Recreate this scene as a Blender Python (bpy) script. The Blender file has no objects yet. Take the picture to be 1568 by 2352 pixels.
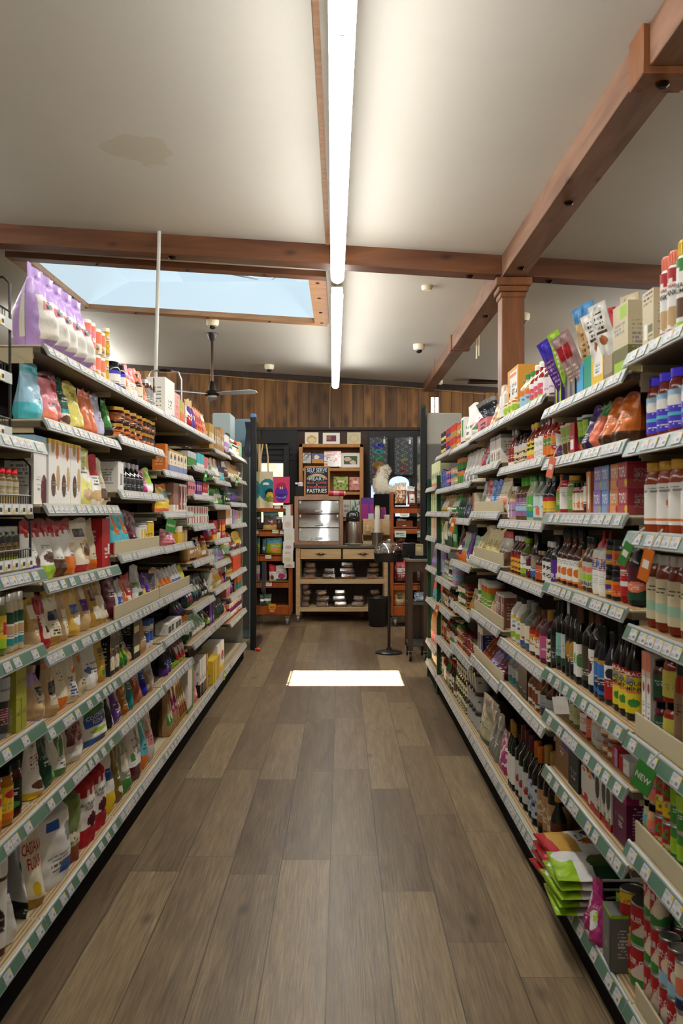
import bpy, math, random, re
import numpy as np
from mathutils import Matrix, Vector

# ------------------------------------------------------------------ camera, world, sun, exposure
F = 2050.0                      # focal length in pixels of the 1568 x 2352 frame
CAMZ = 1.4
SC = bpy.context.scene
COL = SC.collection
cam_d = bpy.data.cameras.new('camera')
cam_d.sensor_fit = 'VERTICAL'; cam_d.sensor_height = 36.0; cam_d.lens = F / 2352 * 36.0
cam_d.dof.use_dof = True; cam_d.dof.focus_distance = 8.0; cam_d.dof.aperture_fstop = 8.0
cam_d.clip_end = 100
cam = bpy.data.objects.new('camera', cam_d); COL.objects.link(cam)
cam.location = (0, 0, CAMZ); cam.rotation_euler = (math.radians(90), 0, 0)
SC.camera = cam
world = bpy.data.worlds.new('world'); SC.world = world; world.use_nodes = True
world.node_tree.nodes['Background'].inputs[0].default_value = (0.58, 0.76, 0.88, 1)
world.node_tree.nodes['Background'].inputs[1].default_value = 0.50
sun_d = bpy.data.lights.new('sun', 'SUN'); sun_d.energy = 60; sun_d.angle = math.radians(0.5); sun_d.color = (1, .96, .9)
sun = bpy.data.objects.new('sun', sun_d); COL.objects.link(sun)
sun.rotation_euler = Vector((.255, -.2, -1)).to_track_quat('-Z', 'Y').to_euler()
TUBE_POWER = 13.0               # emission strength of the fluorescent tubes
SC.view_settings.view_transform = 'Standard'; SC.view_settings.look = 'None'
SC.view_settings.gamma = 1; SC.view_settings.use_curve_mapping = False
SC.view_settings.exposure = 1.1

# ------------------------------------------------------------------ colours
def lin(h):
    r = [int(h[i:i+2], 16) / 255 for i in (0, 2, 4)]
    return tuple(c / 12.92 if c <= .04045 else ((c + .055) / 1.055) ** 2.4 for c in r)
PAL = {k: lin(v) for k, v in dict(
    red='b8202a', orange='dd7420', yellow='eac32c', green='3f8a3a', teal='2f8f96', blue='2f5fb8', navy='1f2b4d',
    purple='5b2f8c', pink='e0858f', brown='5d3a24', tan='c9a878', cream='ece2c6', white='eeece6', black='141313',
    grey='8f9090', gold='b98f3c', lime='9fc92e', maroon='5c1424', olive='6d6a33', kraft='b08a5c', lilac='bd9cdc',
    mint='a5d9b8', coral='ec7c5c', amber='4a1c08', silver='c6c8ca', turquoise='4fc0cf', skyblue='9cc8e0',
    magenta='b52f7c', sauce='8e2410', darkgreen='1e4a33', darkbrown='2a1810', violet='4436c8', clear='b9b7ab',
    beige='cfc2a0', lightgrey='c9cccb', darkgrey='3a3b3d', honey='b8741e', herb='6e7a3a', paleyellow='efe6a4', ink='23252a').items()}
def C(n):
    if isinstance(n, str):
        return PAL[n] if n in PAL else lin(n.lstrip('#'))
    return n

# ------------------------------------------------------------------ materials
MAT = {}
def nodes(name):
    m = bpy.data.materials.new(name); m.use_nodes = True
    nt = m.node_tree; b = nt.nodes['Principled BSDF']
    return m, nt, b
def add(nt, t, **kw):
    n = nt.nodes.new(t)
    for k, v in kw.items():
        if k.startswith('i_'):
            n.inputs[int(k[2:])].default_value = v
        else: setattr(n, k, v)
    return n
def attr_mat(key, rough, spec=.5, metal=0, coat=0, bump=0, bscale=60, noise=0, trans=0, alpha=1):
    m, nt, b = nodes(key)
    a = add(nt, 'ShaderNodeVertexColor', layer_name='Col')
    L = nt.links
    b.inputs['Roughness'].default_value = rough; b.inputs['Metallic'].default_value = metal
    b.inputs['Specular IOR Level'].default_value = spec
    b.inputs['Coat Weight'].default_value = coat; b.inputs['Coat Roughness'].default_value = .05
    b.inputs['Alpha'].default_value = alpha
    if noise or bump:
        tc = add(nt, 'ShaderNodeTexCoord'); n = add(nt, 'ShaderNodeTexNoise'); n.inputs['Scale'].default_value = bscale
        L.new(tc.outputs['Object'], n.inputs['Vector'])
    if noise:
        mx = add(nt, 'ShaderNodeMix', data_type='RGBA', blend_type='MULTIPLY'); mx.inputs[0].default_value = noise
        L.new(a.outputs[0], mx.inputs[6]); L.new(n.outputs[0], mx.inputs[7]); L.new(mx.outputs[2], b.inputs['Base Color'])
    else:
        L.new(a.outputs[0], b.inputs['Base Color'])
    if bump:
        bp = add(nt, 'ShaderNodeBump'); bp.inputs['Strength'].default_value = bump; bp.inputs['Distance'].default_value = .004
        L.new(n.outputs[0], bp.inputs['Height']); L.new(bp.outputs[0], b.inputs['Normal'])
    MAT[key] = m
attr_mat('film', .3, .5, bump=.9, bscale=38)
attr_mat('paper', .62, .35, bump=.35, bscale=50)
attr_mat('board', .5, .4)
attr_mat('label', .45, .4)
attr_mat('glass', .12, .5)
attr_mat('plastic', .35, .5)
attr_mat('metal', .3, .5, metal=.9)
attr_mat('cloth', .9, .2, bump=.5, bscale=120)
attr_mat('painted', .5, .3, noise=.12, bscale=6)
attr_mat('clearfilm', .12, .6, alpha=.45, coat=.6)
def wood_mat(key, c1, c2, axis=0, scale=3.0, stretch=9.0, rough=.5, knots=True, dark=None):
    m, nt, b = nodes(key); L = nt.links
    tc = add(nt, 'ShaderNodeTexCoord'); mp = add(nt, 'ShaderNodeMapping')
    s = [stretch] * 3; s[axis] = 1.0; mp.inputs['Scale'].default_value = s
    L.new(tc.outputs['Object'], mp.inputs['Vector'])
    oi = add(nt, 'ShaderNodeObjectInfo')
    n = add(nt, 'ShaderNodeTexNoise'); n.inputs['Scale'].default_value = scale; n.inputs['Detail'].default_value = 7; n.inputs['Distortion'].default_value = .6
    L.new(mp.outputs[0], n.inputs['Vector'])
    r = add(nt, 'ShaderNodeValToRGB'); r.color_ramp.elements[0].color = (*c2, 1); r.color_ramp.elements[1].color = (*c1, 1)
    r.color_ramp.elements[0].position = .32; r.color_ramp.elements[1].position = .68
    L.new(n.outputs[0], r.inputs[0]); out = r.outputs[0]
    if knots:
        mk = add(nt, 'ShaderNodeMapping'); s2 = [2.2] * 3; s2[axis] = 1.0; mk.inputs['Scale'].default_value = s2
        L.new(tc.outputs['Object'], mk.inputs['Vector'])
        v = add(nt, 'ShaderNodeTexVoronoi'); v.inputs['Scale'].default_value = 2.6; L.new(mk.outputs[0], v.inputs['Vector'])
        r2 = add(nt, 'ShaderNodeValToRGB'); r2.color_ramp.elements[0].position = .03; r2.color_ramp.elements[1].position = .16
        r2.color_ramp.elements[0].color = (.12, .08, .06, 1); r2.color_ramp.elements[1].color = (1, 1, 1, 1)
        L.new(v.outputs['Distance'], r2.inputs[0])
        mx = add(nt, 'ShaderNodeMix', data_type='RGBA', blend_type='MULTIPLY'); mx.inputs[0].default_value = .75
        L.new(out, mx.inputs[6]); L.new(r2.outputs[0], mx.inputs[7]); out = mx.outputs[2]
    L.new(out, b.inputs['Base Color']); b.inputs['Roughness'].default_value = rough
    bp = add(nt, 'ShaderNodeBump'); bp.inputs['Strength'].default_value = .15; bp.inputs['Distance'].default_value = .004
    L.new(n.outputs[0], bp.inputs['Height']); L.new(bp.outputs[0], b.inputs['Normal'])
    MAT[key] = m
wood_mat('beam_y', lin('8a6650'), lin('684632'), axis=1, scale=1.6, stretch=8)
wood_mat('beam_x', lin('734626'), lin('522c15'), axis=0, scale=1.6, stretch=8)
wood_mat('beam_z', lin('86522a'), lin('663a1a'), axis=2, scale=1.6, stretch=8)
wood_mat('trimwood', lin('a9805a'), lin('8c6240'), axis=0, scale=3, stretch=8)
wood_mat('birch', lin('e4c698'), lin('d2b080'), axis=0, scale=3, stretch=10, knots=False)
wood_mat('hutchwood', lin('b98550'), lin('a5733f'), axis=2, scale=3, stretch=8, knots=False)
wood_mat('cherry', lin('b25a1e'), lin('9a460f'), axis=2, scale=3, stretch=8, knots=False, rough=.4)
wood_mat('darkwood', lin('3e2c22'), lin('2c1f18'), axis=2, scale=3, stretch=8, knots=False)
wood_mat('casewood', lin('b08c72'), lin('9c7a60'), axis=2, scale=3, stretch=8, knots=False)

def plank_panel():            # knotty vertical boards of the back wall
    m, nt, b = nodes('plank_wall'); L = nt.links
    tc = add(nt, 'ShaderNodeTexCoord'); sp = add(nt, 'ShaderNodeSeparateXYZ'); L.new(tc.outputs['Object'], sp.inputs[0])
    dv = add(nt, 'ShaderNodeMath', operation='MULTIPLY'); dv.inputs[1].default_value = 1 / .152; L.new(sp.outputs[0], dv.inputs[0])
    fl = add(nt, 'ShaderNodeMath', operation='FLOOR'); L.new(dv.outputs[0], fl.inputs[0])
    fr = add(nt, 'ShaderNodeMath', operation='FRACT'); L.new(dv.outputs[0], fr.inputs[0])
    wn = add(nt, 'ShaderNodeTexWhiteNoise', noise_dimensions='1D'); L.new(fl.outputs[0], wn.inputs['W'])
    cb = add(nt, 'ShaderNodeCombineXYZ'); L.new(sp.outputs[0], cb.inputs[0]); L.new(wn.outputs[0], cb.inputs[1]); L.new(sp.outputs[2], cb.inputs[2])
    mp = add(nt, 'ShaderNodeMapping'); mp.inputs['Scale'].default_value = (7, 40, .9); L.new(cb.outputs[0], mp.inputs[0])
    n = add(nt, 'ShaderNodeTexNoise'); n.inputs['Scale'].default_value = 1.6; n.inputs['Detail'].default_value = 6; L.new(mp.outputs[0], n.inputs[0])
    r = add(nt, 'ShaderNodeValToRGB'); r.color_ramp.elements[0].color = (*lin('64401c'), 1); r.color_ramp.elements[1].color = (*lin('9c6e38'), 1)
    r.color_ramp.elements[0].position = .3; r.color_ramp.elements[1].position = .7; L.new(n.outputs[0], r.inputs[0])
    hue = add(nt, 'ShaderNodeMapRange'); hue.inputs[3].default_value = .55; hue.inputs[4].default_value = 1.2; L.new(wn.outputs[0], hue.inputs[0])
    m1 = add(nt, 'ShaderNodeMix', data_type='RGBA', blend_type='MULTIPLY'); m1.inputs[0].default_value = 1
    L.new(r.outputs[0], m1.inputs[6]); L.new(hue.outputs[0], m1.inputs[7])
    mk = add(nt, 'ShaderNodeMapping'); mk.inputs['Scale'].default_value = (9, 30, 3.2); L.new(cb.outputs[0], mk.inputs[0])
    v = add(nt, 'ShaderNodeTexVoronoi'); v.inputs['Scale'].default_value = .8; L.new(mk.outputs[0], v.inputs[0])
    r2 = add(nt, 'ShaderNodeValToRGB'); r2.color_ramp.elements[0].position = .07; r2.color_ramp.elements[1].position = .36
    r2.color_ramp.elements[0].color = (.12, .08, .05, 1); r2.color_ramp.elements[1].color = (1, 1, 1, 1); L.new(v.outputs[0], r2.inputs[0])
    m2 = add(nt, 'ShaderNodeMix', data_type='RGBA', blend_type='MULTIPLY'); m2.inputs[0].default_value = .8
    L.new(m1.outputs[2], m2.inputs[6]); L.new(r2.outputs[0], m2.inputs[7])
    gap = add(nt, 'ShaderNodeMath', operation='GREATER_THAN'); gap.inputs[1].default_value = .065; L.new(fr.outputs[0], gap.inputs[0])
    gm = add(nt, 'ShaderNodeMapRange'); gm.inputs[3].default_value = .25; gm.inputs[4].default_value = 1; L.new(gap.outputs[0], gm.inputs[0])
    m3 = add(nt, 'ShaderNodeMix', data_type='RGBA', blend_type='MULTIPLY'); m3.inputs[0].default_value = 1
    L.new(m2.outputs[2], m3.inputs[6]); L.new(gm.outputs[0], m3.inputs[7]); L.new(m3.outputs[2], b.inputs['Base Color'])
    bp = add(nt, 'ShaderNodeBump'); bp.inputs['Distance'].default_value = .01; L.new(gap.outputs[0], bp.inputs['Height']); L.new(bp.outputs[0], b.inputs['Normal'])
    b.inputs['Roughness'].default_value = .5
    MAT['plank_wall'] = m
plank_panel()

def floor_material():
    m, nt, b = nodes('vinyl_plank_floor'); L = nt.links
    W, LEN = .1943, 1.22
    def math_(op, a, bb=None, c=None):
        n = add(nt, 'ShaderNodeMath', operation=op)
        for i, x in enumerate((a, bb, c)):
            if x is None: continue
            if isinstance(x, (int, float)): n.inputs[i].default_value = x
            else: L.new(x, n.inputs[i])
        return n.outputs[0]
    tc = add(nt, 'ShaderNodeTexCoord'); sp = add(nt, 'ShaderNodeSeparateXYZ'); L.new(tc.outputs['Object'], sp.inputs[0])
    x = math_('DIVIDE', math_('ADD', sp.outputs[0], .0458 + 20 * W), W)
    fx = math_('FLOOR', x); gx = math_('FRACT', x)
    wn = add(nt, 'ShaderNodeTexWhiteNoise', noise_dimensions='1D'); L.new(fx, wn.inputs['W'])
    y = math_('ADD', math_('DIVIDE', sp.outputs[1], LEN), math_('MULTIPLY', wn.outputs[0], 7.3))
    fy = math_('FLOOR', y); gy = math_('FRACT', y)
    cid = add(nt, 'ShaderNodeCombineXYZ'); L.new(fx, cid.inputs[0]); L.new(fy, cid.inputs[1])
    w2 = add(nt, 'ShaderNodeTexWhiteNoise', noise_dimensions='2D'); L.new(cid.outputs[0], w2.inputs['Vector'])
    co = add(nt, 'ShaderNodeCombineXYZ'); L.new(sp.outputs[0], co.inputs[0]); L.new(sp.outputs[1], co.inputs[1])
    L.new(math_('MULTIPLY', w2.outputs[0], 30.0), co.inputs[2])
    mp = add(nt, 'ShaderNodeMapping'); mp.inputs['Scale'].default_value = (9, .9, 1); L.new(co.outputs[0], mp.inputs[0])
    n = add(nt, 'ShaderNodeTexNoise'); n.inputs['Scale'].default_value = 1.5; n.inputs['Detail'].default_value = 5; n.inputs['Distortion'].default_value = 1.2; L.new(mp.outputs[0], n.inputs[0])
    mg = add(nt, 'ShaderNodeMapping'); mg.inputs['Scale'].default_value = (130, 5, 1); L.new(co.outputs[0], mg.inputs[0])
    g = add(nt, 'ShaderNodeTexNoise'); g.inputs['Scale'].default_value = 1.0; g.inputs['Detail'].default_value = 3; g.inputs['Distortion'].default_value = .8; L.new(mg.outputs[0], g.inputs[0])
    r = add(nt, 'ShaderNodeValToRGB'); e = r.color_ramp.elements
    e[0].position = .25; e[0].color = (*lin('6a553e'), 1); e[1].position = .75; e[1].color = (*lin('a58e6c'), 1)
    L.new(math_('ADD', math_('MULTIPLY', n.outputs[0], .6), math_('MULTIPLY', w2.outputs[0], .42)), r.inputs[0])
    gr = add(nt, 'ShaderNodeMapRange'); gr.inputs[1].default_value = .3; gr.inputs[2].default_value = .7; gr.inputs[3].default_value = .60; gr.inputs[4].default_value = 1.12; L.new(g.outputs[0], gr.inputs[0])
    m1 = add(nt, 'ShaderNodeMix', data_type='RGBA', blend_type='MULTIPLY'); m1.inputs[0].default_value = 1; L.new(r.outputs[0], m1.inputs[6]); L.new(gr.outputs[0], m1.inputs[7])
    mk = add(nt, 'ShaderNodeMapping'); mk.inputs['Scale'].default_value = (5, 2.2, 1); L.new(co.outputs[0], mk.inputs[0])
    v = add(nt, 'ShaderNodeTexVoronoi'); v.inputs['Scale'].default_value = .8; L.new(mk.outputs[0], v.inputs[0])
    r2 = add(nt, 'ShaderNodeValToRGB'); r2.color_ramp.elements[0].position = .02; r2.color_ramp.elements[1].position = .12
    r2.color_ramp.elements[0].color = (.3, .26, .24, 1); r2.color_ramp.elements[1].color = (1, 1, 1, 1); L.new(v.outputs[0], r2.inputs[0])
    m2 = add(nt, 'ShaderNodeMix', data_type='RGBA', blend_type='MULTIPLY'); m2.inputs[0].default_value = .7; L.new(m1.outputs[2], m2.inputs[6]); L.new(r2.outputs[0], m2.inputs[7])
    seam = math_('MULTIPLY', math_('MULTIPLY', math_('GREATER_THAN', gx, .013), math_('LESS_THAN', gx, .994)), math_('GREATER_THAN', gy, .0022))
    sm = add(nt, 'ShaderNodeMapRange'); sm.inputs[3].default_value = .3; sm.inputs[4].default_value = 1; L.new(seam, sm.inputs[0])
    m3 = add(nt, 'ShaderNodeMix', data_type='RGBA', blend_type='MULTIPLY'); m3.inputs[0].default_value = 1; L.new(m2.outputs[2], m3.inputs[6]); L.new(sm.outputs[0], m3.inputs[7])
    L.new(m3.outputs[2], b.inputs['Base Color'])
    ro = add(nt, 'ShaderNodeMapRange'); ro.inputs[3].default_value = .27; ro.inputs[4].default_value = .46; L.new(g.outputs[0], ro.inputs[0]); L.new(ro.outputs[0], b.inputs['Roughness'])
    bp = add(nt, 'ShaderNodeBump'); bp.inputs['Strength'].default_value = .35; bp.inputs['Distance'].default_value = .002
    L.new(math_('MULTIPLY', g.outputs[0], seam), bp.inputs['Height']); L.new(bp.outputs[0], b.inputs['Normal'])
    MAT['floor'] = m
floor_material()

def ceiling_material():
    m, nt, b = nodes('plaster_ceiling'); L = nt.links
    tc = add(nt, 'ShaderNodeTexCoord'); n = add(nt, 'ShaderNodeTexNoise'); n.inputs['Scale'].default_value = .9; n.inputs['Detail'].default_value = 4
    L.new(tc.outputs['Object'], n.inputs[0])
    r = add(nt, 'ShaderNodeValToRGB'); r.color_ramp.elements[0].color = (*lin('bab6ac'), 1); r.color_ramp.elements[1].color = (*lin('c6c2b9'), 1); L.new(n.outputs[0], r.inputs[0])
    # a faint tan water stain on the plaster
    mp = add(nt, 'ShaderNodeMapping'); mp.inputs['Location'].default_value = (2.35, -12.4, 0); mp.inputs['Scale'].default_value = (2.2, 2.6, .01); L.new(tc.outputs['Object'], mp.inputs[0])
    n2 = add(nt, 'ShaderNodeTexNoise'); n2.inputs['Scale'].default_value = 4; n2.inputs['Detail'].default_value = 3; L.new(tc.outputs['Object'], n2.inputs[0])
    ln = add(nt, 'ShaderNodeVectorMath', operation='LENGTH'); L.new(mp.outputs[0], ln.inputs[0])
    ad = add(nt, 'ShaderNodeMath', operation='ADD'); L.new(ln.outputs['Value'], ad.inputs[0]); L.new(n2.outputs[0], ad.inputs[1])
    r2 = add(nt, 'ShaderNodeValToRGB'); r2.color_ramp.elements[0].position = .95; r2.color_ramp.elements[1].position = 1.0
    r2.color_ramp.elements[0].color = (.80, .74, .62, 1); r2.color_ramp.elements[1].color = (1, 1, 1, 1); L.new(ad.outputs[0], r2.inputs[0])
    mx = add(nt, 'ShaderNodeMix', data_type='RGBA', blend_type='MULTIPLY'); mx.inputs[0].default_value = .5; L.new(r.outputs[0], mx.inputs[6]); L.new(r2.outputs[0], mx.inputs[7])
    L.new(mx.outputs[2], b.inputs['Base Color']); b.inputs['Roughness'].default_value = .6
    n3 = add(nt, 'ShaderNodeTexNoise'); n3.inputs['Scale'].default_value = 90; L.new(tc.outputs['Object'], n3.inputs[0])
    bp = add(nt, 'ShaderNodeBump'); bp.inputs['Strength'].default_value = .12; bp.inputs['Distance'].default_value = .003; L.new(n3.outputs[0], bp.inputs['Height']); L.new(bp.outputs[0], b.inputs['Normal'])
    MAT['ceiling'] = m
ceiling_material()

def plain(key, col, rough=.6, metal=0, emit=None, strength=0):
    m, nt, b = nodes(key)
    b.inputs['Base Color'].default_value = (*col, 1); b.inputs['Roughness'].default_value = rough; b.inputs['Metallic'].default_value = metal
    tc = add(nt, 'ShaderNodeTexCoord'); n = add(nt, 'ShaderNodeTexNoise'); n.inputs['Scale'].default_value = 5; nt.links.new(tc.outputs['Object'], n.inputs[0])
    mr = add(nt, 'ShaderNodeMapRange'); mr.inputs[3].default_value = max(0, rough - .06); mr.inputs[4].default_value = min(1, rough + .06); nt.links.new(n.outputs[0], mr.inputs[0]); nt.links.new(mr.outputs[0], b.inputs['Roughness'])
    if emit:
        b.inputs['Emission Color'].default_value = (*emit, 1); b.inputs['Emission Strength'].default_value = strength
    MAT[key] = m
plain('wall_paint', lin('b9b2a2')); plain('wall_dark', lin('4a2e20'), .5); plain('frame_dark', lin('14181a'), .45)
plain('tube_glow', (.9, .9, .9), .4, emit=(1, .985, .94), strength=TUBE_POWER)
plain('pendant_glow', (.9, .9, .9), .4, emit=(1, .98, .95), strength=6)
plain('daylight_pane', (.5, .55, .6), .3, emit=(.55, .70, .98), strength=.55)
plain('skylight_pane', (.16, .18, .19), .4, emit=(.58, .75, .85), strength=.42)
def garden_pane():             # daylight and sunlit leaves behind the door glass
    m, nt, b = nodes('garden_pane'); L = nt.links
    tc = add(nt, 'ShaderNodeTexCoord'); n = add(nt, 'ShaderNodeTexNoise'); n.inputs['Scale'].default_value = 11; L.new(tc.outputs['Object'], n.inputs[0])
    r = add(nt, 'ShaderNodeValToRGB'); e = r.color_ramp.elements; e[0].position = .42; e[0].color = (.45, .55, .7, 1); e[1].position = .6; e[1].color = (.95, .9, .25, 1)
    L.new(n.outputs[0], r.inputs[0]); L.new(r.outputs[0], b.inputs['Emission Color']); b.inputs['Emission Strength'].default_value = .55
    MAT['garden_pane'] = m
garden_pane()
def clear_mat(key, tint, rough=.03, mixg=.15):
    m = bpy.data.materials.new(key); m.use_nodes = True; nt = m.node_tree; nt.nodes.clear()
    o = add(nt, 'ShaderNodeOutputMaterial'); t = add(nt, 'ShaderNodeBsdfTransparent'); t.inputs[0].default_value = (*tint, 1)
    g = add(nt, 'ShaderNodeBsdfGlossy'); g.inputs['Roughness'].default_value = rough; mx = add(nt, 'ShaderNodeMixShader')
    lw = add(nt, 'ShaderNodeLayerWeight'); lw.inputs[0].default_value = .25
    mr = add(nt, 'ShaderNodeMapRange'); mr.inputs[3].default_value = mixg; mr.inputs[4].default_value = .9; nt.links.new(lw.outputs['Facing'], mr.inputs[0])
    nt.links.new(mr.outputs[0], mx.inputs[0]); nt.links.new(t.outputs[0], mx.inputs[1]); nt.links.new(g.outputs[0], mx.inputs[2]); nt.links.new(mx.outputs[0], o.inputs[0])
    MAT[key] = m
clear_mat('acrylic', (.85, .88, .9), .05, .30); clear_mat('clamshell', (.9, .9, .88), .08, .10); clear_mat('greenglass', (.55, .68, .50), .04, .10)

# ------------------------------------------------------------------ mesh builder
class MB:
    def __init__(s):
        s.v = []; s.f = []; s.c = []; s.m = []; s.n = 0; s.M = None
    def _pts(s, P):
        P = np.asarray(P, float).reshape(-1, 3)
        if s.M is not None:
            A = np.array(s.M); P = P @ A[:3, :3].T + A[:3, 3]
        s.v.append(P); b = s.n; s.n += len(P); return b
    def face(s, idx, col, mat):
        s.f.append(tuple(idx)); s.c.append(C(col)); s.m.append(mat)
    def grid(s, P, cols, mat, flip=False, wrap=False):
        P = np.asarray(P, float); nu, nv = P.shape[0], P.shape[1]; b = s._pts(P)
        lim = nu if wrap else nu - 1
        const = isinstance(cols, (str, tuple))
        cc = C(cols) if const else None
        for i in range(lim):
            i2 = (i + 1) % nu
            for j in range(nv - 1):
                q = (b + i * nv + j, b + i2 * nv + j, b + i2 * nv + j + 1, b + i * nv + j + 1)
                s.f.append(q[::-1] if flip else q); s.c.append(cc if const else tuple(cols[i][j])); s.m.append(mat)
    def box(s, lo, hi, col, mat='board', ch=0.0):
        x0, y0, z0 = lo; x1, y1, z1 = hi
        x0, x1 = min(x0, x1), max(x0, x1); y0, y1 = min(y0, y1), max(y0, y1); z0, z1 = min(z0, z1), max(z0, z1)
        ch = min(ch, (x1 - x0) * .45, (y1 - y0) * .45, (z1 - z0) * .45)
        if ch <= 0:
            b = s._pts([(x, y, z) for z in (z0, z1) for y in (y0, y1) for x in (x0, x1)])
            for q in ((0, 2, 3, 1), (4, 5, 7, 6), (0, 1, 5, 4), (2, 6, 7, 3), (0, 4, 6, 2), (1, 3, 7, 5)): s.face([b + k for k in q], col, mat)
            return
        idx = {}; pts = []
        X = (x0, x1); Y = (y0, y1); Z = (z0, z1); c = (ch, -ch)
        for i in (0, 1):
            for j in (0, 1):
                for k in (0, 1):
                    for ax in range(3):
                        p = [X[i] + c[i], Y[j] + c[j], Z[k] + c[k]]; p[ax] = (X[i], Y[j], Z[k])[ax]
                        idx[i, j, k, ax] = len(pts); pts.append(p)
        b = s._pts(pts); g = lambda i, j, k, a: b + idx[i, j, k, a]
        for t in (0, 1):
            q = [g(t, 0, 0, 0), g(t, 1, 0, 0), g(t, 1, 1, 0), g(t, 0, 1, 0)]; s.face(q if t else q[::-1], col, mat)
            q = [g(0, t, 0, 1), g(0, t, 1, 1), g(1, t, 1, 1), g(1, t, 0, 1)]; s.face(q if t else q[::-1], col, mat)
            q = [g(0, 0, t, 2), g(1, 0, t, 2), g(1, 1, t, 2), g(0, 1, t, 2)]; s.face(q if t else q[::-1], col, mat)
        for a in (0, 1):
            for c2 in (0, 1):
                q = [g(a, c2, 0, 0), g(a, c2, 1, 0), g(a, c2, 1, 1), g(a, c2, 0, 1)]; s.face(q if a == c2 else q[::-1], col, mat) if False else s.face(q, col, mat)
                s.face([g(a, 0, c2, 0), g(a, 1, c2, 0), g(a, 1, c2, 2), g(a, 0, c2, 2)], col, mat)
                s.face([g(0, a, c2, 1), g(1, a, c2, 1), g(1, a, c2, 2), g(0, a, c2, 2)], col, mat)
        for i in (0, 1):
            for j in (0, 1):
                for k in (0, 1): s.face([g(i, j, k, 0), g(i, j, k, 1), g(i, j, k, 2)], col, mat)
    def lathe(s, prof, n, col, mat, c=(0, 0, 0), cols=None, caps=True):
        a = -np.arange(n) / n * 2 * math.pi - math.pi / 2
        P = np.zeros((n, len(prof), 3))
        for j, (r, z) in enumerate(prof):
            P[:, j, 0] = c[0] + r * np.cos(a); P[:, j, 1] = c[1] + r * np.sin(a); P[:, j, 2] = c[2] + z
        b = s.n
        s.grid(P, cols if cols is not None else C(col), mat, wrap=True, flip=True)
        if caps:
            m = len(prof)
            if prof[0][0] > 1e-4: s.face([b + i * m for i in range(n)], col, mat)
            if prof[-1][0] > 1e-4: s.face([b + i * m + m - 1 for i in range(n)][::-1], col, mat)
    def cyl(s, p0, p1, r0, r1=None, n=12, col='grey', mat='metal'):
        p0 = Vector(p0); p1 = Vector(p1); r1 = r0 if r1 is None else r1
        q = (p1 - p0).to_track_quat('Z', 'Y').to_matrix().to_4x4(); q.translation = p0
        old = s.M; s.M = (old @ q) if old is not None else q
        L = (p1 - p0).length
        s.lathe([(r0, 0), (r1, L)], n, col, mat); s.M = old
    def tube(s, pts, r, n=8, col='grey', mat='metal'):
        pts = [Vector(p) for p in pts]; P = np.zeros((n, len(pts), 3))
        up = Vector((0, 0, 1))
        for j, p in enumerate(pts):
            t = (pts[min(j + 1, len(pts) - 1)] - pts[max(j - 1, 0)]).normalized()
            if abs(t.dot(up)) > .95: up = Vector((1, 0, 0))
            a = t.cross(up).normalized(); b2 = t.cross(a).normalized(); up = a.cross(t).normalized()
            for i in range(n):
                th = i / n * 2 * math.pi; q = p + a * (r * math.cos(th)) + b2 * (r * math.sin(th)); P[i, j] = q
        b = s.n; m = len(pts); s.grid(P, C(col), mat, wrap=True)
        s.face([b + i * m for i in range(n)][::-1], col, mat); s.face([b + i * m + m - 1 for i in range(n)], col, mat)
    def ell(s, c, r, col, mat, nu=12, nv=8, cut=None, jit=0, seed=1):
        rnd = random.Random(seed); P = np.zeros((nu, nv + 1, 3)); cut = -1 if cut is None else cut
        for j in range(nv + 1):
            ph = -math.pi / 2 + math.pi * j / nv; zz = max(math.sin(ph), cut)
            for i in range(nu):
                th = i / nu * 2 * math.pi; k = 1 + (rnd.uniform(-jit, jit) if 0 < j < nv else 0)
                P[i, j] = (c[0] + r[0] * math.cos(ph) * math.cos(th) * k, c[1] + r[1] * math.cos(ph) * math.sin(th) * k, c[2] + r[2] * zz * k)
        s.grid(P, C(col), mat, wrap=True)
    def quad(s, a, b, c, d, col, mat='label'):
        i = s._pts([a, b, c, d]); s.face((i, i + 1, i + 2, i + 3), col, mat)
    def text(s, txt, fn, col, mat='label'):
        V, T = text_tris(txt); b = s._pts([fn(x, y) for x, y in V])
        for t in T: s.face([b + k for k in t], col, mat)
    def mesh(s, name, ang=38):
        me = bpy.data.meshes.new(name)
        V = np.concatenate(s.v) if s.v else np.zeros((0, 3))
        me.from_pydata(V.tolist(), [], s.f)
        keys = list(dict.fromkeys(s.m))
        for k in keys: me.materials.append(MAT[k])
        ki = {k: i for i, k in enumerate(keys)}
        me.polygons.foreach_set('material_index', [ki[k] for k in s.m])
        cnt = [len(f) for f in s.f]
        a = me.color_attributes.new('Col', 'FLOAT_COLOR', 'CORNER')
        cc = np.repeat(np.array(s.c, float).reshape(-1, 3), cnt, axis=0)
        a.data.foreach_set('color', np.concatenate([cc, np.ones((len(cc), 1))], 1).ravel())
        me.polygons.foreach_set('use_smooth', [True] * len(s.f))
        me.set_sharp_from_angle(angle=math.radians(ang))
        me.update(); me.validate()
        return me
    def build(s, name, parent=None, loc=None, rotz=0, ang=38):
        o = bpy.data.objects.new(name, s.mesh(name, ang)); COL.objects.link(o)
        if parent: o.parent = parent
        if loc is not None: o.location = loc
        o.rotation_euler = (0, 0, rotz)
        return o

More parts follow.
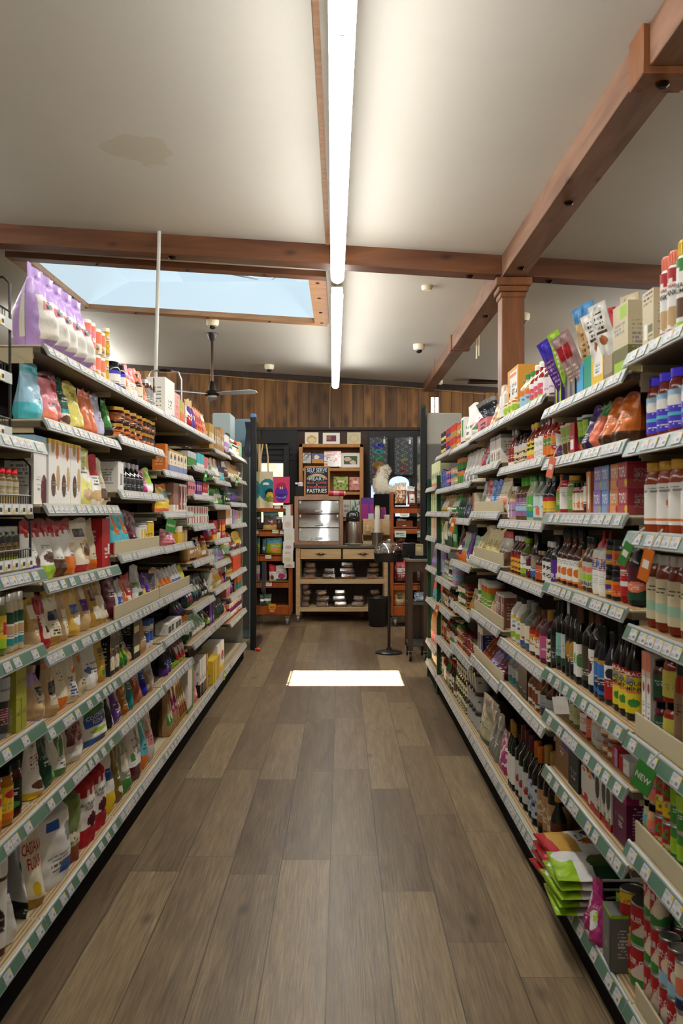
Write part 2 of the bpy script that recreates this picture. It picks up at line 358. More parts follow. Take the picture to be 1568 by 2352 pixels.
_TX = {}
def text_tris(txt):
    """outline of the words as triangles, centred, one unit high capital letters"""
    if txt in _TX: return _TX[txt]
    cu = bpy.data.curves.new('words', 'FONT'); cu.body = txt.replace('_', ' ').replace('/', '\n'); cu.align_x = 'CENTER'; cu.offset = .012; cu.resolution_u = 2
    cu.space_line = .9
    o = bpy.data.objects.new('words', cu); me = bpy.data.meshes.new_from_object(o)
    V = [(v.co.x, v.co.y) for v in me.vertices]; me.calc_loop_triangles()
    T = [tuple(t.vertices) for t in me.loop_triangles]
    bpy.data.objects.remove(o); bpy.data.curves.remove(cu); bpy.data.meshes.remove(me)
    xs = [p[0] for p in V]; ys = [p[1] for p in V]; cx = (min(xs) + max(xs)) / 2; cy = (min(ys) + max(ys)) / 2
    w = max(xs) - min(xs); h = max(ys) - min(ys)
    V = [((x - cx) / w, (y - cy) / h) for x, y in V]
    _TX[txt] = (V, T); return _TX[txt]

USED = set()
def tag(o, label, cat, group=None):
    n = len(re.findall(r"[A-Za-z0-9][A-Za-z0-9'-]*", label))
    if n > 16 or n < 4: print('LABEL LENGTH', n, label)
    if label in USED: print('LABEL TWICE', label)
    USED.add(label)
    o['label'] = label; o['category'] = cat
    if group: o['group'] = group
    return o
def thing(name, label, cat, loc=(0, 0, 0), rotz=0, group=None):
    o = bpy.data.objects.new(name, None); COL.objects.link(o); o.empty_display_size = .05
    o.location = loc; o.rotation_euler = (0, 0, rotz); return tag(o, label, cat, group)
def struct(o): o['kind'] = 'structure'; return o
def px(x, y, Y): return ((x - 784) / F * Y, Y, CAMZ - (y - 1176) / F * Y)

# ------------------------------------------------------------------ room shell
def zc(x): return 3.255 - .063 * x
XL, XR, YB, YF = -6.0, 5.5, 12.35, -3.0
def slab_ceiling():
    m = MB(); hx0, hx1, hy0, hy1 = -2.44, -.26, 7.02, 8.62
    xs = [XL, hx0, hx1, XR]; ys = [YF, hy0, hy1, YB + .3]
    for i in range(3):
        for j in range(3):
            if i == 1 and j == 1: continue
            a, b_, c, d = (xs[i], ys[j]), (xs[i + 1], ys[j]), (xs[i + 1], ys[j + 1]), (xs[i], ys[j + 1])
            m.quad(*[(p[0], p[1], zc(p[0])) for p in (a, d, c, b_)], 'white', 'ceiling')
            m.quad(*[(p[0], p[1], zc(p[0]) + .12) for p in (a, b_, c, d)], 'white', 'ceiling')
    return struct(m.build('ceiling'))
slab_ceiling()
m = MB(); m.quad((XL, YF, 0), (XR, YF, 0), (XR, YB + .3, 0), (XL, YB + .3, 0), 'white', 'floor'); struct(m.build('floor'))
m = MB(); m.box((XL - .1, YF, 0), (XL, YB, 3.8), 'white', 'wall_paint'); struct(m.build('wall_left'))
m = MB(); m.box((XR, YF, 0), (XR + .1, YB, 3.8), 'white', 'wall_paint'); struct(m.build('wall_right'))
m = MB(); m.box((XL, YF - .1, 0), (XR, YF, 3.8), 'white', 'wall_paint'); struct(m.build('wall_front'))
m = MB(); m.box((XL, YB, 2.55), (XR, YB + .12, 3.8), 'white', 'plank_wall'); struct(m.build('wall_back'))
m = MB(); m.box((XL, YB + .03, 0), (XR, YB + .12, 2.55), 'white', 'wall_dark'); struct(m.build('wall_back_lower'))
m = MB(); m.box((XL, YB - .03, 2.535), (XR, YB, 2.57), 'white', 'darkwood'); struct(m.build('trim_1'))
m = MB()
m.quad((XL, YB - .03, zc(XL) - .07), (XR, YB - .03, zc(XR) - .07), (XR, YB - .03, zc(XR)), (XL, YB - .03, zc(XL)), 'white', 'darkwood')
m.quad((XL, YB, zc(XL) - .07), (XR, YB, zc(XR) - .07), (XR, YB - .03, zc(XR) - .07), (XL, YB - .03, zc(XL) - .07), 'white', 'darkwood'); struct(m.build('trim_2'))

def slope_box(m, x0, x1, y0, y1, top, bot, mat):       # a timber that follows the ceiling's slope across the room
    P = [(x, y, zc(x) + dz) for dz in (bot, top) for y in (y0, y1) for x in (x0, x1)]
    b = m._pts(P)
    for q in ((0, 2, 3, 1), (4, 5, 7, 6), (0, 1, 5, 4), (2, 6, 7, 3), (0, 4, 6, 2), (1, 3, 7, 5)): m.face([b + k for k in q], 'white', mat)
m = MB(); slope_box(m, -5.9, 1.115, 6.2, 6.36, 0, -.135, 'beam_x'); slope_box(m, 1.28, 5.4, 6.2, 6.36, 0, -.135, 'beam_x')
tag(m.build('ceiling_beam'), 'red-brown timber beam crossing the ceiling behind the first tube lights', 'beam')
def fz(x): return zc(1.2) + x
m = MB(); m.box((1.115, 3.42, fz(-.14)), (1.28, 9.03, fz(0) + .02), 'white', 'beam_y', .004)
b1 = tag(m.build('ceiling_beam'), 'long timber beam running beside the aisle over the post', 'beam')
m = MB(); m.box((1.10, 3.26, fz(-.175)), (1.295, 3.42, fz(0) + .02), 'white', 'beam_z', .004); m.build('splice_block', b1)
m = MB(); m.box((1.10, 8.99, fz(-.145)), (1.295, 9.10, fz(0) + .02), 'white', 'beam_z', .004); m.build('splice_block', b1)
m = MB(); m.box((1.125, .2, fz(-.15)), (1.27, 3.26, fz(0) + .02), 'white', 'beam_y', .004)
tag(m.build('ceiling_beam'), 'timber beam running out of the top right corner, nearest the camera', 'beam')
m = MB(); m.box((1.13, 9.10, fz(-.115)), (1.265, 12.32, fz(0) + .02), 'white', 'beam_y', .004)
tag(m.build('ceiling_beam'), 'shallower timber beam end piece reaching the plank wall', 'beam')
m = MB(); m.box((1.28, 3.27, fz(-.17)), (5.3, 3.41, fz(-.04)), 'white', 'beam_x', .004)
tag(m.build('ceiling_beam'), 'short timber cross beam leaving the splice at the upper right edge', 'beam')
post = thing('timber_post', 'square orange-brown timber post carrying the crossing ceiling beams', 'post', (1.2, 6.32, 0))
m = MB(); m.box((-.08, -.08, 0), (.08, .08, 3.0), 'white', 'beam_z', .005); m.build('shaft', post)
m = MB()
for k, (a, z0, z1) in enumerate(((.09, 2.90, 2.94), (.105, 2.94, 2.98), (.125, 2.98, 3.035))): m.box((-a, -a, z0), (a, a, z1), 'white', 'beam_z', .006)
m.build('capital', post)
m = MB(); slope_box(m, -.108, -.082, .2, 6.18, .0, -.012, 'trimwood')
tag(m.build('ceiling_batten'), 'narrow paint-worn wooden batten on the ceiling left of the tube lights', 'batten')

# skylight
sk = thing('skylight', 'large rectangular skylight with brown timber frame and pale blue panes', 'skylight', (0, 0, 0))
def frame_bar(x0, x1, y0, y1, mat):
    m = MB(); slope_box(m, x0, x1, y0, y1, .03, -.045, mat); return m.build('frame_board', sk)
frame_bar(-2.6, -.12, 6.90, 7.02, 'beam_x'); frame_bar(-2.55, -.14, 8.62, 8.75, 'trimwood')
frame_bar(-2.6, -2.44, 7.02, 8.62, 'trimwood'); frame_bar(-.26, -.12, 7.02, 8.62, 'trimwood')
m = MB()                                             # milky dome: four sloping panes and a flat top, gap added to let the sun patch through
o = [(-2.44, 7.02), (-.26, 7.02), (-.26, 8.62), (-2.44, 8.62)]; i_ = [(-2.1, 7.3), (-.30, 7.3), (-.30, 8.60), (-2.1, 8.60)]
i_ = [(-2.05, 7.35), (-.29, 7.35), (-.29, 8.60), (-2.05, 8.60)]
for k in range(4):
    a, b_ = o[k], o[(k + 1) % 4]; c, d = i_[(k + 1) % 4], i_[k]
    m.quad((*a, zc(a[0]) + .002), (*b_, zc(b_[0]) + .002), (*c, 3.62), (*d, 3.62), 'white', 'skylight_pane')
hx0, hx1, hy0, hy1 = -1.52, -.43, 7.92, 8.60
Z = 3.62
for (x0, x1, y0, y1) in ((-2.05, hx0, 7.35, 8.60), (hx0, hx1, 7.35, hy0), (hx1, -.29, 7.35, 8.60)):
    m.quad((x0, y0, Z), (x1, y0, Z), (x1, y1, Z), (x0, y1, Z), 'white', 'skylight_pane')
m.build('dome', sk)
m = MB(); m.cyl((-1.46, 7.95, Z), (-.80, 8.5, Z), .012, n=6, col='silver'); m.cyl((-.66, 8.5, Z), (-.45, 8.1, Z), .012, n=6, col='silver'); m.build('vent_bar', sk)  # bars added across the gap to cast lines in the sun patch
for (x, y) in ((12, 573), (60, 592)): pass
def knob(x, y, z, r, label, g='dark screw plates on the timbers'):
    m = MB(); m.lathe([(0, -.018), (r * .55, -.018), (r, -.008), (r, 0)], 12, 'darkbrown', 'metal', (0, 0, 0))
    return tag(m.build('screw_plate', loc=(x, y, z)), label, 'screw plate', g)
knob(-1.19, 6.28, zc(-1.19) - .135, .028, 'dark metal screw plate under the cross beam beside the white pole')
knob(.90, 6.28, zc(.9) - .135, .026, 'dark metal screw plate under the cross beam left of the post')
knob(1.46, 6.28, zc(1.46) - .135, .026, 'dark metal screw plate under the cross beam right of the post')
knob(1.20, 4.72, fz(-.14), .026, 'dark metal screw plate midway under the long beam by the aisle')
knob(1.20, 5.98, fz(-.14), .026, 'dark metal screw plate under the long beam just before the post')
knob(1.20, 7.45, fz(-.14), .026, 'dark metal screw plate under the long beam behind the post')
knob(1.20, 3.34, fz(-.175), .026, 'dark metal screw plate under the splice block at upper right')
for i, (x, y) in enumerate(((-2.5, 7.25), (-2.49, 7.7), (-2.47, 8.2), (-2.46, 8.6), (-.19, 7.1), (-.19, 7.6), (-.19, 8.15), (-.19, 8.6), (-1.9, 6.96), (-1.2, 6.96), (-.6, 6.96), (-2.0, 8.69), (-1.3, 8.69), (-.7, 8.69))):
    m = MB(); m.lathe([(0, -.006), (.014, -.006), (.016, 0)], 8, 'darkbrown', 'metal'); m.build('screw_head', sk, (x, y, zc(x) - .045))

# tube lights
def tube_light(y0, y1, x0, x1, label, ends=(0, 0)):
    t = thing('tube_light', label, 'ceiling light', (x0, y0, 3.0), -math.atan2(x1 - x0, y1 - y0) , 'bright tube lights over the aisle')
    L = y1 - y0; R = .045
    m = MB(); m.cyl((0, 0, 0), (0, L, 0), R, n=24, col='white', mat='tube_glow')
    for e, y in zip(ends, (0, L)):
        if e: m.ell((0, y, 0), (R, R, R), 'white', 'tube_glow', 20, 12)
    m.build('diffuser', t)
    m = MB(); m.box((-.042, 0, R + .001), (.042, L, R + .02), 'white', 'painted'); m.build('housing', t)
    for y in (0, L):
        m = MB(); m.lathe([(R + .0004, 0), (R + .0015, .002), (R + .0004, .004)], 24, 'grey', 'plastic', caps=False); o = m.build('joint_ring', t, (0, y + (.002 if y == 0 else -.002), 0)); o.rotation_euler = (-math.pi / 2, 0, 0)
    for q in (.25, L - .25):
        m = MB(); m.cyl((0, q, R + .02), (0, q, .30), .003, n=6, col='silver'); m.build('hanger', t)
def lx(y): return .03 - .0095 * y
for y0, y1, w in ((1.32, 2.91, 'leaving the frame at its top edge'), (2.91, 4.50, 'next in the run after the one at the top edge'), (4.50, 6.08, 'ending just before the cross beam')):
    tube_light(y0, y1, lx(y0), lx(y1), 'white glowing tube light ' + w, (y0 == 6.60, y1 in (6.08, 11.26)))
for y0, y1, w in ((6.60, 8.13, 'just beyond the cross beam'), (8.13, 9.71, 'in the middle of the run beyond the cross beam'), (9.71, 11.26, 'last before the plank wall')):
    tube_light(y0, y1, lx(y0), lx(y1), 'white glowing tube light ' + w, (y0 == 6.60, y1 in (6.08, 11.26)))
# unseen tubes added as fill light over the neighbouring aisles, both sides
for sx, ys in ((-3.2, (-1.2, .6, 2.4, 4.2, 9.1, 10.7)), (3.0, (-1.2, .6, 2.4, 4.2, 6.8, 9.1, 10.7))):
    for k, y0 in enumerate(ys):
        t = thing('tube_light', 'tube light over the %s neighbouring aisle, %s in its line from the entrance' % ('left' if sx < 0 else 'right', ('first', 'second', 'third', 'fourth', 'fifth', 'sixth', 'seventh')[k]), 'ceiling light', (sx, y0, zc(sx) - .3))
        m = MB(); m.cyl((0, 0, 0), (0, 1.6, 0), .037, n=12, col='white', mat='tube_glow'); m.build('diffuser', t)
        for q in (.2, 1.4): m = MB(); m.cyl((0, q, .037), (0, q, .31), .004, n=6, col='silver'); m.build('hanger', t)

# ------------------------------------------------------------------ gondola shelving
XFL, XFR = .918, .731           # distance of the shelf fronts from the camera's axis
SIDE = {'L': (-1, XFL, .36), 'R': (1, XFR, .34)}
BAYS = {
 'L': [(1.83, 2.74, [1.61, 1.227, .996, .761, .505, .155]),
       (2.74, 3.655, [1.917, 1.689, 1.424, 1.182, .957, .725, .505, .155]),
       (3.655, 4.57, [1.917, 1.715, 1.489, 1.224, .957, .725, .505, .155]),
       (4.57, 5.48, [1.917, 1.618, 1.40, 1.22, .957, .735, .51, .155]),
       (5.48, 6.40, [1.917, 1.69, 1.51, 1.317, 1.09, .806, .585, .155]),
       (6.40, 7.31, [1.86, 1.64, 1.453, 1.195, 1.023, .834, .585, .155]),
       (7.31, 8.53, [1.896, 1.69, 1.48, 1.297, 1.068, .878, .696, .485, .155])],
 'R': [(1.36, 2.27, [1.80, 1.574, 1.349, 1.114, .839, .566, .155]),
       (2.27, 3.19, [1.765, 1.584, 1.394, 1.153, .845, .695, .497, .155]),
       (3.19, 4.10, [1.823, 1.60, 1.364, 1.129, .826, .625, .155]),
       (4.10, 5.01, [1.823, 1.635, 1.40, 1.153, .857, .60, .155]),
       (5.01, 5.93, [1.81, 1.574, 1.36, 1.09, .812, .536, .155]),
       (5.93, 6.84, [1.82, 1.57, 1.40, 1.16, .914, .711, .46, .155]),
       (6.84, 7.62, [1.60, 1.40, 1.20, .95, .68, .33, .155])]}
FENCE = {('L', 2, 3), ('L', 2, 4), ('L', 3, 4), ('R', 0, 4), ('R', 0, 5), ('R', 0, 6), ('R', 3, 2), ('R', 3, 3), ('R', 3, 4), ('R', 3, 5)}
ORD = ['top', 'second', 'third', 'fourth', 'fifth', 'sixth', 'seventh', 'eighth', 'ninth']
BN = ['nearest', 'second', 'third', 'fourth', 'fifth', 'sixth', 'farthest']
SN = {'L': 'left', 'R': 'right'}
def tag_mesh(kind):
    m = MB(); w, h = (.05, .027)
    m.box((-.0008, -w / 2, -h / 2), (.0008, w / 2, h / 2), '#cfcfd2', 'label')
    x = .0012
    def r(y0, z0, y1, z1, c): m.quad((x, y0 * w, z0 * h), (x, y1 * w, z0 * h), (x, y1 * w, z1 * h), (x, y0 * w, z1 * h), c, 'label')
    r(.26, .14, .48, .46, 'yellow')
    for k in range(7): r(-.44 + k * .05, -.38, -.42 + k * .05, -.16, 'grey')
    r(-.42, .16, -.05, .24, '#a8a8b0'); r(-.42, .30, .1, .38, '#a8a8b0')
    if kind: r(.05, -.30, .34, -.06, '#7c7c86')
    else: r(.0, -.34, .3, -.02, '#9a9aa4')
    return m.mesh('price_tag')
TAGM = None
def gondola(side, bi):
    global TAGM
    if TAGM is None: TAGM = [tag_mesh(k) for k in range(3)]
    sg, xf, dep = SIDE[side]; y0, y1, zs = BAYS[side][bi]
    rnd = random.Random(100 * bi + (7 if side == 'L' else 3))
    u = thing('shelving_unit', 'metal store shelving bay with price rails, %s bay on the %s of the aisle' % (BN[bi], SN[side]), 'shelving', (0, 0, 0), 0, 'shelving bays lining the aisle')
    X = lambda a: sg * (xf + a)         # a: distance behind the front edge
    teal = (side, bi) == ('R', 6)
    m = MB(); m.box((X(dep), y0, .0), (X(dep + .025), y1, max(zs) + (.05 if not teal else .2)), 'darkbrown', 'painted'); m.build('back_panel', u)
    for yy in (y0, y1):
        yy = min(max(yy, y0 + .012), y1 - .012)
        m = MB(); m.box((X(dep - .03), yy - .012, .02), (X(dep), yy + .012, max(zs) + .04), 'darkgreen' if teal else 'darkgrey', 'painted')
        if teal: m.box((X(.0), yy - .012, .0), (X(.03), yy + .012, max(zs) + .08), 'darkgreen', 'painted')
        m.build('upright', u)
    m = MB(); m.box((X(.017), y0, 0), (X(.03), y1, .125), '#0a0a0a', 'cloth'); m.build('kick_plate', u)
    for si, z in enumerate(zs):
        base = si == len(zs) - 1
        g = .0015
        m = MB(); m.box((X(.006), y0 + g, z - .010), (X(dep), y1 - g, z - .003), 'beige', 'painted', .002); m.box((X(.008), y0 + g, z - .028), (X(dep), y1 - g, z - .0101), '#6c6252', 'painted', .001)  # lower slab coloured darker: underside shade put into the beige paint
        for k in range(3): m.box((X(.015 + .012 * k), y0 + .01, z - .0035), (X(.021 + .012 * k), y1 - .01, z - .0015), 'kraft', 'painted')
        if not base: m.box((X(.03), y0 + .006, z - .045), (X(dep), y0 + .012, z - .02), 'beige', 'painted'); m.box((X(.03), y1 - .012, z - .045), (X(dep), y1 - .006, z - .02), 'beige', 'painted')
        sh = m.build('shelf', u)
        # price rail: tilted channel, its lower lip standing out into the aisle
        m = MB(); prof = [(0, .004), (-.004, .002), (-.019, -.034), (-.016, -.0365), (.002, -.004)]
        yy = (y0 + g, y1 - g)
        P = np.array([[(X(a), y, z + h) for (a, h) in prof + prof[:1]] for y in yy]); m.grid(P, '#aeb2b0', 'plastic', flip=sg < 0)
        for y in yy:
            b = m._pts([(X(a), y, z + h) for a, h in prof]); m.face([b + k for k in range(5)], '#aeb2b0', 'plastic')
        e = .0012
        t0, t1 = (-.0052 - e, -.001), (-.0178 - e, -.0305)
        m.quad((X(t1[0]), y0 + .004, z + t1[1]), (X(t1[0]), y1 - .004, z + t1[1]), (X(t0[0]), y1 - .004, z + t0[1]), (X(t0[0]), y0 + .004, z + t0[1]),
               ('#557a68' if z < 1.3 else '#7d948a') if bi < 2 else '#8b9690', 'plastic')  # upper inserts paler near the camera: glare put into the colour
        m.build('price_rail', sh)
        ya, yb = y0 + .03, y1 - .03
        if side == 'L' and bi == 0: ya = 2.4
        if side == 'R' and bi == 0: ya = 1.9
        dense = bi >= 2 or z > 1.3 or (side == 'R' and z > 1.1)
        y = ya + rnd.uniform(0, .03)
        tilt = math.atan2(.0126, .0295)
        while y < yb - .02:
            k = rnd.choice([0, 0, 1, 2]); o = bpy.data.objects.new('price_tag', TAGM[k]); COL.objects.link(o); o.parent = sh
            a = (t0[0] + t1[0]) / 2 - .0012
            o.location = (X(a), y, z + (t0[1] + t1[1]) / 2)
            o.rotation_euler = (0, -tilt, 0 if sg < 0 else math.pi)
            if sg > 0: o.rotation_euler = (0, tilt, 0); o.scale = (-1, -1, 1)
            y += .054 + (rnd.choice([0, 0, 0, .012, .03]) if dense else rnd.choice([0, .02, .045, .06, .09]))
        if (side, bi, si) in FENCE:
            m = MB(); m.box((X(.012), y0 + .01, z), (X(.018), y1 - .01, z + .055), 'beige', 'painted', .001); m.build('shelf_fence', sh)
    if (side, bi) == ('L', 6):
        m = MB(); m.box((X(.03), y1 + .002, 0), (X(dep + .02), y1 + .03, 1.88), 'grey', 'painted', .003); m.build('end_panel', u)
    if bi == 0 or bi == 1:
        m = MB(); m.box((X(.03), y0 + .0005, max(zs) - .06), (X(dep), y0 + .002, max(zs) - .012), 'beige', 'painted'); m.build('end_bracket', u)
for s_ in 'LR':
    for b_ in range(7): gondola(s_, b_)

# ------------------------------------------------------------------ printed designs
def hsh(a, b, s=0):
    x = np.sin(a * 127.1 + b * 311.7 + s * 74.7) * 43758.5453
    return x - np.floor(x)
def design(spec, U, V, seed=0):
    tok = spec.split(); base = np.array(C(tok[0])); R = np.ones(U.shape + (3,)) * base
    for t in tok[1:]:
        if t.startswith(('cap:', 'body:', 'L')): continue
        op = t[0]; a, c = t[1:].split(':')[:2]; c = np.array(C(c)); p = [float(x) / 100 for x in a.split(',')] if a else []
        if op == 'T': R[V > 1 - p[0]] = c
        elif op == 'B': R[V < p[0]] = c
        elif op == 'R': R[(U > p[0]) & (U < p[2]) & (V > p[1]) & (V < p[3])] = c
        elif op == 'E': R[((U - p[0]) / p[2]) ** 2 + ((V - p[1]) / p[3]) ** 2 < 1] = c
        elif op == 'Z': R[V > 1 - p[0] - .07 * (np.floor(U * 6) % 2)] = c
        elif op == 'D': R[(V - p[0]) > (U - .5) * p[1] * 2] = c
        elif op == 'N': R[hsh(np.floor(U * 9), np.floor(V * 11), seed) > 1 - (p[0] if p else .3)] = c
        elif op == 'X':
            rows = max(2, round((p[3] - p[1]) * 18)); ins = (U > p[0]) & (U < p[2]) & (V > p[1]) & (V < p[3])
            rr = np.floor((V - p[1]) / (p[3] - p[1]) * (2 * rows - 1)); cc = np.floor(U * 30)
            R[ins & (rr % 2 == 0) & (hsh(cc, rr, seed) > .33)] = c
    return R
def opt(spec, key, dflt):
    for t in spec.split():
        if t.startswith(key + ':'): return t.split(':')[1]
    return dflt
def letters(spec):
    for t in spec.split():
        if t.startswith('L') and t.count(':') == 2:
            a, c, w = t[1:].split(':'); yield [float(x) / 100 for x in a.split(',')], c, w
def autotext(spec, rnd):
    if ' X' in spec or ' L' in spec: return spec
    dark = sum(C(spec.split()[0])) < 1.0
    a = rnd.randint(18, 30); v = rnd.randint(14, 60)
    return spec + ' X%d,%d,%d,%d:%s X%d,%d,%d,%d:%s' % (a + 8, v, 92 - a, v + 9, 'white' if dark else '#6a6460', a, v + 14, 100 - a, v + 20, 'lightgrey' if dark else 'grey')

def P_pouch(w, d, h, spec, lod, seed, kind='pouch'):
    rnd = random.Random(seed); spec = autotext(spec, rnd)
    nu, nv = [(34, 56), (20, 32), (9, 13)][lod]
    u = np.linspace(0, 1, nu + 1)[:, None] * np.ones((1, nv + 1)); v = np.ones((nu + 1, 1)) * np.linspace(0, 1, nv + 1)[None, :]
    ph = rnd.uniform(0, 6.28); ph2 = rnd.uniform(0, 6.28); A = rnd.uniform(-.35, .35)
    ss = lambda a, b, x: np.clip((x - a) / (b - a), 0, 1) ** 2 * (3 - 2 * np.clip((x - a) / (b - a), 0, 1))
    if kind == 'pouch':
        f = (.82 + .2 * ss(0, .15, v)) * (1 - .97 * np.clip((v - .12) / .80, 0, 1) ** 1.25) + .03; p = .5
        wx = w * (1 - .03 * ss(.45, .8, v))
    elif kind == 'bag':
        f = (.6 + .45 * ss(0, .2, v)) * (1 - .96 * np.clip((v - .3) / .56, 0, 1) ** 1.4) + .04; p = .55
        wx = w * (1 - .16 * np.exp(-((v - .84) / .08) ** 2))
    elif kind == 'sack':
        f = (.94 + .1 * np.sin(v * 3.1)) * (1 - ss(.86, 1.0, v)) + .05; p = .22; wx = w * (1 - .04 * v)
    elif kind == 'flat':
        f = 1.0 * np.sin(np.pi * np.clip(v, .03, .97)) ** .5 + .04; p = .5; wx = w * np.ones_like(v)
    cr = .0025 * (np.sin(u * 9 + v * 7 + ph) + np.sin(u * 17 - v * 13 + ph2) * .6 + np.sin(v * 31 + u * 5 + ph) * .35)
    if kind == 'bag': cr = cr * 1.8
    side = np.sin(np.pi * u)
    t = d / 2 * f * np.maximum(side, 0) ** p
    edge = np.minimum(1, 6 * side)
    lean = (A * .02) * v ** 2 * h * 4
    x = (u - .5) * wx + .004 * np.sin(v * 6 + ph) ; z = v * h
    if kind in ('pouch', 'bag'): z = z + .006 * np.sin(u * 5 + ph) * (v > .9)
    Yf = -(t + cr * edge * (t > .004)) + lean; Yb = (t * .9 + .001) + lean
    m = MB()
    PF = np.stack([x, Yf, z], -1); PB = np.stack([x, Yb, z], -1)
    U = (u[:-1, :-1] + u[1:, 1:]) / 2; V = (v[:-1, :-1] + v[1:, 1:]) / 2
    mat = 'paper' if (kind == 'sack' or seed % 7 == 0) else 'film'
    m.grid(PF, design(spec, U, V, seed), mat)
    st = 3 if lod < 2 else 1
    idx = list(range(0, nv + 1, 2)) + ([nv] if nv % 2 else [])
    m.grid(PB[:, idx][:, :], design(spec, (u[:-1][:, idx][:, :-1]), (v[:-1][:, idx][:, :-1] + .02), seed) * .98, mat, flip=True)
    m.grid(np.stack([PF[:, 0], PB[:, 0]], 1), tuple(design(spec, np.array([[.5]]), np.array([[.01]]), seed)[0, 0]), mat, flip=True)
    m.grid(np.stack([PF[:, -1], PB[:, -1]], 1), tuple(design(spec, np.array([[.5]]), np.array([[.99]]), seed)[0, 0]), mat)
    for p_, c, wd in letters(spec):
        cu, cv, lw, lh = p_
        def fn(a, b_, cu=cu, cv=cv, lw=lw, lh=lh):
            uu = cu + a * lw; vv = cv + b_ * lh; i = min(max(uu * nu, 0), nu - 1e-4); j = min(max(vv * nv, 0), nv - 1e-4)
            i0, j0 = int(i), int(j); fi, fj = i - i0, j - j0
            q = PF[i0, j0] * (1 - fi) * (1 - fj) + PF[i0 + 1, j0] * fi * (1 - fj) + PF[i0, j0 + 1] * (1 - fi) * fj + PF[i0 + 1, j0 + 1] * fi * fj
            return (q[0], q[1] - .0022, q[2])
        m.text(wd, fn, c)
    return [(None, m)]

def P_box(w, d, h, spec, lod, seed):
    rnd = random.Random(seed); spec = autotext(spec, rnd)
    nu, nv = [(34, 54), (18, 28), (8, 12)][lod]; m = MB()
    def panel(o, du, dv, sp, a, b_, flip=False):
        U, V = np.meshgrid((np.arange(a) + .5) / a, (np.arange(b_) + .5) / b_, indexing='ij')
        P = np.array([[np.array(o) + np.array(du) * i / a + np.array(dv) * j / b_ for j in range(b_ + 1)] for i in range(a + 1)])
        m.grid(P, design(sp, U, V, seed), 'board', flip=flip)
    W, D = w / 2, d / 2
    panel((-W, -D, 0), (w, 0, 0), (0, 0, h), spec, nu, nv)
    base = spec.split()[0]; dark = sum(C(base)) < 1.0
    bands = ' '.join(t for t in spec.split()[1:] if t[0] in 'TB' and ':' in t)
    sd = '%s %s X18,25,82,75:%s' % (base, bands, 'lightgrey' if dark else 'grey')
    na_ = [26, 14, 6][lod]; panel((W, -D, 0), (0, d, 0), (0, 0, h), sd, na_, nv); panel((-W, -D, 0), (0, d, 0), (0, 0, h), sd, na_, nv, True)
    top = opt(spec, 'cap', None)
    if top is None:
        tt = [t for t in spec.split()[1:] if t[0] == 'T']; top = tt[0].split(':')[1] if tt else base
    m.quad((-W, -D, h), (W, -D, h), (W, D, h), (-W, D, h), top, 'board'); m.quad((-W, D, 0), (-W, D, h), (W, D, h), (W, D, 0), base, 'board')
    m.quad((-W, -D, 0), (-W, D, 0), (W, D, 0), (W, -D, 0), base, 'board')
    for p_, c, wd in letters(spec):
        cu, cv, lw, lh = p_
        m.text(wd, lambda a, b_: ((cu - .5 + a * lw) * w, -D - .0012, (cv + b_ * lh) * h), c)
    return [(None, m)]

def lathe_prod(w, h, spec, lod, seed, prof, lab, cap, capcol, bodymat='glass', capmat='plastic', labmat='label', full=False, taper=0):
    """body, cap and wrap-round label of a bottle, jar or can; prof in units of radius and height"""
    rnd = random.Random(seed); spec = autotext(spec, rnd); R = w / 2; n = [24, 16, 12][lod]
    body = MB(); bc = opt(spec, 'body', spec.split()[0])
    body.lathe([(r * R, z * h) for r, z in prof], n, bc, bodymat)
    out = [(None, body)]
    k = MB() if lod < 2 else body
    if lab:
        v0, v1 = lab; nz = [34, 20, 7][lod]; na = [72, 44, 16][lod]
        lm = MB() if lod < 2 else body
        rr = np.interp(np.linspace(v0, v1, nz + 1), [z for _, z in prof], [r for r, _ in prof]) * R * 1.015 + .0006
        a = -math.pi / 2 + (np.arange(na) + 0) / na * 2 * math.pi
        P = np.zeros((na, nz + 1, 3)); zz = np.linspace(v0, v1, nz + 1) * h
        for i in range(na): P[i, :, 0] = rr * math.cos(a[i]); P[i, :, 1] = rr * math.sin(a[i]); P[i, :, 2] = zz
        ua = (((np.arange(na) + .5) / na) * 2 + .5) % 1
        U = ua[:, None] * np.ones((1, nz)); V = np.ones((na, 1)) * ((np.arange(nz) + .5) / nz)[None, :]
        lm.grid(P, design(spec, U, V, seed), labmat, wrap=True)
        for p_, c, wd in letters(spec):
            cu, cv, lw, lh = p_
            for rep in ((0, 1) if lod == 0 else (0,)):
                def fn(x, y):
                    th = -math.pi / 2 + rep * math.pi + ((cu - .5) + x * lw) * math.pi; z = v0 + (cv + y * lh) * (v1 - v0)
                    r = np.interp(z, [q[1] for q in prof], [q[0] for q in prof]) * R * 1.015 + .0016
                    return (r * math.cos(th), r * math.sin(th), z * h)
                lm.text(wd, fn, c)
        if lod < 2: out.append(('label', lm))
    if cap:
        cm = MB() if lod < 2 else body
        cm.lathe([(r * R, z * h) for r, z in cap], n, capcol, capmat)
        if lod == 0 and capmat == 'plastic' and len(cap) < 5:   # ribs of a screw cap
            r0 = cap[0][0] * R; 
            for i in range(18):
                th = i / 18 * 2 * math.pi; cm.box((r0 * math.cos(th) - .0008, r0 * math.sin(th) - .0008, cap[0][1] * h + .001), (r0 * math.cos(th) + .0008, r0 * math.sin(th) + .0008, cap[1][1] * h - .001), capcol, capmat)
        if lod < 2: out.append(('cap' if 'lid' not in (capmat,) else 'lid', cm))
    return out
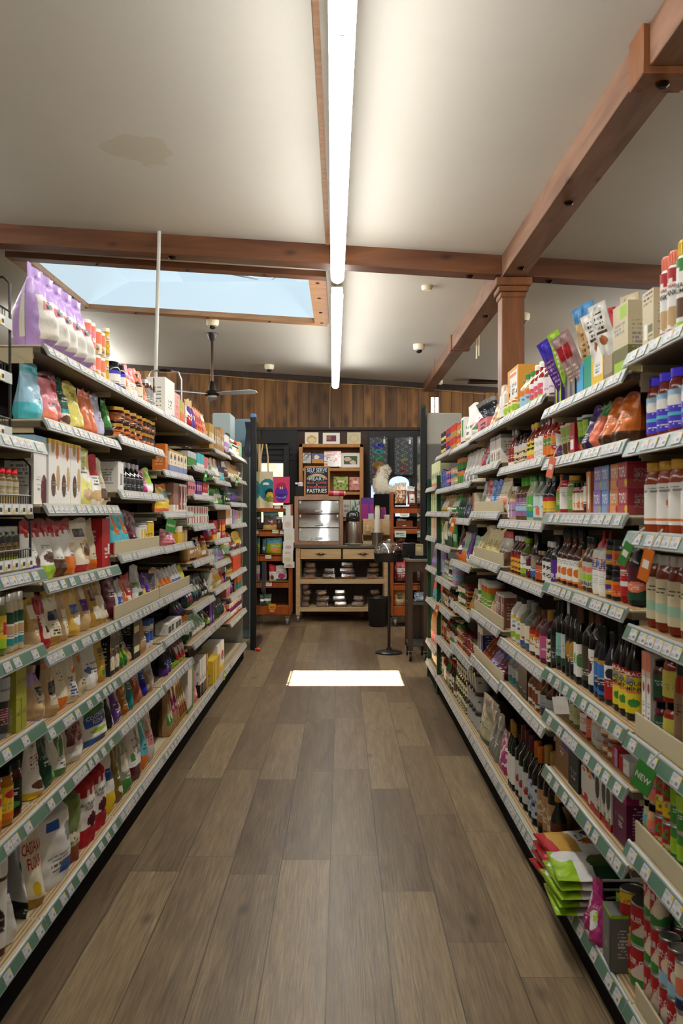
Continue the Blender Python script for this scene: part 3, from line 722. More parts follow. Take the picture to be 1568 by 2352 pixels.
SH = {
 'jr': ([(.86, 0), (.98, .02), (1, .06), (1, .72), (.93, .80), (.80, .855), (.80, .90)], (.12, .68), [(.86, .86), (.86, .985), (.80, 1), (0, 1)], 'metal'),
 'sj': ([(.88, 0), (1, .04), (1, .68), (.92, .76), (.9, .82)], (.14, .62), [(.95, .78), (.95, .98), (.9, 1), (0, 1)], 'metal'),
 'bt': ([(.88, 0), (1, .02), (1, .56), (.92, .63), (.55, .74), (.42, .80), (.40, .90)], (.08, .54), [(.46, .87), (.46, .985), (.40, 1), (0, 1)], 'plastic'),
 'hb': ([(.9, 0), (1, .02), (1, .48), (.9, .56), (.5, .66), (.36, .74), (.34, .9)], (.06, .46), [(.42, .84), (.40, .985), (.36, 1), (0, 1)], 'plastic'),
 'wb': ([(.9, 0), (1, .015), (1, .60), (.95, .66), (.6, .73), (.36, .80), (.33, .92)], (.10, .52), [(.38, .78), (.38, .99), (.33, 1), (0, 1)], 'plastic'),
 'sq': ([(.95, 0), (1, .03), (1, .62), (.9, .70), (.55, .74)], (.06, .62), [(.6, .73), (.55, .78), (.22, .86), (.12, 1), (0, 1)], 'plastic'),
 'cn': ([(.97, 0), (1, .02), (1, .035), (.965, .05), (.965, .95), (1, .965), (1, .985), (.95, 1), (.93, .985)], (.055, .945), None, 'metal'),
 'tb': ([(.96, 0), (1, .01), (1, .88), (.98, .90)], (.03, .87), [(.98, .885), (.98, .985), (.92, 1), (0, 1)], 'plastic'),
 'cp': ([(.72, 0), (.74, .02), (.98, .95), (1, .96), (1, .98)], (.03, .93), [(1.04, .955), (1.04, .985), (1.0, 1), (0, 1)], 'label'),
 'tu': ([(.86, 0), (.88, .02), (1, .82)], (.08, .78), [(1.05, .82), (1.05, .98), (1, 1), (0, 1)], 'plastic'),
 'tp': ([(.97, 0), (1, .01), (1, .80), (.8, .84), (.8, .845)], (.02, .80), [(.86, .84), (.84, .985), (.76, 1), (0, 1)], 'plastic'),
 'jg': ([(.9, 0), (1, .03), (1, .62), (.9, .70), (.5, .84), (.45, .9)], (.10, .58), [(.5, .87), (.5, .985), (.44, 1), (0, 1)], 'plastic'),
}
NAMES = {'pc': ('food_pouch', 'pouch'), 'bg': ('plastic_food_bag', 'bag'), 'sk': ('flour_sack', 'sack'), 'fp': ('flat_packet', 'packet'), 'lp': ('long_packet', 'packet'), 'bx': ('food_carton', 'carton'),
         'jr': ('glass_jar', 'jar'), 'sj': ('squat_jar', 'jar'), 'bt': ('sauce_bottle', 'bottle'), 'hb': ('hot_sauce_bottle', 'bottle'), 'wb': ('oil_bottle', 'bottle'), 'sq': ('squeeze_bottle', 'bottle'),
         'cn': ('tin_can', 'can'), 'tb': ('canister', 'canister'), 'tp': ('breadcrumb_tube', 'tube'), 'cp': ('noodle_cup', 'cup'), 'tu': ('tub', 'tub'), 'jg': ('jug', 'jug'), 'tr': ('display_tray', 'display tray')}
def tray_prod(w, d, h, spec, lod, seed):
    m = MB(); W, D = w / 2, d / 2; c = spec.split()[0]; t = .002
    U, V = np.meshgrid((np.arange(10) + .5) / 10, (np.arange(8) + .5) / 8, indexing='ij')
    P = np.array([[(-W + w * i / 10, -D, h * j / 8) for j in range(9)] for i in range(11)])
    m.grid(P, design(autotext(spec, random.Random(seed)), U, V, seed), 'board')
    for p_, c_, wd in letters(spec): m.text(wd, lambda a, b_: ((p_[0] - .5 + a * p_[2]) * w, -D - .0012, (p_[1] + b_ * p_[3]) * h), c_)
    m.box((-W, -D + .0005, 0), (W, -D + t, h * .99), c, 'board'); m.box((-W, D - t, 0), (W, D, h * 1.1), c, 'board'); m.box((-W, -D, 0), (-W + t, D, h), c, 'board'); m.box((W - t, -D, 0), (W, D, h), c, 'board'); m.box((-W, -D, 0), (W, D, t), c, 'board')
    return [(None, m)]
def make_product(ty, w, d, h, spec, lod, seed):
    if ty == 'pc': return P_pouch(w, d, h, spec, lod, seed, 'pouch')
    if ty == 'bg': return P_pouch(w, d, h, spec, lod, seed, 'bag')
    if ty == 'sk': return P_pouch(w, d, h, spec, lod, seed, 'sack')
    if ty in ('lp', 'fp'): return P_pouch(w, d, h, spec, lod, seed, 'flat')
    if ty == 'bx': return P_box(w, d, h, spec, lod, seed)
    if ty == 'tr': return tray_prod(w, d, h, spec, lod, seed)
    prof, lab, cap, cm = SH[ty]
    capc = opt(spec, 'cap', {'jr': 'gold', 'sj': 'gold', 'cn': 'silver'}.get(ty, 'black'))
    bm = {'cn': 'metal', 'tb': 'board', 'tp': 'board', 'cp': 'label', 'tu': 'plastic', 'sq': 'plastic'}.get(ty, 'glass')
    if ty == 'cn' and opt(spec, 'body', None) is None: spec = spec + ' body:silver'
    if ty in ('tb', 'tp', 'cp', 'tu') and opt(spec, 'body', None) is None: spec += ' body:white'
    return lathe_prod(w, h, spec, lod, seed, prof, lab, cap, capc, bm, cm)
CACHE = {}; NPROD = 0
def place_product(ty, w, d, h, spec, lod, seed, loc, yaw, label, group, pitch=0):
    """first of its kind builds the meshes; every further one copies the thing and each of its parts"""
    global NPROD
    key = (ty, round(w, 3), round(d, 3), round(h, 3), spec, lod, seed)
    nm, cat = NAMES[ty]
    if key not in CACHE:
        parts = make_product(ty, w, d, h, spec, lod, seed)
        root = parts[0][1].build(nm); kids = [p.build(n_, root) for n_, p in parts[1:]]
        CACHE[key] = (root, kids)
    else:
        r0, k0 = CACHE[key]; root = r0.copy(); COL.objects.link(root)
        for k in k0:
            c = k.copy(); COL.objects.link(c); c.parent = root
    root.location = loc; root.rotation_euler = (pitch, 0, yaw)
    if 'group' in root: del root['group']
    tag(root, label, cat, group); NPROD += 1
    return root
SEEDN = 0
NTH = ['first', 'second', 'third', 'fourth', 'fifth', 'sixth', 'seventh', 'eighth', 'ninth', 'tenth', 'eleventh', 'twelfth']
NUM = {2: 'two', 3: 'three', 4: 'four', 5: 'five', 6: 'six', 7: 'seven', 8: 'eight', 9: 'nine', 10: 'ten', 11: 'eleven', 12: 'twelve'}
DEPTH = {'pc': .085, 'bg': .12, 'sk': .10, 'bx': .07, 'fp': .03, 'lp': .03, 'tr': .16}
LOOKS = {}
def run(side, bi, si, y0, y1, ty, n, h, look, spec, k=1, rows=1, d=None, yaw=None, back=.026, lod=None, dz=0, wf=.95, pitch=0, jit=1):
    """n facings of one product between y0 and y1 on shelf si of bay bi; k high, rows deep"""
    global SEEDN
    if ty in SH and (y1 - y0) / n > .118: n = math.ceil((y1 - y0) / .105)
    SEEDN += 1; sg, xf, dep = SIDE[side]; z = BAYS[side][bi][2][si] + dz; ym = (y0 + y1) / 2
    rnd = random.Random(SEEDN * 13 + 5)
    if lod is None: lod = 0 if ym < 3.3 else (1 if ym < 5.0 else 2)
    kk = (side, bi, si, look)
    if kk in LOOKS: look = look + ' further back'
    LOOKS[(side, bi, si, look)] = 1
    if si: h = min(h, (BAYS[side][bi][2][si - 1] - z - .05) / k)
    w = (y1 - y0) / n * wf; lathe = ty in SH; dd = d or (w if lathe else DEPTH[ty])
    face = math.pi / 2 if side == 'L' else -math.pi / 2
    where = '%s shelf, %s %s bay' % (ORD[si], BN[bi], SN[side])
    for r in range(rows):
        for j in range(k):
            for i in range(n):
                yy = y0 + (i + .5) * (y1 - y0) / n
                if lathe: base = .85 if yaw is None else yaw
                else: base = (rnd.uniform(.02, .16) if ty in ('pc', 'bg', 'sk') else rnd.uniform(-.02, .03)) if yaw is None else yaw
                a = base + (rnd.uniform(-.25, .25) if lathe else 0) * jit
                a = face + (-a if side == 'L' else a)
                xx = sg * (xf + back + dd / 2 + r * (dd + .004) + rnd.uniform(0, .006) * jit)
                st = '' if k == 1 else (['lower ', 'upper '] if k == 2 else ['lowest ', 'middle ', 'top ', 'topmost '])[j]
                if rows == 2 and r == 1: st = 'rear ' + st
                if rows == 3 and r: st = ('rear ' if r == 1 else 'rearmost ') + st
                lab = st + look + ', ' + ('' if n == 1 else '%s of %s, ' % (NTH[i], NUM[n])) + where
                grp = None
                if n * k * rows > 1: grp = '%s on the %s' % (look, where)
                place_product(ty, w, dd, h, spec, lod, SEEDN, (xx, yy, z + j * (h + .0005)), a, lab, grp, pitch)
CROP = {'A': (0, .2551), 'D': (250, .2296), 'F': (1168, .2551), 'H': (1168, .2985), 'I': (960, .1913)}
def row(side, bi, si, crop, *items):
    ox, s = CROP[crop]; sg, xf, dep = SIDE[side]; Y0, Y1, zs = BAYS[side][bi]
    for it in items:
        p = it.split('|'); ty = p[0]; a, b_ = [float(q) for q in re.findall(r'(?:^|(?<=-))-?[\d.]+', p[1])]
        ya, yb = sorted((xf + .03) * F / abs(784 - (ox + q * s)) for q in (a, b_))
        lo = {('L', 0): 2.25, ('R', 0): 1.75}.get((side, bi), Y0 + .006)
        ya = max(ya, lo); yb = min(yb, Y1 - .006)
        if yb - ya < .03: print('short run', side, bi, si, it[:40], ya, yb); continue
        kw = {}
        if len(p) > 6:
            for q in p[6].split(): kk, vv = q.split('='); kw[kk] = int(vv) if kk in ('k', 'rows', 'lod') else float(vv)
        run(side, bi, si, ya, yb, ty, int(p[3]), float(p[2]), p[4], p[5], **kw)

# ------------------------------------------------------------------ goods on the left shelves
# nearest left bay: only its far end is in the frame
row('L', 0, 2, 'A', 'jr|-60-90|.165|2|white-lidded seasoning jar with yellow label|yellow cap:white body:herb B30:lime R60,40,100,80:red|back=.03', 'jr|90-220|.17|3|white-lidded jar with green label|white cap:white body:beige T35:darkgreen B22:teal E50,45,60,14:tan')
row('L', 0, 3, 'A', 'tu|-60-110|.17|1|grey-lidded clear tub with dark label|darkgrey cap:silver body:grey T25:lightgrey X10,20,80,60:pink', 'bx|122-220|.10|2|small yellow-green flax carton|#a8a832 L50,55,70,14:olive:FLAX|k=2 back=.02 d=.06')
row('L', 0, 4, 'A', 'jr|-60-150|.165|2|black-capped honey mustard jar with yellow label|yellow cap:black body:honey B22:orange E75,75,22,14:red', 'jr|150-235|.16|1|dark jar with black label|black cap:darkgrey body:amber E50,20,20,10:green')
row('L', 0, 5, 'A', 'tu|-90-90|.27|2|white-lidded clear tub of brown seeds|white cap:white body:brown T12:white E40,40,30,20:darkbrown')
# second left bay
row('L', 1, 0, 'A', 'bg|372-805|.27|5|purple-ended marshmallow bag|#f0ece2 T36:lilac R0,0,13,100:lilac R87,0,100,100:lilac B13:lilac R22,46,62,58:pink R30,49,70,57:ink E70,24,9,5:skyblue X34,51,66,56:white|d=.15 wf=1.05 back=.0',
    'tb|800-880|.105|1|pink and red drink powder tub|pink T18:coral B12:coral cap:white X15,30,80,50:white|k=2', 'tb|882-965|.10|1|red and white drink powder tub|coral B45:cream cap:white E40,20,30,22:tan|k=2', 'tb|968-1050|.115|1|yellow patterned biscuit tub|yellow B10:gold cap:cream E50,70,30,12:cream N20:gold|k=2')
row('L', 1, 1, 'A', 'pc|300-432|.195|1|light blue and grey granola pouch|skyblue B28:turquoise S T18:turquoise'.replace(' S ', ' '), 'pc|440-590|.195|1|pink baking mix pouch|pink B28:coral R60,0,100,80:red T12:maroon', 'pc|595-662|.18|1|dark teal pouch with nut picture|teal T60:darkgreen B30:cream E50,18,40,10:brown',
    'pc|665-785|.19|1|yellow baking mix pouch|#d8cc62 B10:gold X25,60,80,80:olive', 'pc|788-895|.19|2|coral orange flour pouch|#e07c50 T20:coral B10:orange', 'pc|898-968|.18|1|pale lavender pouch|#b4b0cc B12:grey', 'pc|970-1085|.195|1|green and black pouch|green B22:ink R20,40,80,70:#7fb46a')
row('L', 1, 2, 'A', 'bx|300-425|.235|1|tall white cereal carton with blue top|white T10:skyblue E80,20,25,24:maroon|d=.09', 'bx|428-722|.225|3|white cracker carton with yellow drips|white T8:yellow E35,90,16,10:gold E72,84,14,14:orange E40,30,20,18:brown E80,42,16,20:tan|d=.06',
    'pc|728-860|.22|1|pale yellow puffed snack pouch|#e6e27a E60,55,22,14:white E60,20,30,10:tan', 'pc|862-940|.20|1|red-topped nut pouch|white T40:red E50,20,40,12:tan', 'pc|942-1030|.19|1|cream pouch with brown nut window|beige E50,25,40,14:brown')
row('L', 1, 3, 'A', 'pc|285-400|.20|1|red and white oat pouch with purple base|white Z22:red B26:purple E70,34,30,10:brown', 'pc|402-538|.20|1|red and white oat pouch with green base|white Z22:red B24:lime E60,36,34,9:brown', 'pc|540-625|.20|1|red and white oat pouch with brown base|white Z24:red B30:brown', 'pc|627-725|.20|1|red and white oat pouch with orange base|white Z20:red B32:orange E60,48,24,10:tan',
    'pc|727-845|.205|1|cream pouch with porridge bowl|cream R15,66,65,80:ink B14:red E65,40,32,20:tan E65,40,22,13:brown', 'pc|847-905|.19|1|beige oat pouch with orange base|beige B20:orange', 'bx|907-1040|.20|1|plain red carton|red R70,25,95,45:white|d=.12')
row('L', 1, 4, 'A', 'pc|330-395|.195|1|golden flour pouch with clear window|gold T10:yellow B40:tan R20,60,90,85:cream', 'pc|397-480|.19|1|red flour pouch with white label|red R30,20,90,62:cream R45,30,75,42:ink', 'pc|482-588|.195|1|cream flour pouch with dark blue label|cream B16:gold R20,46,85,64:navy T10:yellow X25,20,60,40:darkgrey',
    'pc|590-645|.19|1|clear grain pouch with cream label|tan R25,10,75,60:cream', 'pc|647-770|.195|1|yellow corn meal pouch with blue band|#e0b84a R30,45,80,62:blue E60,30,28,10:white', 'pc|772-850|.195|1|clear bean pouch with purple label|tan R20,40,80,66:purple R30,66,80,90:cream', 'pc|852-925|.19|1|yellow pouch with maroon label|gold R20,55,85,80:maroon R25,15,80,45:cream', 'pc|927-1015|.195|1|golden pouch with white label and face|gold R12,8,90,62:cream E50,35,12,8:ink')
row('L', 1, 5, 'A', 'bg|300-465|.215|1|lilac-ended clear bag of beans|tan T30:lilac B14:lilac R45,40,95,62:cream R50,50,85,64:ink E80,20,14,8:teal|d=.11', 'pc|467-560|.20|1|clear bag of orange lentils|tan T14:orange R20,40,80,60:ink R20,20,80,38:cream', 'pc|562-640|.19|1|cream pouch with orange base|cream B22:orange', 'pc|642-730|.21|1|pale pouch with round orange fruit|cream E65,62,18,9:orange X20,10,50,50:blue', 'pc|732-800|.21|1|tan pouch with orange fruit|beige E60,70,20,9:orange', 'pc|802-905|.20|1|shiny white pouch with blue mark|white E30,40,16,6:blue', 'pc|907-1005|.20|1|mustard yellow pouch|#cfa93a R30,60,80,72:olive E50,20,20,8:green')
row('L', 1, 6, 'A', 'pc|310-420|.19|1|white almond flour pouch with nut picture|white B12:yellow E55,24,40,9:brown X20,55,80,75:red', 'pc|422-510|.185|1|glossy dark green pouch|darkgreen T10:green E60,30,10,30:#58a850', 'pc|512-642|.19|1|white coconut pouch with green label|white B16:green R30,38,75,80:green', 'pc|648-800|.18|1|clear pouch of coconut flakes with red label|#c9c2b4 R8,36,92,78:maroon R20,78,90,95:darkgreen E50,12,60,12:white L50,60,70,26:pink:COCONUT/FLAKES',
    'pc|803-990|.19|1|white coconut flour pouch with blue label|white T16:darkgrey B12:blue R15,38,92,66:blue E50,72,40,10:green E55,26,30,5:lime L53,52,66,20:white:COCONUT/FLOUR')
row('L', 1, 7, 'A', 'pc|60-330|.31|1|large silver-grey cassava flour bag with black base|#c5c6c6 T12:grey B18:ink E40,52,10,5:darkgreen E70,28,30,10:white X30,84,75,92:ink X30,5,60,11:white|d=.14 yaw=.5', 'pc|332-440|.27|1|white cassava flour pouch with red lettering|cream B10:gold E40,22,12,8:yellow L52,60,84,30:red:CASSAVA/FLOUR|yaw=.35 d=.11',
    'sk|445-640|.26|1|big white paper flour sack with blue square|#e9e7e2 R20,72,50,84:blue R52,10,90,26:blue E80,60,14,14:grey|d=.14 yaw=.25', 'sk|645-745|.25|1|beige and green paper flour sack|beige D40,30:#7c8a50 B24:#8a4a30 R15,30,80,42:cream|d=.12 yaw=.2', 'sk|750-965|.255|2|red and white all purpose flour sack|white Z20:red B24:red E58,36,22,10:maroon L45,58,66,12:maroon:ALL_PURPOSE/FLOUR|d=.12 yaw=.2', 'pc|972-1035|.26|1|blue and white flour pouch with yellow base|white B30:yellow R20,50,80,70:blue', 'pc|1040-1120|.26|1|olive brown paper pouch|#7a6a34 R10,55,90,90:#8a7840 E50,20,18,6:cream')
row('L', 0, 5, 'A', 'pc|95-150|.29|1|blue-topped paper bag|blue B50:white')
# third left bay
row('L', 2, 0, 'A', 'jr|1055-1150|.125|2|black-lidded supplement jar|white cap:black body:ink T22:violet B20:purple', 'pc|1165-1260|.15|2|orange and pink pouch on top|orange T40:pink B30:cream', 'bt|1262-1300|.14|1|small dark bottle with cream label|cream cap:black body:amber')
row('L', 2, 0, 'D', 'pc|316-395|.16|2|orange packet leaning|orange B30:coral T30:coral', 'jr|400-455|.14|2|silver-lidded cocoa jar|grey cap:silver body:brown', 'bt|458-560|.165|2|syrup bottle with white label|white cap:black body:brown')
row('L', 2, 1, 'A', 'sj|1085-1300|.07|4|gold-lidded spread jar with orange label|orange cap:gold body:amber N30:darkbrown|k=2', 'sj|1305-1480|.07|4|gold-lidded pumpkin butter jar|#3a2a20 cap:gold body:amber R20,20,70,60:orange|k=2')
row('L', 2, 2, 'A', 'bx|1060-1110|.125|1|plain white carton with picture|white R40,20,80,60:grey|d=.1', 'hb|1115-1300|.135|5|slim black vanilla bottle with silver top|ink cap:silver body:black T20:darkgrey', 'pc|1303-1350|.12|1|magenta pouch|magenta', 'pc|1352-1400|.13|1|lime green pouch|lime B40:white', 'pc|1402-1460|.12|1|orange and white pouch|orange E50,40,40,22:white')
row('L', 2, 3, 'A', 'pc|1065-1185|.18|2|turquoise snack pouch with orange label|turquoise R25,45,60,95:orange B26:red', 'pc|1188-1265|.18|1|maroon pouch|maroon', 'cn|1270-1330|.11|1|silver tin with yellow stripe|white R60,10,95,90:yellow', 'cn|1335-1420|.13|1|white and yellow speckled tin|white R50,5,80,100:yellow N12:grey')
row('L', 2, 4, 'A', 'pc|1020-1100|.16|1|maroon and clear pouch|maroon R50,10,90,60:lightgrey', 'pc|1102-1135|.15|1|blue and silver pouch|blue T50:silver', 'pc|1137-1172|.14|1|orange and blue pouch|orange B30:navy', 'pc|1174-1235|.16|1|red pouch with white mark|red R15,15,50,40:white', 'pc|1237-1305|.19|1|silver pouch with green band and tree|silver R0,48,100,60:#7a9a5a B34:white E50,24,24,12:darkgreen', 'pc|1308-1345|.14|1|yellow pouch with purple edge|yellow T50:purple', 'pc|1347-1390|.14|1|purple pouch|purple', 'bx|1392-1465|.13|1|grey and tan carton|grey B50:tan')
row('L', 2, 5, 'A', 'bx|990-1080|.18|2|black and yellow chocolate carton|ink R10,10,90,40:cream N18:gold', 'pc|1082-1160|.17|2|green pouch with leaf picture|green T60:darkgreen E50,40,30,14:lime', 'pc|1162-1200|.10|1|pink and tan pouch|pink B50:tan', 'bx|1202-1262|.10|1|black and yellow drink carton|ink R10,30,90,60:paleyellow|k=2', 'pc|1265-1330|.19|1|tall kraft envelope|kraft', 'tu|1332-1395|.14|1|blue-lidded white baking tub|white cap:blue body:white R10,20,90,70:blue', 'bx|1398-1560|.06|5|small white chocolate box|white R10,15,90,75:darkgrey|back=.012')
row('L', 2, 6, 'A', 'pc|1002-1035|.18|1|black pouch with white stripe|ink R40,0,60,100:white', 'pc|1037-1110|.18|1|purple pouch|purple E60,60,20,14:lilac', 'pc|1112-1180|.17|1|glossy amber pouch|#b5701c', 'pc|1182-1215|.17|1|teal pouch|teal', 'pc|1217-1300|.175|1|rust orange pouch|#a8481c', 'pc|1302-1340|.17|1|bright blue pouch|#2a2ab8 T50:blue', 'pc|1342-1400|.16|1|light brown pouch|#9c8064')
row('L', 2, 6, 'D', 'pc|395-492|.16|1|grey and white pouch with brown base|lightgrey B20:tan', 'pc|494-585|.16|1|white pouch with blue base|white B16:blue E50,50,20,30:ink')
row('L', 2, 7, 'A', 'pc|1125-1195|.24|1|green and white almond pouch|#9aa088 B24:green R20,40,80,70:cream', 'pc|1200-1300|.27|1|white pouch with dark cherry base|white B24:maroon R55,40,100,100:grey E30,40,12,6:green', 'pc|1302-1345|.26|1|turquoise and orange pouch|turquoise B26:orange', 'pc|1350-1440|.24|1|clear pouch with pink label|#c9c0b4 R25,30,80,60:pink')
row('L', 2, 7, 'D', 'pc|500-560|.24|1|tan paper rice bag|kraft R40,40,60,50:olive', 'pc|562-610|.2|1|cream pouch with purple label|kraft R40,10,90,40:purple')
run('L', 2, 7, 3.67, 3.78, 'pc', 1, .26, 'blue and white flour pouch with yellow base', 'white B30:yellow R20,50,80,70:blue'); run('L', 2, 7, 3.79, 3.90, 'pc', 1, .27, 'olive brown paper pouch', '#7a6a34 R10,55,90,90:#8a7840 E50,20,18,6:cream')
run('L', 2, 1, 3.665, 3.73, 'pc', 1, .17, 'green and black pouch', 'green B22:ink R20,40,80,70:#7fb46a')
# fourth left bay
row('L', 3, 0, 'D', 'bx|560-650|.21|1|tall white carton leaning on the pole|white R60,0,100,12:blue|d=.1', 'bx|652-708|.165|1|pink carton with orange text|#e2a8a0 X20,10,80,90:coral|d=.1', 'bx|710-755|.14|2|thin lime and orange carton|orange T50:lime R60,0,100,100:coral', 'bx|757-800|.13|2|white and orange thin carton|white R0,0,40,100:orange')
row('L', 3, 1, 'D', 'bx|560-585|.15|1|orange carton edge|orange', 'bx|600-800|.13|5|cream tea carton with coloured base|cream B36:#8a94c0 E50,70,30,10:brown T6:gold', 'bx|802-825|.13|1|cream tea carton with purple base|cream B36:purple')
row('L', 3, 2, 'D', 'pc|545-640|.155|1|yellow pouch with teal and pink art|yellow T16:orange E60,60,30,14:turquoise B12:coral', 'bx|642-700|.165|1|mauve brown carton with white edge|#9a7468 B26:white E50,20,18,8:coral', 'bx|702-840|.165|3|brown and white cocoa carton|#9a5a50 T8:white B8:white R80,0,100,100:white E40,60,30,12:maroon')
row('L', 3, 3, 'D', 'pc|560-635|.085|1|small pink pouch|pink R40,0,60,80:magenta|back=.0', 'bx|640-692|.10|2|small yellow packet|yellow T30:cream|back=.0', 'bx|700-820|.085|3|small tan paper packet|tan T20:brown')
row('L', 3, 4, 'D', 'pc|470-545|.15|1|kraft paper bag|kraft', 'pc|555-650|.13|3|small silver pouch with orange picture|silver B20:red E50,50,36,22:orange', 'pc|655-740|.13|3|small silver pouch with blue mark|silver E50,30,36,20:blue', 'pc|742-828|.12|3|small yellow and green pouch|#c8c03a B30:green')
row('L', 3, 5, 'D', 'bx|560-700|.06|4|small white chocolate box|white R10,15,90,75:darkgrey|back=.012', 'bg|702-840|.14|3|dark glossy candy bag|ink E50,60,40,14:purple R20,10,80,30:orange')
row('L', 3, 6, 'D', 'pc|575-645|.16|2|purple and blue candy pouch|ink B26:purple E50,40,30,10:blue', 'pc|648-690|.16|2|black and green pouch|ink B20:lime', 'pc|692-815|.16|3|green and red pouch with label|red T30:darkgreen B14:lime R20,40,80,60:white')
row('L', 3, 7, 'D', 'pc|612-660|.26|2|kraft pouch with green label|kraft R10,20,90,44:green', 'pc|662-710|.26|2|kraft pouch with magenta label|kraft R10,40,90,66:magenta', 'pc|712-860|.24|4|kraft grain pouch with brown label|#c09a50 R10,14,90,40:#8a4018 T10:brown', 'bx|862-900|.28|1|large green-sided white carton|white R0,0,50,100:green|d=.16')
# random mixed goods for the small far rows
PALS = {'mix': 'white cream tan green red orange yellow purple blue brown teal pink', 'kraft': 'kraft tan cream brown gold olive white', 'candy': 'red orange pink purple yellow white brown mint', 'green': 'green lime white darkgreen mint cream', 'dark': 'ink brown maroon purple navy darkgreen',
        'jar': 'red sauce gold green cream white orange', 'tea': 'white cream mint green skyblue lilac tan'}
NOUN = {'pc': 'pouch', 'bx': 'carton', 'bg': 'bag', 'jr': 'jar', 'bt': 'bottle', 'cn': 'can', 'tb': 'canister', 'lp': 'long packet', 'sj': 'squat jar', 'fp': 'packet', 'cp': 'cup'}
def filler(side, bi, si, types, pal, y0=None, y1=None, hmax=.2, k=1, seed=0):
    Y0, Y1, zs = BAYS[side][bi]; y = (y0 or Y0) + .012; yend = (y1 or Y1) - .012
    rnd = random.Random(1000 * bi + 50 * si + (9 if side == 'L' else 4) + seed); T = types.split(); Pl = PALS[pal].split()
    gap = (zs[si - 1] - zs[si] - .03) if si else .3
    while yend - y > .05:
        ty = rnd.choice(T); n = rnd.choice([2, 3, 3, 4]); w = {'pc': .09, 'bx': .075, 'bg': .11, 'jr': .072, 'bt': .068, 'cn': .078, 'tb': .08, 'lp': .05, 'sj': .08, 'fp': .08, 'cp': .09}[ty] * rnd.uniform(.85, 1.15)
        if y + n * w > yend: n = max(1, int((yend - y) / w))
        if n == 0: break
        c1 = rnd.choice(Pl); c2 = rnd.choice([c for c in Pl if c != c1] + ['white']); c3 = rnd.choice(['white', 'cream', 'ink', 'red', 'green', 'gold'])
        if c2 == c1: c2 = 'black'
        feat = rnd.choice(['base', 'top', 'label', 'spot'])
        op = {'base': 'B%d:%s' % (rnd.randint(22, 40), c2), 'top': 'T%d:%s' % (rnd.randint(20, 40), c2), 'label': 'R15,%d,85,%d:%s' % (rnd.randint(25, 40), rnd.randint(55, 75), c2), 'spot': 'E50,%d,32,16:%s' % (rnd.randint(35, 65), c2)}[feat]
        h = min(gap * rnd.uniform(.68, .92), hmax * rnd.uniform(.85, 1.05)) / (k if ty not in ('pc', 'bg') else 1)
        look = '%s %s with %s %s' % (c1, NOUN[ty], c2, feat)
        spec = '%s %s E%d,%d,14,8:%s' % (c1, op, rnd.randint(30, 70), rnd.randint(20, 80), c3)
        if ty in ('jr', 'bt', 'sj'): spec += ' body:%s cap:%s' % (rnd.choice(['sauce', 'amber', 'honey', 'ink', 'green']), rnd.choice(['gold', 'black', 'white', 'red', 'green']))
        if (side, bi, si, look) in LOOKS: continue
        run(side, bi, si, y, y + n * w, ty, n, h, look, spec, k=k if ty not in ('pc', 'bg', 'bt', 'lp') else 1)
        y += n * w + rnd.choice([.0, .004, .02])
filler('L', 4, 0, 'pc bg pc', 'mix', hmax=.2); filler('L', 5, 0, 'pc bx', 'kraft', hmax=.2); filler('L', 6, 0, 'bx bt cn', 'tea', hmax=.17)
run('L', 4, 1, 5.50, 5.85, 'bx', 4, .09, 'small green bouillon carton', 'green T40:silver'); run('L', 4, 1, 5.86, 6.15, 'bx', 4, .10, 'small turquoise carton', 'turquoise B30:white'); run('L', 4, 1, 6.16, 6.37, 'bx', 3, .09, 'small pink carton', 'pink T20:coral')
filler('L', 4, 2, 'bx', 'candy', hmax=.09); run('L', 4, 3, 5.50, 6.35, 'bx', 8, .06, 'white and red nougat box', 'white R30,10,60,90:red B20:mint', k=2)
filler('L', 4, 4, 'pc jr', 'kraft', hmax=.14); filler('L', 4, 5, 'bg pc', 'dark', hmax=.18)
filler('L', 4, 6, 'pc bg', 'green', hmax=.15); run('L', 4, 7, 5.50, 5.72, 'bx', 1, .3, 'white carton with green side', 'white B10:green R70,0,100,100:green', d=.14); run('L', 4, 7, 5.74, 5.95, 'pc', 1, .27, 'bright pink pouch', 'pink E50,50,30,30:magenta'); filler('L', 4, 7, 'pc bx', 'kraft', y0=5.97, hmax=.26)
run('L', 5, 1, 6.42, 6.64, 'pc', 2, .16, 'green and silver pouch', 'green T20:silver'); run('L', 5, 1, 6.66, 6.98, 'pc', 2, .165, 'white pouch with red and yellow stripe', 'white R65,0,100,100:coral R55,0,66,100:yellow'); run('L', 5, 1, 7.0, 7.29, 'pc', 2, .165, 'navy pouch with turquoise base', 'navy B45:turquoise E50,30,20,10:coral')
for i, pal in ((2, 'green'), (3, 'candy'), (4, 'tea'), (5, 'candy'), (6, 'dark')): filler('L', 5, i, 'pc bx', pal, hmax=.15)
run('L', 5, 7, 6.42, 6.75, 'bx', 5, .17, 'yellow and black tall box', 'yellow R60,0,90,100:ink', back=.0); run('L', 5, 7, 6.8, 7.2, 'bx', 2, .22, 'white carton with red splash', 'white E50,50,40,20:red B20:yellow', d=.12)
for i, (pal, ty) in enumerate([('kraft', 'pc'), ('dark', 'pc'), ('tea', 'bx lp'), ('candy', 'pc bg'), ('candy', 'pc bx'), ('mix', 'pc bx'), ('candy', 'bg pc')]):
    filler('L', 6, i + 1, ty, pal, hmax=.16) if i != 4 else None
run('L', 6, 5, 7.33, 7.75, 'pc', 3, .15, 'yellow pouch with black label', 'yellow R15,30,85,60:ink'); run('L', 6, 5, 7.78, 8.4, 'bx', 4, .16, 'bright orange carton', '#f05a30 T20:coral')
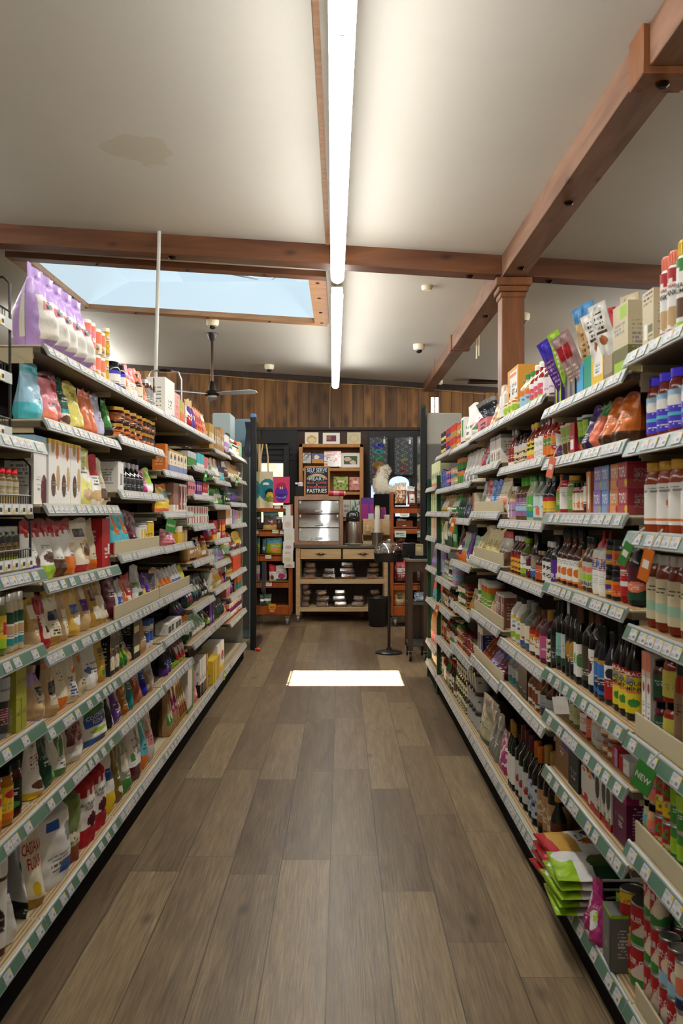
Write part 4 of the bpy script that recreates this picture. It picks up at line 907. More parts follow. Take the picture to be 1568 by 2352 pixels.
run('L', 6, 7, 7.33, 7.5, 'pc', 1, .3, 'mint and pink pouch', 'mint E50,40,30,20:pink'); run('L', 6, 7, 7.55, 8.45, 'bx', 4, .09, 'white and purple tissue box', 'white T30:purple B20:red', k=2, d=.1)

# ------------------------------------------------------------------ goods on the right shelves
# nearest right bay
row('R', 0, 0, 'F', 'bx|1085-1130|.12|1|thin purple and red carton|#c0504a R75,0,100,100:purple T10:gold B20:brown|d=.08 yaw=0', 'bx|1135-1300|.15|1|large cream garbage bag carton|beige X12,78,90,96:maroon R50,30,92,42:olive X50,10,90,26:olive R15,20,40,46:white|d=.055 yaw=0',
    'tp|1345-1480|.205|2|red-capped panko breadcrumb tube|white T0:red cap:coral Z14:red B12:red E50,30,40,14:tan L50,64,54,8:ink:PANKO L50,74,50,5:red:ORGANIC|wf=.98 yaw=.6', 'tp|1480-1640|.215|2|yellow-capped breadcrumb tube|white cap:yellow Z12:green B14:lime E50,34,40,14:brown L50,60,60,14:ink:BREAD/CRUMBS|wf=.98 yaw=.6')
row('R', 0, 1, 'F', 'jr|1165-1640|.16|4|blue-lidded salsa jar with violet label|violet cap:violet body:sauce T18:skyblue R10,33,80,42:turquoise E35,72,26,14:white X25,54,75,62:white X20,8,80,18:white|wf=.97 yaw=.75')
row('R', 0, 2, 'F', 'jr|1175-1640|.195|4|tall pasta sauce jar with white label|white cap:gold body:#9a3a18 E72,52,16,16:coral X15,80,60,92:grey R10,10,60,14:orange R70,28,88,36:blue|wf=.97 yaw=.75')
row('R', 0, 3, 'F', 'jr|1180-1640|.21|4|tall pasta sauce jar with cream label|beige cap:silver body:#7a2a14 R5,22,95,44:#9cc0a8 X20,68,80,80:ink|wf=.97 yaw=.75')
row('R', 0, 4, 'F', 'bx|1160-1270|.21|2|tall white and red tomato carton|white Z22:coral E50,58,30,6:red E50,12,24,10:red|d=.07', 'jr|1275-1345|.10|1|dark red condiment jar|darkgreen cap:black body:maroon|k=2', 'jr|1347-1450|.115|1|red salsa jar with yellow label|#c8bc50 cap:black body:sauce|k=2', 'jr|1452-1620|.22|2|brown-labelled sauce jar|#8a6a50 cap:darkgrey body:sauce X10,60,90,80:ink')
row('R', 0, 5, 'F', 'jr|1165-1235|.12|1|green-labelled cream dip jar|#a8c080 cap:black body:beige T30:turquoise|k=2', 'jr|1237-1290|.115|1|peach hummus jar with round label|coral cap:black body:#d8a878 E50,50,35,30:pink|k=2', 'cn|1292-1420|.10|2|red bean can with yellow label|red R10,10,90,50:yellow N20:green|k=2', 'cn|1422-1560|.11|2|green bean can|green R10,40,90,80:lime|k=2')
row('R', 0, 6, 'F', 'cn|1112-1192|.115|1|yellow-labelled sauce can|yellow E50,40,30,30:red T10:darkgreen X10,67,90,81:red|k=2 yaw=.6', 'cn|1194-1320|.115|2|red tomato can with green base|#e0d0c0 B24:green D60,60:red E60,34,22,16:cream L50,66,66,16:white:MUIR_GLEN|k=3 rows=2 yaw=.6', 'cn|1322-1470|.115|2|red crushed tomato can|red B30:skyblue E60,44,24,18:cream L50,70,66,16:white:MUIR/GLEN|k=2 rows=2 yaw=.6', 'cn|1472-1640|.115|2|blue and white tomato can|skyblue T30:cream B24:navy E50,50,30,20:coral|k=2 rows=2 yaw=.6')
# second right bay
row('R', 1, 0, 'F', 'tr|350-470|.10|2|small purple display tray|purple R50,0,100,100:lime|d=.14', 'tr|505-605|.10|2|dark grey display tray|darkgrey R50,0,100,100:#8a8078|d=.14', 'tr|608-672|.115|1|bright blue display tray|#3aa8e0|d=.14', 'tr|675-742|.115|1|teal display tray|#1c9a80|d=.14', 'bx|745-850|.14|1|yellow and white box|yellow R20,30,90,90:white|d=.07', 'bx|945-1075|.20|1|tall cream carton with green base|beige B40:olive R50,80,90,96:lime R10,8,80,22:lime X10,60,80,74:grey|d=.06', 'tr|853-940|.08|1|brown display tray|#a08c6c B40:olive|d=.14')
def leaning(side, bi, si, items):
    """long packets standing in trays and tipping out to the aisle and down its length"""
    global SEEDN
    sg, xf, dep = SIDE[side]; z = BAYS[side][bi][2][si]
    for (y, out, L, w, roll, tip, look, spec) in items:
        SEEDN += 1
        r = make_product('lp', w, .02, L, spec, 0, SEEDN)
        o = r[0][1].build('long_packet')
        M = Matrix.Translation((sg * (xf + out), y, z + .012)) @ Matrix.Rotation(tip, 4, 'X') @ Matrix.Rotation(roll, 4, 'Y') @ Matrix.Rotation(-sg * math.pi / 2 + sg * .5, 4, 'Z')
        o.matrix_world = M
        tag(o, look + ', %s shelf, %s %s bay' % (ORD[si], BN[bi], SN[side]), 'packet', 'long packets tipping out of their trays on the top right shelf')
leaning('R', 1, 0, [(3.10, .07, .24, .06, -.45, -.1, 'purple candle packet leaning farthest out', 'purple T25:violet X20,20,80,70:lilac'),
    (3.02, .07, .25, .06, -.35, -.1, 'lime green packet beside the purple one', 'lime X20,45,80,75:white B16:mint'),
    (2.99, .12, .26, .06, -.15, .0, 'sky blue packet behind the lime one', 'skyblue T20:blue B30:cream'),
    (2.92, .07, .22, .055, -.48, -.1, 'mauve and red packet leaning left, farther of two', '#b09090 B12:ink R15,62,70,84:red X20,25,70,52:cream'),
    (2.85, .07, .22, .055, -.45, -.1, 'mauve and red packet leaning left, nearer of two', '#b09090 B12:ink R15,62,70,84:red X20,25,70,52:cream'),
    (2.88, .15, .28, .06, -.05, .0, 'orange-topped packet standing behind', 'orange T30:red B40:cream'),
    (2.79, .07, .27, .06, -.22, -.05, 'blue-topped cream packet, farther of two', 'tan T18:#4a90c8 B16:ink X30,30,70,70:brown'),
    (2.73, .07, .27, .06, -.20, -.05, 'blue-topped cream packet, nearer of two', 'tan T18:#4a90c8 B16:ink X30,30,70,70:brown'),
    (2.66, .07, .225, .07, -.30, -.05, 'white noodle packet with black letters, farther of two', 'white B22:ink R20,62,80,66:brown X30,68,70,90:ink E50,54,20,6:#b06a40'),
    (2.58, .07, .235, .07, -.26, -.05, 'white noodle packet with black letters, nearer of two', 'white B22:ink R20,62,80,66:brown X30,68,70,90:ink E50,54,20,6:#b06a40'),
    (2.53, .11, .24, .07, -.12, .0, 'plain cream noodle packet behind the carton', 'cream T12:beige X30,40,70,80:tan')])
row('R', 1, 1, 'F', 'hb|318-405|.19|1|orange-labelled hot sauce bottle|orange cap:darkgrey body:sauce E50,40,30,20:red', 'cp|408-445|.09|1|small purple and white cup|white cap:white R10,10,70,60:purple', 'cp|447-550|.115|1|olive green noodle cup|#a0ac54 cap:lightgrey E60,30,34,22:brown', 'bx|553-595|.11|1|small red and white packet|red R10,20,80,50:white', 'cp|598-700|.12|1|dark green soup cup|darkgreen cap:lightgrey R10,50,50,95:lime E60,20,36,16:orange',
    'tr|712-855|.062|1|violet display tray|purple X15,30,85,70:white|d=.15', 'tr|857-925|.062|1|sea green display tray|teal X15,30,85,70:white|d=.15', 'tr|928-1040|.062|1|red display tray|coral X15,30,85,70:white|d=.15', 'tr|1042-1078|.066|1|orange display tray|orange|d=.15')
run('R', 1, 1, 2.62, 2.72, 'pc', 1, .15, 'dark purple glossy pouch', '#3a2a60 T20:purple', dz=.004, back=-.012, d=.1); run('R', 1, 1, 2.32, 2.55, 'pc', 2, .155, 'orange glossy pouch', 'orange T20:#b85a10 B20:brown', dz=.004, back=-.012, d=.1); run('R', 1, 1, 2.56, 2.62, 'pc', 1, .14, 'red and green pouch', 'coral T30:green', dz=.004, back=-.012, d=.1)
row('R', 1, 2, 'F', 'bt|385-445|.15|1|green-labelled dressing bottle|#8ab060 cap:orange body:orange B30:green', 'jr|447-500|.135|1|red-based jar with white label|white cap:ink body:red', 'jr|502-556|.13|1|jar with green label|#8fb46a cap:gold body:herb', 'jr|558-660|.10|3|small jar of sun-dried tomatoes|cream cap:black body:sauce E50,30,14,20:coral', 'sq|662-695|.15|1|red-topped white bottle|white cap:red body:ink B30:ink', 'bx|698-735|.13|1|orange carton with white wave|#c87840 E50,50,20,40:white', 'bx|740-765|.18|1|lime and white carton|white R0,0,50,100:#c8d060',
    'bx|768-838|.075|1|purple tofu box|#8a70b8 B34:#a890d0 E85,20,14,16:lime L50,62,74,40:white:TOFU|k=2 d=.1 yaw=0', 'bx|841-908|.075|1|blue tofu box|#6a94d0 B34:#88a8e0 E85,20,14,16:orange L50,62,74,40:white:TOFU|k=2 d=.1 yaw=0', 'bx|911-990|.075|1|orange tofu box|#d88a4c B34:#e0a070 E85,20,14,16:red L50,62,74,40:white:TOFU|k=2 d=.1 yaw=0', 'bx|993-1080|.075|1|red tofu box|#b03848 B34:#c05a60 E85,20,14,16:yellow L50,62,74,40:white:TOFU|k=2 d=.1 yaw=0')
row('R', 1, 3, 'F', 'bt|362-412|.19|1|dark bottle with purple label|purple cap:black body:ink L50,30,80,24:white:FREE', 'hb|414-605|.19|4|amber vinegar bottle with white label|white cap:black body:#4a2010 E50,45,18,18:orange X20,75,80,92:grey B10:orange', 'hb|607-638|.15|1|short bottle with green and orange label|#c8cc8c cap:black body:honey B24:orange', 'bt|640-725|.17|2|grey-white vinegar bottle with coral flag|#c9c9c0 cap:black body:brown R20,60,70,80:coral E40,40,22,14:lime L50,14,60,16:ink:RICE',
    'sq|728-860|.19|2|red-tipped bottle with white and blue label|white cap:red body:white X14,60,86,92:red N0:blue L55,72,70,30:blue:JUICE X10,20,90,50:lightgrey', 'sj|862-905|.085|1|yellow-labelled spice paste jar|#d0a020 cap:black body:ink R10,30,60,70:purple|k=2', 'sj|907-970|.085|1|orange-labelled spice paste jar|orange cap:darkgrey body:ink R30,20,70,80:#c84818|k=2', 'jr|973-1040|.16|1|red paste jar with white lid|red cap:white body:sauce R5,30,95,45:white X10,62,90,78:white', 'bt|1042-1120|.19|1|dark bottle with maroon and green label|maroon cap:black body:ink B36:darkgreen E50,40,30,16:coral')
row('R', 1, 4, 'F', 'wb|355-415|.27|2|slim black oil bottle|ink cap:black body:black R20,10,60,60:darkgrey', 'wb|417-450|.25|1|black bottle with turquoise label|#8cc8bc cap:black body:black B24:darkgreen', 'wb|452-498|.27|1|white-capped oil bottle|lightgrey cap:white body:black B24:darkgreen R60,40,90,90:red', 'wb|500-570|.26|2|bottle with tall dark gold label|ink cap:black body:black E50,60,30,30:gold', 'wb|572-630|.25|2|bottle with white and green label|white cap:brown body:black E50,50,26,20:green', 'wb|632-690|.26|1|dark bottle with olive disc|#4a4030 cap:brown body:black', 'wb|692-752|.27|1|dark bottle with large white label|white cap:#5a2a20 body:black E10,50,26,24:maroon',
    'bt|755-835|.22|2|blue-labelled soy sauce bottle|#3a7ac8 cap:black body:ink T12:gold E60,30,40,20:navy', 'bt|838-890|.21|1|bottle with white ring and red label|red cap:black body:ink T40:white E50,76,30,16:ink', 'bt|892-912|.18|1|slim bottle with lime label|lime cap:black body:ink', 'bt|914-1080|.245|3|yellow liquid aminos bottle|#e8d230 cap:black body:#120c0a T16:red E30,76,24,8:grey L54,92,70,9:white:BRAGG L52,64,84,22:ink:LIQUID/AMINOS R10,46,90,52:coral E50,24,20,10:green|wf=1')
row('R', 1, 5, 'F', 'bt|395-440|.11|1|small dark bottle|white cap:black body:amber', 'jr|530-605|.12|2|green-cream pesto jar|#d8dca8 cap:gold body:herb', 'jr|608-690|.12|1|red curry paste jar with white label|white cap:ink body:red X10,45,90,75:red', 'jr|692-732|.115|1|coral chutney jar|#d8785c cap:ink body:sauce', 'jr|735-815|.09|2|small white-labelled jar|lightgrey cap:silver body:beige', 'sj|818-930|.075|1|wide clip jar with orange label|#c86a3c cap:silver body:#8a5a3c R20,20,70,70:cream|k=2', 'bx|932-985|.05|1|red and lilac packet box|red R50,0,100,100:lilac', 'bx|988-1075|.04|1|low white and red packet box|white R0,0,40,100:red')
row('R', 1, 6, 'F', 'bx|350-540|.13|1|open brown cardboard case|#8a6038 R50,70,100,100:purple|d=.12', 'bx|545-640|.14|1|black carton|ink T20:navy', 'bx|645-780|.155|2|white nori carton with black and red art|white T34:ink R20,60,60,80:orange B16:red E30,14,18,8:white X15,58,85,70:white|wf=.97', 'bx|783-930|.15|3|white carton with green art and red base|white E50,60,40,24:darkgrey B14:red R60,10,90,24:green', 'bx|935-1060|.165|1|magenta carton|#6a1848 T20:magenta|d=.09')
row('R', 1, 7, 'H', 'cn|832-890|.11|1|yellow and red bean can|yellow E50,40,34,30:red X15,66,85,82:red|k=2', 'cn|893-985|.11|1|red and cream tomato can|#e0d0c0 B24:green D60,60:red L50,66,66,16:white:MUIR_GLEN|k=2 rows=2')
def flats(label0, look, spec, y, n, L, w, z0, dzz, xout, yawj, grp, name='flat_packet', d=.03, cat='packet'):
    global SEEDN
    for i in range(n):
        SEEDN += 1; rnd = random.Random(SEEDN)
        r = make_product('fp', w, d, L, spec, 0, SEEDN)[0][1]; o = r.build(name)
        # lying flat, its top towards the aisle
        o.matrix_world = Matrix.Translation((XFR + xout + rnd.uniform(-.008, .008), y, z0 + i * dzz)) @ Matrix.Rotation(-math.pi / 2 + yawj + rnd.uniform(-.08, .08), 4, 'Z') @ Matrix.Rotation(-math.pi / 2, 4, 'X') @ Matrix.Translation((0, 0, -L / 2))
        tag(o, ('%s %s, bottom shelf, second right bay' % (['lowest', 'second lowest', 'third up', 'fourth up', 'topmost'][i if i < n - 1 else 4], look)), cat, grp)
flats('', 'of the stacked green and white seaweed packets', 'white B22:lime E24,14,20,12:white T10:lime E50,56,34,20:#5c7036 R64,40,96,74:darkgreen E30,78,22,8:lime', 2.83, 5, .30, .235, .172, .026, .085, 0, 'stack of green and white seaweed packets')
flats('', 'of the stacked gold and white dried fruit packets', 'white B36:#c89a3c B10:red E30,60,16,12:ink E66,70,14,10:ink E60,50,10,8:orange T10:blue', 3.07, 4, .30, .22, .172, .03, .10, .05, 'stack of gold and white dried fruit packets')
run('R', 1, 7, 2.55, 2.625, 'pc', 1, .13, 'crumpled magenta snack bag lying', 'magenta E50,50,24,20:white E60,60,12,10:lime', back=-.02, yaw=.3, d=.07); run('R', 1, 7, 2.63, 2.70, 'pc', 1, .15, 'crumpled magenta snack bag standing', 'magenta E40,60,20,16:white', back=-.01, yaw=.2)
run('R', 1, 7, 2.505, 2.545, 'pc', 1, .17, 'bright green snack bag', '#4ab020 T20:lime', back=.01, yaw=.4)
run('R', 1, 7, 2.405, 2.50, 'bx', 1, .155, 'grey and black display box with lime edge', '#6a6c68 cap:#6a6c68 R80,0,100,100:ink T6:lime X25,33,55,47:lightgrey', d=.1, back=-.005, yaw=-.05)
# third right bay
row('R', 2, 0, 'I', 'bx|1045-1205|.215|1|tall orange-framed white carton|#e0a040 R12,8,88,92:white R15,82,85,88:coral R10,8,20,92:#e0a040|d=.09 yaw=0', 'bt|1210-1310|.16|2|green-capped clear dressing bottle|skyblue cap:green body:#c8b890 T30:orange', 'bt|1313-1480|.17|3|white-capped sauce bottle with pink label|#d8506a cap:white body:sauce T26:white B20:lime', 'bt|1483-1600|.15|2|pale bottle tipped behind packets|#e0d0d8 cap:white body:brown')
run('R', 2, 0, 3.84, 4.08, 'hb', 3, .115, 'small black-capped bottle with lime label', 'paleyellow cap:black body:honey E50,50,30,30:lime', back=.0)
row('R', 2, 1, 'I', 'bt|1015-1076|.15|1|ketchup bottle with gold band|#8a3020 cap:grey body:sauce R0,20,100,40:gold', 'hb|1078-1140|.2|1|grey-capped tall ketchup bottle|sauce cap:grey body:sauce B20:white', 'jr|1142-1280|.13|3|barbecue sauce jar|#d8c4a0 cap:black body:#5a1c10 X10,10,90,60:ink T20:lightgrey', 'bt|1283-1370|.16|2|yellow-labelled wing sauce bottle|#e8d030 cap:yellow body:sauce B26:coral X20,50,80,90:ink', 'bt|1373-1490|.165|2|sauce bottle with white label|white cap:ink body:sauce X20,10,80,80:lightgrey', 'hb|1493-1580|.18|2|orange hot sauce bottle|orange cap:black body:sauce E50,70,30,20:green')
row('R', 2, 2, 'I', 'bt|1060-1140|.13|1|short dark bottle with white label|white cap:ink body:amber R60,20,100,60:orange')
row('R', 2, 2, 'F', 'bt|0-42|.15|2|pale dressing bottle with purple and blue label|#b08cb8 cap:white body:tan', 'wb|45-150|.2|3|green-capped oil bottle|#9a6a9c cap:#4cc020 body:#6a4428 R0,30,100,56:skyblue', 'bt|152-210|.19|2|pale green bottle with green label|#60b050 cap:green body:#b8c4a0 B30:teal', 'bt|212-300|.18|2|clear bottle with pale blue label|#c8dcdc cap:darkgreen body:#90988c E60,30,16,20:coral', 'bt|302-372|.17|2|dark bottle with yellow and red label|yellow cap:darkgreen body:ink T20:red B30:orange')
row('R', 2, 3, 'F', 'bt|8-95|.165|3|brown sauce bottle with yellow and red label|#e0a830 cap:white body:#5a2c14 T24:red X20,10,80,60:maroon', 'bt|97-130|.16|1|white and green patterned bottle|white cap:lime body:herb B30:lime', 'bt|132-185|.14|1|maroon bottle with small white label|maroon cap:ink body:maroon R10,40,80,60:white', 'bt|187-235|.19|2|tall grey and tan bottle|#9c9080 cap:black body:ink B40:#3a66b8', 'bt|237-280|.12|2|small dark jar-like bottle|#c86030 cap:tan body:amber', 'bt|282-362|.16|2|black bottle with white label|white cap:white body:black X30,20,70,80:darkgrey')
row('R', 2, 4, 'F', 'jg|5-85|.2|2|white jug with blue scribbles|white cap:black body:white N16:skyblue B24:lime T14:yellow', 'wb|88-168|.2|2|clear vinegar bottle with cream label|cream cap:grey body:#6c7468 B16:blue E60,24,20,10:coral', 'bt|170-262|.19|2|vinegar bottle with orange and white label|#e0962c cap:brown body:#6a3018 T20:red B30:white E50,50,24,14:white', 'wb|264-315|.2|1|dark bottle with pink label|#c85a90 cap:gold body:#6a3048', 'wb|317-362|.2|1|black bottle with cream label|cream cap:black body:black X30,10,70,90:ink')
row('R', 2, 5, 'F', 'bt|-20-80|.15|3|clear bottle with pale blue label|#c0d0d4 cap:silver body:#98a0a0 B40:teal', 'bx|82-165|.13|2|dark brown wine vinegar carton|#3a2c28 T20:brown', 'bt|167-265|.15|3|vinegar bottle with brown and white label|white cap:silver body:#8a4c28 R0,20,50,80:#9a5030', 'jg|268-362|.14|2|amber jug with pale blue label|#b8c8d0 cap:gold body:#5a3008 B30:#4a5a78|wf=1')
row('R', 2, 6, 'H', 'wb|-100-30|.30|3|dark wine bottle with white label|white cap:gold body:#14201a', 'wb|32-130|.31|3|dark wine bottle with red top|lightgrey cap:maroon body:#10140f E50,40,20,10:red', 'wb|132-200|.31|1|dark bottle with blue swirl label|#b8c4d4 cap:orange body:black N24:navy', 'wb|203-330|.34|1|large dark bottle with tan label|#a8845c cap:gold body:#120d0a X20,30,80,70:beige B10:brown')
filler('R', 2, 6, 'pc bt', 'dark', y0=3.2, y1=3.3, hmax=.25, seed=4)
run('R', 2, 4, 3.2, 3.265, 'wb', 1, .25, 'slim black oil bottle', 'ink cap:black body:black R20,10,60,60:darkgrey'); run('R', 2, 3, 3.2, 3.265, 'bt', 1, .19, 'dark bottle with purple label', 'purple cap:black body:ink L50,30,80,24:white:FREE'); run('R', 2, 1, 3.2, 3.29, 'hb', 1, .17, 'gold-labelled hot sauce bottle', '#d88a2c cap:darkgrey body:sauce E50,40,30,20:red')
# fourth right bay
row('R', 3, 0, 'I', 'tr|700-840|.075|1|pink display tray with dark bars|pink X20,30,80,70:ink|d=.15', 'pc|842-905|.14|1|tan pouch with brown top|#c8a070 T20:brown', 'pc|907-980|.2|1|tall kraft pouch with pale label|#b8966c R20,20,80,40:paleyellow', 'bx|982-1035|.13|2|small jar-shaped white carton|white B20:ink')
for i in range(7):
    SEEDN += 1; o = make_product('lp', .045, .015, .17, 'ink T14:grey E50,50,30,20:#5a6478 R20,10,80,26:cream', 1, SEEDN)[0][1].build('snack_bar')
    o.matrix_world = Matrix.Translation((XFR + .10, 4.88 - i * .03, 1.823 + .02)) @ Matrix.Rotation(.12, 4, 'X') @ Matrix.Rotation(-.55 + i * .06, 4, 'Y') @ Matrix.Rotation(-math.pi / 2 + .4, 4, 'Z')
    tag(o, 'grey-black snack bar fanned in the pink tray, %s from the far end' % NTH[i], 'snack bar', 'snack bars fanned out of the pink tray')
row('R', 3, 1, 'I', 'pc|740-800|.16|1|red pouch tipped at far end|red T20:maroon', 'pc|802-865|.17|2|tan pouch with blue and red base|#d8c8b0 B40:#8a4a50 R50,0,100,40:skyblue', 'bx|868-1000|.175|6|white tea carton with small pictures|white T14:grey E50,20,30,8:#7a8a50 R20,30,80,40:#a04048|wf=.98')
row('R', 3, 2, 'I', 'pc|668-758|.16|1|silver and green patterned pouch|silver E50,40,40,20:#7a9a6a N20:white', 'pc|760-835|.165|1|red and white soup pouch|#e0c0b8 T40:red', 'pc|838-945|.16|2|bright blue pouch|#2f6fc8 B14:teal X20,40,80,70:skyblue', 'pc|948-1035|.165|4|cream pouch with red spot|cream E50,30,30,12:coral T14:tan')
row('R', 3, 3, 'I', 'bg|690-785|.17|2|clear bag of pale noodles|#d8cc98 X20,20,80,60:tan', 'pc|790-930|.16|2|pale yellow popcorn pouch|#e8dca8 R20,30,80,60:#c8b878', 'pc|933-1035|.15|3|white and brown pouch|#d0c8c0 B40:#8a6a58 T20:red')
row('R', 3, 4, 'I', 'tb|668-740|.17|2|white canister with red and green rings|white cap:white R0,20,100,34:orange R0,60,100,74:green', 'tb|745-850|.17|2|white-lidded green snack canister|#8ab03c cap:white T20:orange', 'pc|853-925|.14|2|tan rice pouch|#c8a888 B30:coral T10:orange', 'bx|928-1030|.15|3|brown spice carton with white frame|#8a5040 R0,0,14,100:white T8:white')
row('R', 3, 5, 'I', 'bx|690-775|.17|2|blue and white tall carton|#3a4a8c T20:white R0,0,30,100:white', 'bg|778-880|.15|3|rust and maroon crisp bag|#a05030 T16:red', 'bg|883-960|.15|2|violet crisp bag|#5a4a9c T16:navy E50,50,30,20:lilac', 'bg|963-1036|.14|2|maroon and blue crisp bag|#7a2c48 T30:blue')
row('R', 3, 6, 'I', 'tu|500-640|.11|2|white-lidded tub with green label|white cap:darkgrey body:#b8bcb8 R0,10,100,40:lime|k=3', 'bx|645-700|.2|1|small kraft carton|kraft X20,60,80,80:brown', 'pc|705-830|.24|1|pale olive pouch with silver top|#b0ac88 T30:silver B14:darkgreen', 'pc|835-940|.24|2|crumpled silver coffee bag|#8a8a84 T30:silver', 'pc|943-1035|.2|1|red and white checked pouch|white N45:magenta')
# fifth, sixth and farthest right bays
run('R', 4, 0, 5.03, 5.25, 'bg', 1, .2, 'clear bag with red and green print', '#dcd4cc E50,50,40,16:red E60,40,20,10:green'); run('R', 4, 0, 5.27, 5.5, 'pc', 1, .24, 'tall white paper cone pouch', 'white B14:tan'); run('R', 4, 0, 5.52, 5.66, 'bx', 1, .18, 'white and green tall carton', 'white R30,30,80,90:green B20:maroon'); run('R', 4, 0, 5.68, 5.92, 'cn', 3, .085, 'orange and gold sauce can', 'orange B40:gold T20:red', k=2)
run('R', 4, 1, 5.03, 5.62, 'pc', 4, .19, 'white round-topped bread mix bag', 'white R30,10,70,34:grey'); run('R', 4, 1, 5.63, 5.91, 'cn', 3, .085, 'green and orange can', 'green T30:orange B20:maroon', k=2)
run('R', 4, 2, 5.03, 5.2, 'bx', 1, .15, 'cream carton with orange side', 'cream R0,0,40,100:coral'); filler('R', 4, 2, 'pc lp', 'dark', y0=5.21, hmax=.17)
filler('R', 4, 3, 'pc bg', 'candy', hmax=.2); filler('R', 4, 4, 'jr jr pc', 'jar', hmax=.14, k=2); filler('R', 4, 5, 'jr jr', 'jar', hmax=.13, k=2); run('R', 4, 6, 5.03, 5.45, 'tu', 3, .12, 'grey-lidded white tub', 'lightgrey cap:darkgrey body:#b8bcb8', k=3); run('R', 4, 6, 5.46, 5.92, 'jr', 6, .1, 'slim spice jar with cream label', 'cream cap:darkgrey body:#4a4a20 E50,40,30,20:herb', k=3)
run('R', 5, 0, 5.95, 6.25, 'cn', 4, .09, 'red and gold bean can', '#c83c28 B40:gold', k=2); run('R', 5, 0, 6.27, 6.55, 'cn', 4, .09, 'blue and orange bean can', '#3a4090 T40:red B30:orange', k=2); run('R', 5, 0, 6.57, 6.83, 'cn', 4, .09, 'black and yellow bean can', 'ink R10,30,90,60:yellow', k=2)
filler('R', 5, 1, 'cn bx', 'mix', hmax=.14, k=2); filler('R', 5, 2, 'jr pc', 'jar', hmax=.17); filler('R', 5, 3, 'bx lp', 'green', hmax=.18); filler('R', 5, 4, 'cn jr', 'tea', hmax=.15, k=2); filler('R', 5, 5, 'pc jr', 'kraft', hmax=.14); filler('R', 5, 6, 'jr', 'jar', hmax=.18); filler('R', 5, 7, 'bt jr', 'kraft', hmax=.22)
run('R', 6, 0, 6.9, 7.55, 'bx', 6, .2, 'pale green rice carton', '#d4dcae R20,30,80,50:#8aa860 B20:coral'); run('R', 6, 1, 6.9, 7.55, 'bx', 6, .17, 'light green and cream carton', '#c4d49c E50,60,30,14:cream'); run('R', 6, 2, 6.9, 7.55, 'bx', 6, .16, 'cream carton with red stripe', 'cream R40,0,60,100:red'); run('R', 6, 3, 6.9, 7.55, 'pc', 3, .2, 'lilac gift bag', '#a890d4 T10:purple'); run('R', 6, 4, 6.9, 7.55, 'pc', 3, .2, 'turquoise and salmon gift bag', 'turquoise E50,60,30,20:coral'); run('R', 6, 5, 6.9, 7.55, 'sk', 3, .26, 'brown paper bag', '#a07c58 B30:pink'); run('R', 6, 6, 6.9, 7.55, 'jr', 8, .15, 'gold-lidded honey jar', 'cream cap:gold body:honey')
print('PRODUCTS', NPROD)

# spice racks standing on the nearest left bay
def spice_rack(y0, y1, z0, tiers, gap, lab, jh, specs, xoff):
    X0 = -(XFL + xoff); t = thing('wire_spice_rack', lab, 'wire rack', (X0, (y0 + y1) / 2, z0)); W = (y1 - y0) / 2; D = .13; H = tiers * gap
    m = MB()
    for yy in (-W, W): m = MB(); m.tube([(0, yy, 0), (0, yy, H - .02), (-.02, yy, H), (-D, yy, H), (-D, yy, 0)], .004, 6, 'black', 'plastic'); m.build('side_frame', t)
    for k in range(tiers):
        m = MB(); z = k * gap + .012
        for xx in (0, -D / 2, -D): m.tube([(xx, -W, z), (xx, W, z)], .003, 6, 'black', 'plastic')
        m.tube([(0, -W, z + .045), (0, W, z + .045)], .003, 6, 'black', 'plastic'); n = int(2 * W / .02)
        for i in range(n): m.tube([(0, -W + i * .02, z), (0, -W + i * .02, z + .045)], .0015, 4, 'black', 'plastic')
        s = m.build('wire_tier', t)
        m = MB(); m.box((.004, -W, z - .012), (.007, W, z + .02), 'lightgrey', 'plastic')
        for i in range(int(2 * W / .06)):
            y = -W + .012 + i * .06; m.box((.0072, y, z - .010), (.0085, y + .045, z + .017), 'white', 'label'); m.box((.0086, y + .004, z - .008), (.009, y + .018, z + .002), 'yellow', 'label'); m.box((.0086, y + .022, z - .004), (.009, y + .04, z + .008), 'darkgrey', 'label')
        m.build('label_strip', s)
        nj = int(2 * W / .05)
        for i in range(nj):
            y = (y0 + y1) / 2 - W + .028 + i * .05; sp = specs[(k + i // 3) % len(specs)]
            place_product('jr', .044, .044, jh, sp[1], 0, 900 + k * 7 + i // 3, (X0 - .04, y, z0 + z + .004), math.pi / 2 - .8, '%s, %s of %s on %s tier, %s' % (sp[0], NTH[i], NUM[nj], ['lowest', 'second', 'third'][k], lab.split(' of ')[0]), 'spice jars in the black wire racks')
spice_rack(2.24, 2.72, 1.232, 1, .155, 'low black wire rack of dark spice jars', .11, [('black-labelled herb jar', 'ink cap:silver body:#3a3a20 X20,10,80,80:gold B10:lime')], .03)
spice_rack(2.24, 2.72, 1.392, 1, .168, 'middle black wire rack of red-lidded spice jars', .12, [('red-lidded golden spice jar', '#b8a070 cap:red body:#a08040 T20:cream')], .03)
spice_rack(2.24, 2.66, 1.62, 3, .16, 'tall black wire rack of herb jars', .10, [('black-capped green herb jar', '#5a6a30 cap:black body:herb X20,20,80,80:ink'), ('black-capped pepper jar', '#6a5a48 cap:black body:brown'), ('black-capped orange spice jar', '#c87830 cap:black body:orange T30:lime')], .07)

# ------------------------------------------------------------------ far end of the aisle
def wallwood(m): return m
